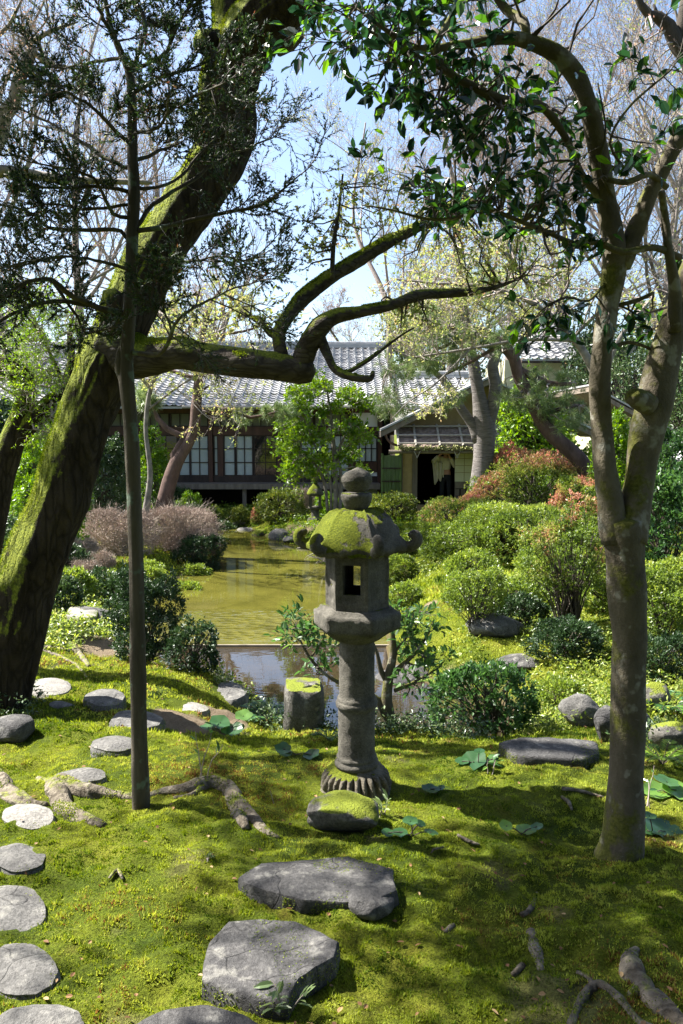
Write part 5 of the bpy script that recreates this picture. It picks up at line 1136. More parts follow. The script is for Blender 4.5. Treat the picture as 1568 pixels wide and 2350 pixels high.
# ------------------------------------------------------------------ shrubs
def shell(blobs, n, rg, lo=.72, zmin=-.75):
    """points on the outside of a union of ellipsoids, with outward directions"""
    B = np.array(blobs); A = B[:, 3] * B[:, 5]; i = rg.choice(len(B), int(n * 2.2), p=A / A.sum()); d = rdir(len(i), rg); d[:, 2] = np.where(d[:, 2] < zmin, -d[:, 2] * .8, d[:, 2]); d = unit(d)
    f = lo + (1 - lo) * rg.random(len(i)) ** .6
    P = B[i, :3] + d * B[i, 3:] * f[:, None]
    q = (((P[:, None] - B[None, :, :3]) / (B[None, :, 3:] * .86)) ** 2).sum(2); q[np.arange(len(i)), i] = 9
    k = q.min(1) > 1
    return P[k][:n], d[k][:n]
def shrub(name, label, u, vb, w, h, mt, leaf=.035, dens=1.0, Y=None, seed=0, group=None, nb=7, dry=False, stems=6, bark=None, patch=.5, per=7, lift=0.0, cat='shrub', wid=.45, open_=0.0, dz=.0):
    rg = np.random.default_rng(seed + 500)
    b = gp(u, Y) if Y else hit(u, vb)
    s = np.linalg.norm(b - [0, 0, EYE]) / F; W, H = w * s / 2, h * s; b = b + [0, W * .55, 0]
    D = W * .75; base = b + [0, 0, H * lift]
    Hc = H * (1 - lift); bl = [(b[0], b[1], base[2] + Hc * .36, W * .84, D * .9, Hc * .52)]
    for k in range(nb):
        a = rg.random() * 6.283; r = .3 + .35 * rg.random(); z = rg.uniform(.15, .66)
        rr = rg.uniform(.3, .5); bl.append((b[0] + W * r * math.cos(a), b[1] + D * r * math.sin(a), base[2] + Hc * z, W * rr, D * rr, Hc * rr * .8))
    t = thing(name, label, cat, b, group); m = M()
    area = 3.0 * (W * 2) * Hc + W * D * 3
    n = int(np.clip(area / (leaf * leaf) * .9 * dens, 80, 9000))
    P, d = shell(bl, n, rg, .62 if not dry else .75)
    P = P + (P - (b + [0, 0, Hc * .3])) * (np.clip(fnoise(P, 2.6 / max(W, .1), seed, 3), -.5, .6) * .42)[:, None]; P[:, 2] = np.maximum(P[:, 2], b[2] + .01)
    if open_: P = P[rg.random(len(P)) > open_ * (vnoise(P, 3 / max(W, .1), 3) > -.1)]; d = d[:len(P)]
    # stems reaching the foliage
    st = M(); ns = 60 if not dry else 260; T = P[rg.choice(len(P), min(ns, len(P)), replace=False)]
    S0 = np.stack([b + [rg.normal(0, W * .12), rg.normal(0, D * .12), -.05] for _ in range(stems)]); i = rg.integers(0, stems, len(T)); A = S0[i]
    tt = np.linspace(0, 1, 6)[None, :, None]; C = A[:, None] * (1 - tt) + T[:, None] * tt; C[..., :2] -= (T - A)[:, None, :2] * (np.sin(tt * np.pi) * .22); C[..., 2] += 0
    C += rg.normal(0, .02 * W, C.shape) * np.sin(tt * np.pi)
    r0 = max(.006, W * .022) if not dry else max(.004, W * .012)
    btubes(st, C, np.broadcast_to(np.linspace(r0, r0 * .25, 6)[None], (len(T), 6)), 5)
    if dry:
        s_, d_, l_, r_ = spawn(C, np.full(C.shape[:2], .004), 8, .5, .55, .3, rg=rg); d_ = unit(d_ + [0, 0, .5]); C2, R2 = chains(s_, d_, np.minimum(l_, W * .4), np.full(len(s_), max(.0022, .00017 * b[1])), 4, .6, .3, rg=rg); btubes(st, C2, R2, 3)
    st.build('stems', bark or (BK_TWIGD if not dry else BK_DRYTW), t)
    # leaf whorls
    k = per; Cn = np.repeat(P, k, 0) + rg.normal(0, leaf * .35, (len(P) * k, 3)); Dn = unit(np.repeat(d, k, 0) * .6 + rg.normal(0, .75, Cn.shape) + [0, 0, .35])
    pn = .5 + .5 * vnoise(P, 2.2 / max(W, .15), seed); topw = np.clip((P[:, 2] - base[2]) / Hc, 0, 1)
    rr = np.clip(np.repeat(.55 * rg.random(len(P)) * (1 - patch * .5) + patch * (1.05 if mt is LF_AZR else .7) * np.clip(.5 + (pn - .5) * 1.8, 0, 1) * topw ** .5, k) + rg.normal(0, .1, len(Cn)), 0, 1)
    ln = leaf * rg.uniform(.7, 1.3, len(Cn)); leaves(m, Cn, Dn, ln, ln * wid, rr, 'dia', rg, .5)
    m.build('foliage', mt, t); return t
BK_DRYTW = simple('dry_twig_bark', (.38, .31, .25), .8, .3, 10)
SGR = 'clipped and loose garden shrubs'
# left island and bank
for a, k in [
    (('dry_azalea', 'broad dome of bare pinkish twigs on the island, right of the slim trunk', 392, 1258, 235, 122, LF_DRY, .03), dict(dry=True, per=2, seed=1, Y=15.5)),
    (('dry_azalea', 'broad dome of bare pinkish twigs on the island, left of the slim trunk', 258, 1272, 215, 116, LF_DRY, .03), dict(dry=True, per=2, seed=2, Y=14.6)),
    (('dry_azalea', 'small rounded bare shrub like a mushroom in front of the big bare domes', 224, 1290, 78, 55, LF_DRY, .025), dict(dry=True, per=2, seed=3, lift=.35, Y=12.6)),
    (('dry_azalea', 'bare twiggy shrub against the right edge of the leaning trunk', 186, 1262, 76, 62, LF_DRY, .03), dict(dry=True, per=2, seed=4, Y=13.4)),
    (('dry_azalea', 'low bare shrub with pale twigs below the mushroom shaped one', 196, 1340, 96, 58, LF_DRY, .025), dict(dry=True, per=2, seed=5, Y=11.7)),
    (('dry_azalea', 'low straggly bare shrub left of the slim trunk near the water', 268, 1352, 110, 52, LF_DRY, .025), dict(dry=True, per=2, seed=6, Y=11.6)),
    (('dry_azalea', 'flat topped bare shrub under the leaning pine trunk', 290, 1160, 170, 40, LF_DRY, .04), dict(dry=True, per=2, seed=7, Y=20.5)),
    (('azalea_bush', 'yellowish green mound overhanging the water on the island', 402, 1326, 130, 74, LF_AZ, .035), dict(seed=8, Y=13.2)),
    (('azalea_bush', 'small bright mound at the tip of the island', 452, 1292, 70, 54, LF_AZ, .035), dict(seed=9, Y=14.6)),
    (('azalea_bush', 'dark bushy cover along the right end of the island', 450, 1282, 130, 100, LF_DARK, .04), dict(seed=10, Y=15.2)),
    (('azalea_bush', 'green bush between the bare domes and the slim trunk', 322, 1335, 120, 76, LF_AZ, .035), dict(seed=11, Y=12.8)),
    (('low_bush', 'mixed leafy ground bush on the bank left of the slim trunk', 262, 1405, 190, 84, LF_EVER, .045), dict(seed=12, Y=11.0)),
    (('low_bush', 'bright leafy bush over the bank beside the leaning trunk', 160, 1385, 120, 70, LF_AZ, .05), dict(seed=13, Y=10.6)),
    (('low_bush', 'dark leafy bush at the left bank above the mossy slope', 135, 1462, 96, 100, LF_EVER, .05), dict(seed=14, Y=9.4)),
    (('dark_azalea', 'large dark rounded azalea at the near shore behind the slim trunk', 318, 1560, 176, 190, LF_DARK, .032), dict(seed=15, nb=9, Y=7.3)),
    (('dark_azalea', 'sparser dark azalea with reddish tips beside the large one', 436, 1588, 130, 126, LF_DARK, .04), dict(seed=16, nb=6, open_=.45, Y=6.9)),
    # far shore
    (('clipped_hedge', 'yellow green clipped hedge with brown tinges on the far shore', 645, 1212, 132, 84, LF_HEDGE, .065), dict(seed=17, nb=10, Y=20.6, patch=.3)),
    (('clipped_hedge', 'clipped hedge in front of the entrance, right of the lantern finial', 906, 1222, 124, 70, LF_HEDGE, .065), dict(seed=18, nb=10, Y=20.2, patch=.25)),
    (('leafy_bush', 'fresh green bush between the far lantern and the finial', 765, 1200, 84, 56, LF_BRIGHT, .06), dict(seed=19, Y=21)),
    (('low_bush', 'dark green ground bush along the far left shore', 488, 1196, 120, 48, LF_EVER, .06), dict(seed=20, Y=21.4)),
    (('low_bush', 'rounded grey green bush on the far shore under the veranda', 492, 1160, 66, 44, LF_AZ, .06), dict(seed=21, Y=22.4)),
    (('low_bush', 'small square clipped bush in front of the veranda', 549, 1166, 50, 52, LF_HEDGE, .05), dict(seed=22, Y=22)),
    (('low_bush', 'low green bush right at the far water edge beside the flat stones', 534, 1212, 60, 26, LF_BRIGHT, .05), dict(seed=23, Y=21)),
    (('low_bush', 'reddish young shoots between the square bush and the hedge', 588, 1180, 26, 48, LF_AZR, .05), dict(seed=24, Y=21.6, patch=1.3)),
    (('leafy_bush', 'loose light green bush growing under the pine trunk', 432, 1160, 70, 76, LF_BRIGHT, .06), dict(seed=25, Y=21.8, open_=.3)),
    (('leafy_bush', 'dark leafy bush left of the pine trunk under the windows', 340, 1150, 150, 90, LF_EVER, .06), dict(seed=26, Y=22.4)),
    (('leafy_bush', 'tall green bush between slim trunk and dark windows', 352, 1150, 90, 230, LF_BRIGHT, .07), dict(seed=27, Y=19.2, open_=.4)),
    (('leafy_bush', 'tall leafy bush seen between the leaning trunk and the slim trunk', 232, 1190, 130, 260, LF_EVER, .06), dict(seed=28, Y=16.5, open_=.3)),
    (('dry_azalea', 'greyish bare shrub right of the veranda behind the hedge', 700, 1180, 90, 60, LF_DRY, .04), dict(dry=True, per=2, seed=29, Y=22.3)),
    # right bank
    (('red_tipped_azalea', 'huge spreading azalea with red new tips below the entrance wall', 1245, 1240, 300, 168, LF_AZR, .05), dict(seed=31, nb=14, Y=16.5, patch=1.0)),
    (('red_tipped_azalea', 'lower red tipped azalea mound just right of the lantern roof', 1050, 1256, 190, 102, LF_AZR, .048), dict(seed=32, nb=10, Y=16.2, patch=.95)),
    (('azalea_bush', 'dense round olive bush beside the mossy path', 1028, 1316, 120, 88, LF_AZ, .04), dict(seed=33, Y=14.0, patch=.2)),
    (('azalea_bush', 'wide bright green azalea in the middle of the right bank', 1235, 1340, 330, 118, LF_AZ, .045), dict(seed=34, nb=14, Y=12.8, patch=.6)),
    (('azalea_bush', 'rounded green bush at the left foot of the wide azalea', 1092, 1356, 120, 62, LF_AZ, .038), dict(seed=35, Y=11.9)),
    (('azalea_bush', 'green bush right behind the platform of the lantern', 922, 1330, 90, 70, LF_AZ, .04), dict(seed=36, Y=13.6)),
    (('azalea_bush', 'leafy bush just left of the mossy path', 930, 1400, 90, 56, LF_AZ, .04), dict(seed=37, Y=11.3)),
    (('azalea_bush', 'loose yellow green bush above the slanted rock', 1180, 1422, 170, 80, LF_AZ, .035), dict(seed=38, Y=9.8, open_=.2, patch=.7)),
    (('thin_shrub', 'thin pale shrub with forked stems in the sunny moss', 1098, 1512, 140, 160, LF_AZ, .03), dict(seed=39, Y=8.7, open_=.5, lift=.3, nb=5)),
    (('red_tipped_azalea', 'dark red tipped azalea on bare stems left of the double trunk', 1325, 1568, 190, 290, LF_AZR, .034), dict(seed=40, Y=8.6, lift=.34, open_=.35, patch=.95, nb=9)),
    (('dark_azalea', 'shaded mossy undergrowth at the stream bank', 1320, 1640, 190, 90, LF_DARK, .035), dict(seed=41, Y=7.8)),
    (('leafy_bush', 'dark glossy bush over the stream right of the lantern shaft', 1135, 1712, 260, 170, LF_CAM2, .045), dict(seed=42, Y=6.15, nb=9, patch=.3, lift=.12)),
    (('leafy_bush', 'tall bright green bush between the two camellia stems', 1430, 1230, 110, 230, LF_BRIGHT, .06), dict(seed=43, Y=14.6)),
    (('leafy_bush', 'glossy evergreen bush at the right edge behind the double trunk', 1545, 1330, 170, 250, LF_CAM2, .07), dict(seed=44, Y=10.2, open_=.3)),
    (('azalea_bush', 'sprawling yellow green bush on the mossy slope at the right edge', 1535, 1520, 170, 170, LF_AZ, .035), dict(seed=45, Y=7.8, open_=.3)),
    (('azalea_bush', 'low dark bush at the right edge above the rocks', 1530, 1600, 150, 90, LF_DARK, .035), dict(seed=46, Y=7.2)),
    (('leafy_bush', 'fresh green bush right of the entrance wall', 1330, 1110, 190, 110, LF_BRIGHT, .07), dict(seed=47, Y=19.5, open_=.2)),
    (('leafy_bush', 'tall leafy bush below the gate roof', 1500, 1180, 200, 150, LF_BRIGHT, .07), dict(seed=48, Y=18)),
    (('azalea_bush', 'olive mound filling the gap under the huge red tipped azalea', 1160, 1285, 200, 90, LF_AZ, .05), dict(seed=50, nb=10, Y=15.0, patch=.5)),
    (('red_tipped_azalea', 'red tipped azalea mound left of the two camellia stems', 1360, 1300, 170, 130, LF_AZR, .05), dict(seed=51, nb=9, Y=14.2, patch=.9)),
    (('azalea_bush', 'bright bush below the wide azalea in front of the moss', 1300, 1400, 190, 90, LF_AZ, .042), dict(seed=52, nb=8, Y=10.8, patch=.5)),
    (('azalea_bush', 'low lime green bush beside the right edge of the path', 1075, 1420, 110, 46, LF_AZ, .035), dict(seed=53, nb=6, Y=10.1, patch=.7)),
    (('azalea_bush', 'green bush showing between the camellia trunk and the red tipped shrub', 1400, 1450, 130, 110, LF_AZ, .04), dict(seed=54, nb=7, Y=9.4, open_=.2)),
    (('dark_azalea', 'dark leafy bush in the shade under the thin pale shrub', 1200, 1500, 120, 60, LF_DARK, .035), dict(seed=55, nb=6, Y=9.2)),
    (('azalea_bush', 'sunlit bush at the right edge between trunk and slope', 1530, 1420, 150, 100, LF_AZ, .04), dict(seed=56, nb=7, Y=9.2)),
    (('leafy_bush', 'glossy bush far right below the bright gate bush', 1480, 1260, 120, 110, LF_CAM2, .06), dict(seed=57, nb=7, Y=13.2)),
    (('azalea_bush', 'yellow green bush at the pond bank right of the lantern fire box', 950, 1290, 90, 50, LF_AZ, .045), dict(seed=58, nb=6, Y=16)),
    (('azalea_bush', 'small yellow green bush on the near bank right of the dark glossy bush', 1290, 1660, 110, 60, LF_AZ, .03), dict(seed=59, nb=5, Y=7.1)),
    (('low_bush', 'bright leafy bush at the foot of the white flat slab', 230, 1392, 130, 60, LF_AZ, .045), dict(seed=60, nb=6, Y=11.6)),
    (('low_bush', 'leafy bush between leaning trunk and the mushroom shaped shrub', 150, 1320, 110, 70, LF_EVER, .05), dict(seed=61, nb=6, Y=12.4)),
    (('leafy_bush', 'rhododendron like bush on the left of the far shore', 420, 1200, 90, 40, LF_EVER, .06), dict(seed=63, nb=6, Y=20.4)),
    (('leafy_bush', 'tall fresh green bush hiding the storehouse foot between the camellia stems', 1400, 1110, 170, 190, LF_BRIGHT, .07), dict(seed=64, nb=9, Y=20.5, open_=.2)),
    (('leafy_bush', 'tall glossy bush filling the far right under the gate roof', 1560, 1200, 190, 200, LF_CAM2, .07), dict(seed=65, nb=9, Y=15.5, open_=.2)),
    (('leafy_bush', 'high leafy bush in front of the board wall left of the leaning trunk', 90, 1240, 190, 300, LF_BRIGHT, .06), dict(seed=66, nb=10, Y=13.5, open_=.35)),
    (('leafy_bush', 'dark leafy thicket at the left edge under the mossy trunk', 30, 1330, 150, 170, LF_EVER, .05), dict(seed=67, nb=8, Y=11.5, open_=.2)),
    (('red_tipped_azalea', 'red flushed azalea in the middle of the right bank', 1150, 1330, 150, 90, LF_AZR, .045), dict(seed=69, nb=8, Y=13.4, patch=1.0)),
]: 
    if a[2] > 900 and 8.5 < k.get('Y', 0) < 17.2: a = a[:4] + (a[4] * 1.18, a[5] * 1.08) + a[6:]
    shrub(*a, group=SGR, **k)

# ------------------------------------------------------------------ other traced trees
def traced_tree(name, label, Y, limbs, regs, bark, leafm, seed, leaf=.05, per=6, tw=5, shape='dia', group=None, barktw=None, pads=None, need=None, upb=.4, sub=1, sag=.14, base=None, lw=.5, rtw=.004, tl=None):
    rg = np.random.default_rng(seed); b = base if base is not None else gp(limbs[0][0][0], limbs[0][0][3] if len(limbs[0][0]) > 3 else Y)
    t = thing(name, label, 'tree', b, group); m = M(); S, Sr = [], []
    for i, l in enumerate(limbs):
        P, Rr = path(l, Y); a, b_ = tube(m, P, Rr, step=.1 * Y / 10, sides=14 if i == 0 else 10, amp=.12, nf=20 / Y, seed=seed + i); S.append(a); Sr.append(b_)
    m.build('trunk', bark, t, smooth=True); S = np.vstack(S); Sr = np.concatenate(Sr); sel = np.arange(len(S)) > 2
    T = clumptargets(regs, rg); w = M(); f = M()
    P, Rr, L = link(S[sel], Sr[sel], T, rg, sag=sag, r1=rtw * .6, rmax=.03 * Y / 15); btubes(w, P, Rr, 4)
    if need:
        for pp, n in ((P, need),):
            s, d, l, r = spawn(pp, np.full(pp.shape[:2], .004), n, .8, .45, .3, rg=rg); P2, R2 = chains(s, d, np.clip(l, .1, .35), np.full(len(s), .005), 4, .4, .4, rg=rg); btubes(w, P2, R2, 3)
            e = np.concatenate([pp[:, -1], P2[:, -1], P2[:, -2]]); dd = unit(np.concatenate([pp[:, -1] - pp[:, -2], P2[:, -1] - P2[:, -2], P2[:, -1] - P2[:, -2]]))
            k = 22; C = np.repeat(e, k, 0) + rg.normal(0, .012, (len(e) * k, 3)); D = unit(np.repeat(dd, k, 0) * .5 + rg.normal(0, .62, C.shape) + [0, 0, .12])
            leaves(f, C, D, rg.uniform(.11, .19, len(C)), .009, np.clip(np.repeat(rg.random(len(e)), k) * .7 + rg.random(len(C)) * .3, 0, 1), 'tri', rg)
    else:
        s, d, l, r = spawn(P, Rr, tw, .8, .35, .45, rg=rg, flat=.3); P2, R2 = chains(s, d, np.clip(l, .1 if not tl else .05, tl or .6 * Y / 15), np.full(len(s), rtw), 4, .5, .2, rg=rg); btubes(w, P2, R2, 3)
        if sub: s, d, l, r = spawn(P2, R2, 4, .8, .2, .5, rg=rg); P3, R3 = chains(s, d, l, np.full(len(s), rtw * .7), 3, .4, .1, rg=rg); btubes(w, P3, R3, 3)
        else: P3 = P2
        s, d, l, r = spawn(P3, np.full(P3.shape[:2], .002), per, .9, .15, .5, rg=rg)
        ln = leaf * rg.uniform(.6, 1.3, len(s)); pn = np.repeat(rg.random(len(P)), len(s) // len(P)) if len(s) % len(P) == 0 else rg.random(len(s))
        leaves(f, s, d + [0, 0, .1], ln, ln * lw, np.clip(pn * .5 + rg.random(len(s)) * .5, 0, 1), shape, rg, upb)
    w.build('twigs', barktw or BK_TWIG, t); f.build('crown', leafm, t); return t
traced_tree('layered_tree', 'bright green tree with foliage in flat layers, in front of the house centre', 19.5,
    [[(770, 1175, 12), (770, 1080, 11), (764, 1000, 9), (758, 940, 6), (750, 890, 4)], [(780, 1175, 9), (784, 1100, 8), (776, 1040, 6), (800, 980, 4), (815, 920, 3)], [(752, 1172, 8), (745, 1110, 7), (720, 1060, 5), (690, 1040, 3)], [(760, 1172, 7), (758, 1100, 6), (730, 1040, 4), (700, 960, 3)]],
    [(u, v, ru, rv, n, 19.5, .7) for u, v, ru, rv, n in ((692, 898, 30, 13, 12), (738, 882, 24, 9, 7), (806, 898, 28, 14, 11), (690, 934, 34, 14, 13), (760, 940, 36, 12, 11), (835, 930, 26, 10, 7), (672, 985, 38, 10, 12), (725, 1000, 40, 12, 12), (805, 976, 34, 16, 12), (845, 1000, 22, 12, 8), (655, 1032, 26, 12, 9), (720, 1048, 36, 12, 12), (790, 1042, 30, 12, 9), (668, 1085, 30, 13, 10), (735, 1078, 34, 13, 10), (668, 1104, 18, 6, 4), (815, 1085, 30, 7, 5))],
    BK_GREY, LF_BRIGHT, 201, leaf=.10, per=7, tw=11, sub=0, upb=.6, tl=.28)
traced_tree('red_pine', 'slim leaning pine with rough reddish trunk on the island bank', 17,
    [[(372, 1172, 34), (388, 1110, 31), (405, 1060, 29), (430, 1020, 26), (446, 985, 24), (450, 940, 23), (455, 890, 21), (458, 850, 19), (460, 800, 18), (470, 740, 14), (490, 690, 10), (520, 650, 6)],
     [(442, 1010, 16), (412, 998, 15), (385, 985, 14), (362, 960, 11), (350, 930, 7), (340, 912, 4)], [(455, 948, 13), (500, 938, 11), (540, 944, 10), (575, 958, 8), (610, 952, 5), (650, 940, 3)], [(458, 870, 11), (420, 860, 9), (380, 850, 7), (330, 880, 5)], [(462, 800, 10), (500, 770, 8), (560, 760, 6), (620, 740, 4)], [(458, 900, 6), (480, 885, 4)], [(470, 740, 10), (500, 730, 7), (560, 700, 5)], [(405, 1062, 22), (400, 1045, 20), (424, 1005, 16), (436, 985, 10)]],
    [(640, 945, 34, 12, 14, 17, .5), (345, 925, 26, 14, 9, 17, .5), (560, 962, 16, 8, 4, 17, .5), (330, 900, 20, 14, 7, 17, .5)], BK_PINE, LF_PINE, 211, need=5)
traced_tree('maple_tree', 'maple with golden green opening leaves around the reddish pine trunk', 15.5,
    [[(330, 1200, 14), (345, 1090, 12), (335, 980, 10), (350, 880, 9), (400, 800, 7), (450, 730, 5)], [(345, 890, 7), (300, 840, 6), (250, 790, 4)], [(400, 800, 6), (480, 770, 5), (560, 730, 3)], [(340, 940, 6), (420, 880, 5), (500, 840, 4), (580, 800, 3)], [(350, 880, 6), (360, 800, 5), (380, 700, 4)]],
    [(450, 700, 130, 70, 26, 15.5, 1.5), (400, 800, 110, 50, 16, 15.5, 1.5), (520, 800, 110, 50, 14, 15.5, 1.5), (430, 870, 110, 30, 12, 15.5, 1), (520, 945, 60, 26, 8, 15.5, .6), (560, 690, 80, 50, 10, 15.5, 1), (300, 830, 70, 60, 10, 15.5, 1)],
    BK_GREY, LF_MAPLE, 221, leaf=.055, per=4, tw=5)
traced_tree('cherry_tree', 'stout silvery banded cherry trunk forking in front of the entrance', 18,
    [[(1104, 1190, 56), (1104, 1130, 50), (1110, 1050, 43), (1112, 985, 45), (1106, 945, 38), (1098, 900, 30), (1090, 850, 29), (1080, 800, 24), (1070, 740, 18), (1060, 660, 11), (1040, 560, 6)], [(1100, 1010, 32), (1085, 975, 24), (1060, 940, 21), (1040, 905, 18), (1015, 870, 14), (985, 845, 10), (940, 820, 6), (900, 800, 3)], [(1116, 985, 35), (1132, 930, 30), (1138, 880, 27), (1130, 840, 24), (1150, 790, 18), (1190, 730, 11), (1240, 660, 6)], [(1070, 740, 10), (1010, 680, 6), (950, 620, 4)], [(1130, 840, 10), (1120, 740, 8), (1130, 640, 6), (1150, 540, 3)], [(1084, 800, 8), (1040, 760, 6), (980, 740, 3)]],
    [(1080, 600, 150, 80, 40, 18, 2), (1180, 680, 120, 70, 22, 18, 2), (980, 700, 110, 60, 20, 18, 2), (1050, 750, 150, 50, 22, 18, 1.5), (1250, 600, 110, 90, 20, 18, 2)],
    BK_CHERRY, LF_MAPLE, 231, leaf=.06, per=2, tw=6)
traced_tree('pine_tree', 'old pine with twisted dark trunk and soft needle pads above the entrance roof', 16.5,
    [[(1372, 1190, 44), (1362, 1130, 40), (1340, 1070, 38), (1310, 1035, 36), (1270, 1000, 32), (1240, 960, 30), (1215, 910, 28), (1190, 860, 26), (1180, 820, 24), (1150, 790, 20), (1110, 760, 16), (1050, 750, 10), (980, 760, 6)], [(1190, 850, 18), (1215, 860, 16), (1262, 880, 12), (1310, 880, 7)], [(1230, 950, 14), (1280, 940, 11), (1330, 930, 7)], [(1180, 820, 16), (1200, 780, 14), (1220, 740, 10), (1180, 680, 7), (1140, 640, 4)], [(1110, 760, 10), (1030, 790, 8), (960, 820, 6), (890, 850, 4)], [(1150, 790, 10), (1080, 830, 8), (1020, 860, 5)]],
    [(1240, 920, 110, 30, 30, 16.5, .8), (1300, 955, 70, 30, 18, 16.5, .8), (1260, 870, 90, 26, 16, 16.5, .8), (1080, 780, 130, 32, 34, 16.5, .9), (1060, 700, 120, 40, 28, 16.5, 1), (940, 850, 70, 22, 16, 16.5, .7), (905, 935, 48, 16, 14, 16.5, .5), (1030, 930, 40, 10, 7, 16.5, .5), (1130, 660, 90, 40, 16, 16.5, 1), (960, 760, 70, 30, 14, 16.5, .8), (1000, 825, 60, 24, 12, 16.5, .7)], BK_PINE, LF_PINE, 241, need=4)
traced_tree('maple_tree', 'spreading maple with yellow green young leaves over the entrance roof', 13.5,
    [[(1395, 1330, 26), (1400, 1100, 22), (1380, 900, 20), (1320, 780, 16), (1230, 700, 12), (1120, 660, 9), (1000, 650, 6)], [(1320, 780, 10), (1200, 780, 8), (1080, 800, 6), (950, 820, 4)], [(1230, 700, 9), (1180, 600, 7), (1100, 540, 4)], [(1380, 900, 10), (1420, 780, 9), (1500, 680, 6)], [(1000, 650, 5), (900, 640, 4)], [(1080, 800, 5), (1000, 880, 4), (940, 920, 3), (900, 960, 2)]],
    [(960, 680, 120, 60, 22, 13.5, 1), (1080, 640, 140, 70, 26, 13.5, 1), (1200, 600, 120, 70, 16, 13.5, 1), (920, 770, 80, 40, 12, 13.5, .8), (1010, 905, 60, 12, 7, 13.5, .4), (1120, 730, 120, 40, 16, 13.5, .8), (1450, 700, 90, 70, 12, 13.5, 1), (960, 955, 60, 8, 4, 13.5, .3)],
    BK_GREY, LF_MAPLE, 251, leaf=.05, per=3, tw=4)
traced_tree('mossy_tree', 'mossy slanting trunk at the left edge behind the big tree', 8.5,
    [[(-35, 1260, 60), (-5, 1140, 56), (20, 1040, 52), (45, 960, 46), (62, 900, 40), (52, 860, 40), (20, 840, 44), (-30, 830, 46)], [(30, 1020, 40), (70, 970, 40), (110, 930, 36), (150, 890, 30), (165, 830, 16), (160, 760, 10), (175, 700, 5)], [(150, 890, 14), (120, 820, 8), (90, 760, 5), (40, 700, 3)]],
    [(100, 760, 90, 60, 34, 8.5, .5), (60, 690, 80, 40, 18, 8.5, .5), (60, 900, 70, 50, 30, 8.3, .5), (30, 820, 60, 50, 26, 8.5, .5), (170, 780, 50, 60, 16, 8.5, .5), (120, 980, 50, 50, 16, 8.5, .4), (110, 870, 70, 40, 18, 8.5, .5)], BK_MOSS, LF_BRIGHT, 261, leaf=.035, per=5, tw=5, rtw=.0025, lw=.3)
traced_tree('grey_tree', 'pale grey crooked branch with bare twigs in the top left corner', 7.2,
    [[(-330, 1500, 90), (-260, 1000, 80), (-160, 600, 60), (-60, 420, 40), (2, 300, 30), (10, 262, 30), (34, 235, 26), (42, 190, 24), (58, 150, 22), (72, 122, 20), (80, 112, 14)], [(72, 122, 12), (64, 95, 8), (35, 78, 3)], [(70, 98, 9), (120, 70, 7), (180, 50, 3)], [(78, 118, 12), (100, 140, 10), (160, 155, 5), (200, 160, 3)], [(45, 210, 8), (100, 208, 7), (170, 228, 4)], [(20, 250, 9), (60, 190, 6), (110, 165, 4), (130, 120, 2)], [(-40, 400, 30), (10, 392, 26), (60, 398, 22), (130, 408, 18), (220, 415, 14), (330, 418, 10), (350, 420, 6)], [(66, 95, 5), (110, 40, 4), (100, -20, 3)], [(-60, 420, 14), (-20, 120, 10), (20, 60, 7), (60, -20, 4)]],
    [(60, 60, 90, 60, 12, 7.2, .5), (120, 200, 80, 60, 8, 7.2, .5), (30, 180, 50, 80, 6, 7.2, .4)], BK_GREY, LF_BUD, 271, leaf=.02, per=1, tw=5, rtw=.002, base=gp(-330, 7.2))
traced_tree('dark_tree', 'dark bare limbs of a tree reaching into the top right corner', 8,
    [[(1760, 1700, 90), (1740, 1000, 80), (1690, 400, 60), (1620, 200, 44), (1575, 128, 30), (1552, 100, 26), (1535, 60, 24), (1510, 38, 20), (1490, 34, 16), (1470, 10, 13), (1450, -40, 10)], [(1560, 110, 22), (1566, 60, 20), (1572, 0, 18)], [(1510, 38, 8), (1500, 10, 4)]],
    [(1530, 160, 60, 70, 8, 8, .5), (1480, 60, 50, 60, 6, 8, .5)], BK_DARK, LF_BUD, 281, leaf=.025, per=1, tw=5, rtw=.002, base=gp(1760, 8))
# small camellia behind the lantern
traced_tree('small_camellia', 'small camellia with forked grey stem right behind the lantern shaft', 5.75,
    [[(905, 1705, 30), (898, 1660, 28), (888, 1610, 26), (893, 1550, 24), (903, 1500, 18), (900, 1450, 12), (905, 1420, 7)], [(885, 1640, 20), (868, 1605, 15), (850, 1590, 11), (790, 1572, 9), (745, 1545, 8), (712, 1510, 7), (690, 1470, 5), (680, 1440, 3)], [(895, 1570, 14), (875, 1540, 12), (866, 1500, 9), (850, 1460, 5)], [(903, 1545, 13), (930, 1520, 11), (960, 1490, 8), (985, 1450, 5)], [(905, 1585, 9), (940, 1570, 7), (985, 1545, 5), (1010, 1530, 3)], [(712, 1510, 5), (740, 1470, 4), (750, 1430, 3)], [(903, 1500, 8), (940, 1450, 6), (950, 1400, 4)]],
    [(690, 1430, 44, 40, 15, 5.7, .2), (745, 1470, 40, 40, 11, 5.7, .2), (665, 1480, 26, 30, 5, 5.7, .2), (715, 1530, 40, 20, 6, 5.7, .2), (910, 1420, 40, 30, 12, 5.8, .2), (960, 1420, 46, 34, 14, 5.8, .2), (985, 1500, 40, 40, 12, 5.8, .2), (930, 1490, 40, 34, 10, 5.8, .2), (940, 1560, 50, 30, 8, 5.8, .2), (740, 1390, 20, 14, 3, 5.6, .1)],
    BK_CAM, LF_CAM2, 291, leaf=.062, per=3, tw=3, shape='leaf', sub=0, rtw=.002, upb=.6, barktw=BK_TWIGD)

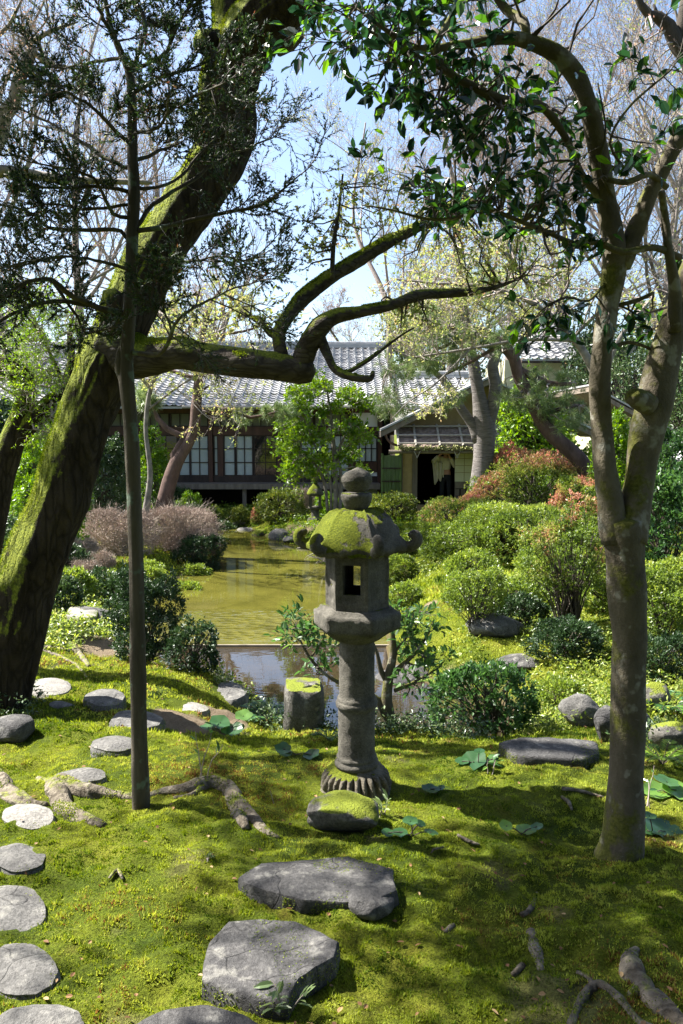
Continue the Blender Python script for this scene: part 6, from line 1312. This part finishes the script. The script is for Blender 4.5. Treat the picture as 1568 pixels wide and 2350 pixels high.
# ------------------------------------------------------------------ tall background trees
def bare_tree(label, u, Y, H, seed, rad=.18, leafm=LF_BUD, spread=.42, name='bare_tree', n1=13, twr=.0048, bud=.06, nl=2):
    rg = np.random.default_rng(seed); b = gp(u, Y) if Y < 60 else np.array([0, Y, .4]); t = thing(name, label, 'tree', b, 'bare trees beyond the garden')
    tp = np.array([b - [0, 0, .2], b + [rg.normal(0, .2), 0, H * .25], b + [rg.normal(0, .5), rg.normal(0, .3), H * .5], b + [rg.normal(0, .8), rg.normal(0, .5), H * .75], b + [rg.normal(0, 1), 0, H]])
    m = M(); a, r = tube(m, tp, np.array([rad * 1.3, rad, rad * .7, rad * .4, .03]), step=.5, sides=10, amp=.08, nf=1, seed=seed)
    j = rg.integers(int(len(a) * .22), int(len(a) * .93), n1); S = a[j]; an = rg.random(n1) * 6.283; el = rg.uniform(.45, 1.1, n1)
    D = np.stack([np.cos(an) * np.cos(el), np.sin(an) * np.cos(el), np.sin(el)], -1); L = H * spread * (1.1 - .7 * j / len(a)) * rg.uniform(.8, 1.2, n1)
    P1, R1 = chains(S, D, L, r[j] * .55, 7, .45, .5, r1f=.3, rg=rg); btubes(m, P1, R1, 7)
    s, d, l, rr = spawn(P1, R1, 8, .75, .2, .5, rg=rg); d[:, 2] += .25; P2, R2 = chains(s, d, l, np.maximum(rr, .012), 5, .4, .4, rg=rg); btubes(m, P2, R2, 5)
    m.build('trunk', BK_GREY if seed % 2 else BK_TWIG, t, smooth=True); w = M()
    s, d, l, rr = spawn(P2, R2, 7, .7, .15, .5, rg=rg); P3, R3 = chains(s, d, l, np.full(len(s), twr * 1.4), 4, .4, .4, rg=rg); btubes(w, P3, R3, 3)
    s, d, l, rr = spawn(P3, R3, 5, .7, .15, .55, rg=rg); P4, R4 = chains(s, d, l, np.full(len(s), twr), 3, .3, .2, r1f=.5, rg=rg); btubes(w, P4, R4, 3)
    w.build('twigs', BK_TWIG, t); f = M(); s, d, l, rr = spawn(P4, R4, nl, .6, .3, .5, rg=rg); ln = bud * rg.uniform(.6, 1.4, len(s)); leaves(f, s, d, ln, ln * .6, None, 'dia', rg); f.build('crown', leafm, t)
for a in [('tall bare tree rising behind the top of the leaning trunk', 420, 33, 17, 301), ('bare tree filling the sky at far left above the side house', 40, 26, 16, 302), ('bare tree behind the slim conifer', 210, 32, 20, 303),
          ('bare tree behind the house left of the sky gap', 520, 40, 11, 304), ('low bare tree in the sky gap above the ridge', 780, 44, 9, 305), ('bare tree above the right end of the long roof', 900, 37, 16, 306),
          ('bare tree behind the second roof', 1030, 33, 17, 307), ('bare tree standing behind the cherry trunk', 1150, 36, 20, 308), ('large bare tree behind the upper storey house', 1260, 38, 21, 309),
          ('bare tree seen through the fork of the camellia', 1380, 34, 20, 310), ('bare tree right of the storehouse', 1500, 31, 20, 311), ('bare tree at the right edge beyond the gate', 1620, 27, 19, 312), ('bare tree beyond the left wall with its top out of the picture', -90, 22, 17, 313)]:
    bare_tree(*a, leafm=LF_BUD if a[4] % 3 else LF_MAPLE, spread=.34 if a[3] < 15 else .40)
def ever_tree(label, u, Y, w, v0, v1, seed, mt=LF_EVER, leaf=.16, name='evergreen_tree', dens=1.0):
    rg = np.random.default_rng(seed); b = gp(u, Y); t = thing(name, label, 'tree', b, 'evergreen trees behind the buildings'); s = Y / F
    z0, z1 = Z(v0, Y), Z(v1, Y); H = z1 - z0; W = w * s / 2; m = M(); tube(m, np.array([b - [0, 0, .2], b + [0, 0, (z0 - b[2]) * .7 + .5], [b[0] + .2, b[1], z0 + H * .7]]), np.array([.22, .16, .06]), step=.4, sides=10, seed=seed)
    bl = [(b[0] + rg.uniform(-.6, .6) * W, b[1] + rg.uniform(-.5, .5) * W, z0 + H * rg.uniform(.1, .85), W * q, W * q, H * q * .6) for q in rg.uniform(.28, .5, 14)]
    P, d = shell(bl, int(900 * dens), rg, .55); A = np.array([b[0], b[1], z0]) ; tt = np.linspace(0, 1, 5)[None, :, None]; T = P[:120]; C = A * (1 - tt) + T[:, None] * tt; btubes(m, C, np.broadcast_to(np.linspace(.06, .01, 5)[None], (len(T), 5)), 4); m.build('trunk', BK_DARK, t, smooth=True)
    k = 9; Cn = np.repeat(P, k, 0) + rg.normal(0, leaf * .9, (len(P) * k, 3)); Dn = rg.normal(0, 1, Cn.shape); ln = leaf * rg.uniform(.6, 1.3, len(Cn)); f = M(); leaves(f, Cn, Dn, ln, ln * .5, np.clip(rg.random(len(Cn)) * .7 + .3 * np.repeat(rg.random(len(P)), k), 0, 1), 'dia', rg, .4); f.build('crown', mt, t)
for a in [('shiny pale leaved evergreen between the camellia stems', 1450, 27.5, 230, 1060, 800, 401), ('dark evergreen beside the upper house wall', 1360, 29.5, 130, 1000, 760, 402), ('evergreen at the right edge behind the gate roof', 1600, 25, 200, 1060, 760, 403),
          ('green tree right of the entrance wing behind the pine', 1230, 22, 190, 1090, 880, 404), ('bushy evergreen behind the left board wall', 120, 22.5, 220, 1130, 920, 405), ('small evergreen behind the mossy trunk at the left edge', 10, 20, 150, 1150, 930, 406), ('dense evergreen behind the side house', -60, 36, 320, 980, 720, 407),
          ('evergreen behind the long house roof at left', 300, 42, 330, 960, 690, 408), ('evergreen behind the second roof ridge', 1010, 44, 330, 960, 690, 410), ('evergreen far behind the upper house', 1300, 46, 360, 960, 660, 411), ('evergreen far behind the gate at right', 1540, 42, 330, 980, 700, 412)]:
    ever_tree(*a, mt=LF_BRIGHT if a[6] in (404, 405) else (LF_DARK if a[6] == 402 else LF_EVER), leaf=.13 if a[2] < 35 else .22)

# unseen trees added behind the viewer to shade the near garden from the sky
for a in [('tall evergreen standing behind the viewpoint at left', -3.4, -1.6, 501), ('tall evergreen standing behind the viewpoint', .4, -2.4, 502), ('tall evergreen standing behind the viewpoint at right', 4.0, -1.4, 503)]:
    rg = np.random.default_rng(a[3]); b = np.array([a[1], a[2], 1.0]); t = thing('evergreen_tree', a[0], 'tree', b); m = M(); tube(m, np.array([b - [0, 0, .2], b + [0, 0, 3], b + [0, 0, 8]]), np.array([.2, .16, .05]), step=.3, sides=10); m.build('trunk', BK_DARK, t, smooth=True)
    bl = [(b[0] + rg.uniform(-1.7, 1.7), b[1] + rg.uniform(-1.3, 1.3), z, q, q, q * .7) for q, z in zip(rg.uniform(1.1, 1.7, 20), np.linspace(2.4, 9.5, 20))]; P, d = shell(bl, 5200, rg, .4); P = P[(np.linalg.norm(P - [0, 0, EYE], axis=1) > 2.3) & ((P[:, 1] < -1.2) | (P[:, 2] > 5.5))]; Cn = np.repeat(P, 6, 0) + rg.normal(0, .14, (len(P) * 6, 3)); m = M(); leaves(m, Cn, rdir(len(Cn), rg), .2, .13, None, 'dia', rg); m.build('crown', LF_DARK, t)
# ------------------------------------------------------------------ moss blades, litter and small plants
def inside(poly, x, y):
    c = np.zeros(len(x), bool); B = np.roll(poly, -1, 0)
    for a, b in zip(poly, B): c ^= ((a[1] > y) != (b[1] > y)) & (x < (b[0] - a[0]) * (y - a[1]) / (b[1] - a[1] + 1e-12) + a[0])
    return c
def blades(n, y0, y1, hmin, hmax, wd, seed, pw=1.0):
    rg = np.random.default_rng(seed); y = np.sqrt(rg.uniform(y0 ** 2, y1 ** 2, n)) if pw == 1 else y0 + (y1 - y0) * rg.random(n) ** pw
    x = rg.uniform(-.58, .58, n) * y; k = np.ones(n, bool)
    for p in STONES:
        lo, hi = p.min(0), p.max(0); c = (x > lo[0]) & (x < hi[0]) & (y > lo[1]) & (y < hi[1]); i = np.where(c)[0]
        if len(i): k[i[inside(p, x[i], y[i])]] = False
    for (a, b, r) in ROOTX: k &= (x - a) ** 2 + (y - b) ** 2 > r * r
    k &= sdist(x, y) > .12; dm = dirtmask(x, y); k &= rg.random(n) > dm * 1.2
    if y1 < 6: k &= ~((vnoise(np.stack([x, y], -1), 34, 12) < -.3) & (rg.random(n) < .85))
    x, y = x[k], y[k]; z = gz(x, y); C = np.stack([x, y, z - .004], -1); n = len(x)
    D = unit(rg.normal(0, .38, (n, 3)) + [0, 0, 1]); q = np.stack([x, y], -1)
    pn = .5 + .5 * fnoise(q, 1.4, 77, 3); cl = .5 + .5 * vnoise(q, 28, 5)
    br = (fnoise(q, 2.1, 91, 3) > .28) * .35
    rr = np.clip(.10 + .75 * pn + .3 * (rg.random(n) - .5) + .2 * cl + .25 * vnoise(q, 6, 8) + br * (rg.random(n) < .4), 0, 1)
    ln = rg.uniform(hmin, hmax, n) * (.45 + 1.5 * cl ** 1.6); m = M(); leaves(m, C, D, ln, wd * rg.uniform(.7, 1.3, n), rr, 'tri', rg, .0)
    return m
tag(blades(520000, 1.7, 5.2, .006, .016, .0065, 5, .8).build('moss', LF_MOSS), 'short springy moss covering the near ground', 'moss', None, 'stuff')
tag(blades(220000, 5.0, 11, .014, .028, .013, 6, .9).build('moss', LF_MOSS), 'moss carpet on the slopes around the near pond shore', 'moss', None, 'stuff')
tag(blades(130000, 10.8, 23, .03, .06, .035, 7, 1.2).build('moss', LF_MOSS), 'moss and low grass on the far banks up to the house', 'moss', None, 'stuff')
# loose leafy ground cover along the banks
def cover(regs, name, label, mt, leaf, seed):
    rg = np.random.default_rng(seed); m = M()
    for (u, v, ru, rv, n) in regs:
        a = rg.random(n) * 6.283; r = np.sqrt(rg.random(n)); uu = u + ru * r * np.cos(a); vv = v + rv * r * np.sin(a)
        P = np.array([plane_hit(p, q, .42) for p, q in zip(uu, vv)]); P[:, 2] = gz(P[:, 0], P[:, 1]); P = P[(sdist(P[:, 0], P[:, 1]) > -.05)]
        k = 6; hh = np.repeat(rg.random(len(P)) ** 2 * .16, k); C = np.repeat(P, k, 0) + rg.normal(0, leaf * .9, (len(P) * k, 3)) * [1, 1, .2]; C[:, 2] += hh
        D = unit(rg.normal(0, 1, C.shape) * [1, 1, .5] + [0, 0, .5]); ln = leaf * rg.uniform(.6, 1.3, len(C)); leaves(m, C, D, ln, ln * .45, None, 'dia', rg, .6)
    return tag(m.build(name, mt), label, 'ground cover', None, 'stuff')
cover([(180, 1420, 180, 70, 1100), (300, 1360, 150, 50, 700), (470, 1260, 60, 50, 500), (130, 1470, 90, 60, 500), (520, 1560, 60, 20, 90)], 'ground_cover', 'low leafy ground cover on the left bank and island', LF_AZ, .045, 71)
cover([(1400, 1400, 240, 140, 900), (1450, 1560, 160, 100, 1100), (1290, 1600, 120, 60, 800), (1060, 1290, 110, 30, 400), (1050, 1500, 60, 60, 160), (1280, 1480, 90, 50, 250)], 'ground_cover', 'low mixed ground cover on the right bank', LF_AZ, .04, 72)
cover([(600, 1205, 330, 16, 900), (480, 1180, 120, 20, 500), (800, 1200, 200, 20, 500)], 'ground_cover', 'leafy ground cover along the far shore', LF_BRIGHT, .06, 73)
cover([(900, 1712, 80, 20, 160), (1010, 1722, 120, 16, 200), (690, 1660, 90, 40, 260), (600, 1600, 50, 30, 120), (30, 1700, 70, 50, 200), (1480, 1760, 90, 40, 150)], 'ground_cover', 'dark small leaved cover along the near water edge', LF_EVER, .03, 74)

LF_FAR = leafmat('broad_round_leaf', [(0, (.02, .06, .02)), (.6, (.05, .12, .04)), (1, (.13, .24, .04))], .25, .35, .5, 1.8)
LF_SPRIG = leafmat('pale_sprig_leaf', [(0, (.06, .10, .04)), (1, (.2, .26, .10))], .4, .3, .4, 1.5)
def broad_plant(label, pts, mt=LF_FAR, name='broad_leaf_plant', hgt=.06, seed=0):
    """pts (u,v,w,h px) of each round leaf as seen"""
    rg = np.random.default_rng(seed); c = np.mean([(p[0], p[1]) for p in pts], 0); b = hit(c[0], c[1] + 12); t = thing(name, label, 'plant', b, 'small plants in the moss')
    for (u, v, w, h) in pts:
        q = at(u, v, b[1] + rg.uniform(-.03, .03)); q[2] = max(q[2], float(gz(q[0], q[1])) + .025); s = np.linalg.norm(q - [0, 0, EYE]) / F; W = w * s / 2
        n = 16; a = np.linspace(0, 2 * np.pi, n, endpoint=False) + rg.random() * 6; rr = 1 + .07 * np.sin(a * 5 + rg.random() * 6) + .03 * rg.normal(0, 1, n)
        tilt = rg.uniform(-.25, .25, 2) + [0, -.22]; V = []
        for f in (.35, .7, 1.0):
            x, y = W * rr * f * np.cos(a), W * rr * f * np.sin(a) * .9; V.append(np.stack([x, y, x * tilt[0] - y * tilt[1] + W * .16 * (1 - f) * -1 + .05 * W * f * np.sin(a * 5)], -1))
        V = np.concatenate(V + [np.array([[0, 0, -W * .16]])]) + q; id_ = np.arange(3 * n).reshape(3, n); nx = np.roll(id_, -1, 1)
        m = M(); m.add(V, [np.stack([id_[:-1], id_[1:], nx[1:], nx[:-1]], -1).reshape(-1, 4), np.stack([id_[0], nx[0], np.full(n, 3 * n)], -1)], np.full(len(V), rg.random())); m.build('leaf', mt, t, smooth=True)
        m = M(); g0 = np.array([b[0] + rg.normal(0, .01), b[1] + rg.normal(0, .01), b[2]]); btubes(m, np.array([[g0, (g0 + q) / 2 + [0, 0, .01], q - [0, 0, W * .1]]]), np.full((1, 3), .003), 5); m.build('stalk', BK_TWIGD, t)
for i, (l, p) in enumerate([('two round blue green leaves left of the lantern foot', [(650, 1716, 36, 14), (655, 1730, 30, 14), (715, 1729, 36, 14)]), ('broad leaf lying in the moss right of the lantern foot', [(988, 1808, 40, 16), (1012, 1812, 18, 10)]),
    ('small group of round leaves right of the craggy rock', [(890, 1928, 26, 22), (918, 1936, 34, 16), (942, 1882, 34, 26), (964, 1888, 24, 18), (990, 1908, 30, 12)]), ('pair of dark leaves in the shaded moss hollow', [(1161, 1893, 28, 14), (1206, 1930, 42, 22), (1232, 1895, 26, 12)]),
    ('large bright leaves at the right edge beside the double trunk', [(1508, 1818, 70, 34), (1552, 1822, 60, 50), (1530, 1790, 50, 26)]), ('broad leaves low at the right edge in the moss', [(1525, 1942, 80, 34), (1485, 1905, 40, 20), (1490, 1870, 30, 20)]),
    ('leafy plant with pale leaves on the bare earth', [(505, 1655, 44, 20), (540, 1672, 40, 18), (478, 1688, 44, 16), (525, 1690, 36, 14), (560, 1640, 40, 16)]), ('light leaves sprouting beside the flat bridging stone', [(1085, 1757, 60, 16), (1100, 1722, 24, 20), (1130, 1740, 26, 14), (1060, 1762, 30, 10)])]): broad_plant(l, p, seed=i)
def sprig(label, u, v, h, n, mt, leaf, seed, name='seedling', spread=.5, stems=3, lw=.35, cat='plant'):
    rg = np.random.default_rng(seed + 900); b = hit(u, v); s = np.linalg.norm(b - [0, 0, EYE]) / F; H = h * s; t = thing(name, label, cat, b, 'small plants in the moss')
    S = np.repeat(b[None], stems, 0) + rg.normal(0, .012, (stems, 3)) * [1, 1, 0]; D = unit(rg.normal(0, spread, (stems, 3)) * [1, 1, 0] + [0, 0, 1]); P, Rr = chains(S, D, H * rg.uniform(.6, 1.1, stems), np.full(stems, .0035), 6, .3, .1, rg=rg)
    m = M(); btubes(m, P, Rr, 5); m.build('stem', BK_TWIG, t); m = M(); s_, d_, l_, r_ = spawn(P, Rr, n, 1.1, .45, .5, rg=rg); ln = leaf * rg.uniform(.7, 1.2, len(s_)); leaves(m, s_, d_ + [0, 0, .1], ln, ln * lw, None, 'leaf', rg, .7, .1); m.build('leaves', mt, t)
sprig('pale green leafy seedling at the bottom beside the biggest stone', 655, 2340, 90, 6, LF_SPRIG, .055, 1, stems=4)
sprig('small leafy seedling between the lantern foot and the craggy rock', 878, 1872, 44, 6, LF_SPRIG, .06, 2)
sprig('tiny rosette of leaves in the sunny moss', 475, 1975, 16, 8, LF_SPRIG, .025, 3, spread=1.2)
sprig('bare stemmed seedling growing out of the surface root', 470, 1788, 140, 2, LF_FAR, .06, 4, spread=.12)
sprig('upright leafy shoots at the water edge left of the stone block', 600, 1600, 80, 10, LF_FAR, .045, 5, spread=.2)
sprig('small seedling standing in the moss near the curled root', 622, 1850, 46, 1, LF_FAR, .02, 6, spread=.1, stems=1)
sprig('leafy seedling in the moss beside the bridging stone', 1130, 1775, 60, 4, LF_FAR, .05, 7, spread=.25)
sprig('thin seedling right of the double trunk', 1480, 1850, 90, 3, LF_FAR, .04, 8, spread=.2)
sprig('small leafy tuft between the water and the sunny moss', 512, 1580, 40, 8, LF_SPRIG, .04, 9, spread=.6)
def fern(label, u, v, h, n, seed, mt=LF_FAR, name='fern', droop=.9, pin=.05):
    rg = np.random.default_rng(seed + 950); b = hit(u, v); s = np.linalg.norm(b - [0, 0, EYE]) / F; H = h * s; t = thing(name, label, 'fern', b, 'ferns on the banks')
    a = np.linspace(0, 6.283, n, endpoint=False) + rg.random(n); S = np.repeat(b[None], n, 0); tt = np.linspace(0, 1, 12)[None, :, None]
    d = np.stack([np.cos(a), np.sin(a), 0 * a], -1)[:, None]; L = H * rg.uniform(.8, 1.2, n)[:, None, None]
    P = S[:, None] + d * L * tt + np.array([0, 0, 1.]) * L * (1.3 * tt - droop * tt ** 2); m = M(); btubes(m, P, np.full((n, 12), .002), 4); m.build('stem', BK_TWIGD, t)
    m = M(); T = unit(np.gradient(P, axis=1)); side = unit(np.cross(T, np.array([0, 0, 1.])))
    for sg in (-1, 1):
        for o in (0, .5):
            i = np.arange(2, 11); C = P[:, i] * (1 - o) + P[:, np.minimum(i + 1, 11)] * o; D = side[:, i] * sg + T[:, i] * .5; ln = (pin * H / .2 * np.sin(np.linspace(.6, 3.0, len(i))))[None] * np.ones((n, 1)); leaves(m, C.reshape(-1, 3), D.reshape(-1, 3), ln.ravel() + .008, .012 * H / .2, None, 'dia', rg, .8)
    m.build('fronds', mt, t)
fern('dark fern at the water edge below the shoots', 612, 1662, 62, 12, 1, pin=.06)
fern('fern arching over the rocks at the right edge', 1530, 1640, 66, 11, 2); fern('lower fern at the right edge beside the trunk', 1520, 1755, 66, 11, 3, LF_BRIGHT)
fern('small fern beside the mossy stone block', 755, 1700, 40, 8, 4); fern('light fern on the bank left of the slim trunk', 140, 1360, 70, 10, 5, LF_BRIGHT); fern('fern behind the small camellia', 1010, 1590, 50, 9, 6, LF_BRIGHT)
# fallen sticks
for i, (l, pts) in enumerate([('forked grey stick lying in the sunny moss', [(252, 2030, 5), (270, 2012, 7), (282, 2024, 5)]), ('thin curved stick right of the craggy rock', [(1050, 1925, 6), (1075, 1938, 8), (1100, 1948, 5)]), ('dark forked twig beside the long slab', [(990, 1968, 3), (995, 1958, 5), (1018, 1950, 4)]),
    ('pale stick near the base of the double trunk', [(1290, 1815, 7), (1330, 1822, 8), (1385, 1835, 5)]), ('short dead twig left of the double trunk', [(1290, 1838, 8), (1305, 1850, 8), (1312, 1868, 4)]), ('short dead stick in the shaded moss', [(1148, 1910, 4), (1160, 1880, 3)])][:5]):
    P, Rr = groundpath(pts, .6); m = M(); tube(m, P + [0, 0, .008], Rr, step=.02, sides=8, amp=.15, nf=20, seed=i); tag(m.build('fallen_stick', BK_ROOT, smooth=True), l, 'stick', 'sticks fallen on the moss')
# bare branches lying over the water left of the lantern
b = plane_hit(742, 1300); t = thing('driftwood_branch', 'pale bare branches reaching over the water behind the lantern', 'branch', b); rg = np.random.default_rng(3); m = M()
P, Rr = chains(np.repeat(b[None] + [.3, .2, .05], 7, 0), np.stack([-np.ones(7), rg.normal(0, .4, 7), rg.uniform(.0, .45, 7)], -1), rg.uniform(.5, .9, 7), np.full(7, .02), 6, .5, .1, rg=rg); btubes(m, P, Rr, 6)
s, d, l, r = spawn(P, Rr, 5, .7, .2, .5, rg=rg); P2, R2 = chains(s, d, l, r, 4, .4, .1, rg=rg); btubes(m, P2, R2, 4); m.build('twigs', BAMW, t)

# a few dead leaves lying on the moss
DL = leafmat('dead_leaf', [(0, (.10, .05, .025)), (.6, (.24, .13, .06)), (1, (.34, .24, .12))], .7, .2, .2, 1.3)
rg = np.random.default_rng(77); n = 420; y = 2 + 7 * rg.random(n) ** 1.3; x = rg.uniform(-.46, .46, n) * y; k = sdist(x, y) > .05; x, y = x[k], y[k]
m = M(); leaves(m, np.stack([x, y, gz(x, y) + .012], -1), rg.normal(0, 1, (len(x), 3)) * [1, 1, .25], rg.uniform(.012, .032, len(x)), rg.uniform(.008, .018, len(x)), None, 'leaf', rg, .8); tag(m.build('fallen_leaves', DL), 'small brown dead leaves scattered over the moss', 'leaf litter', None, 'stuff')
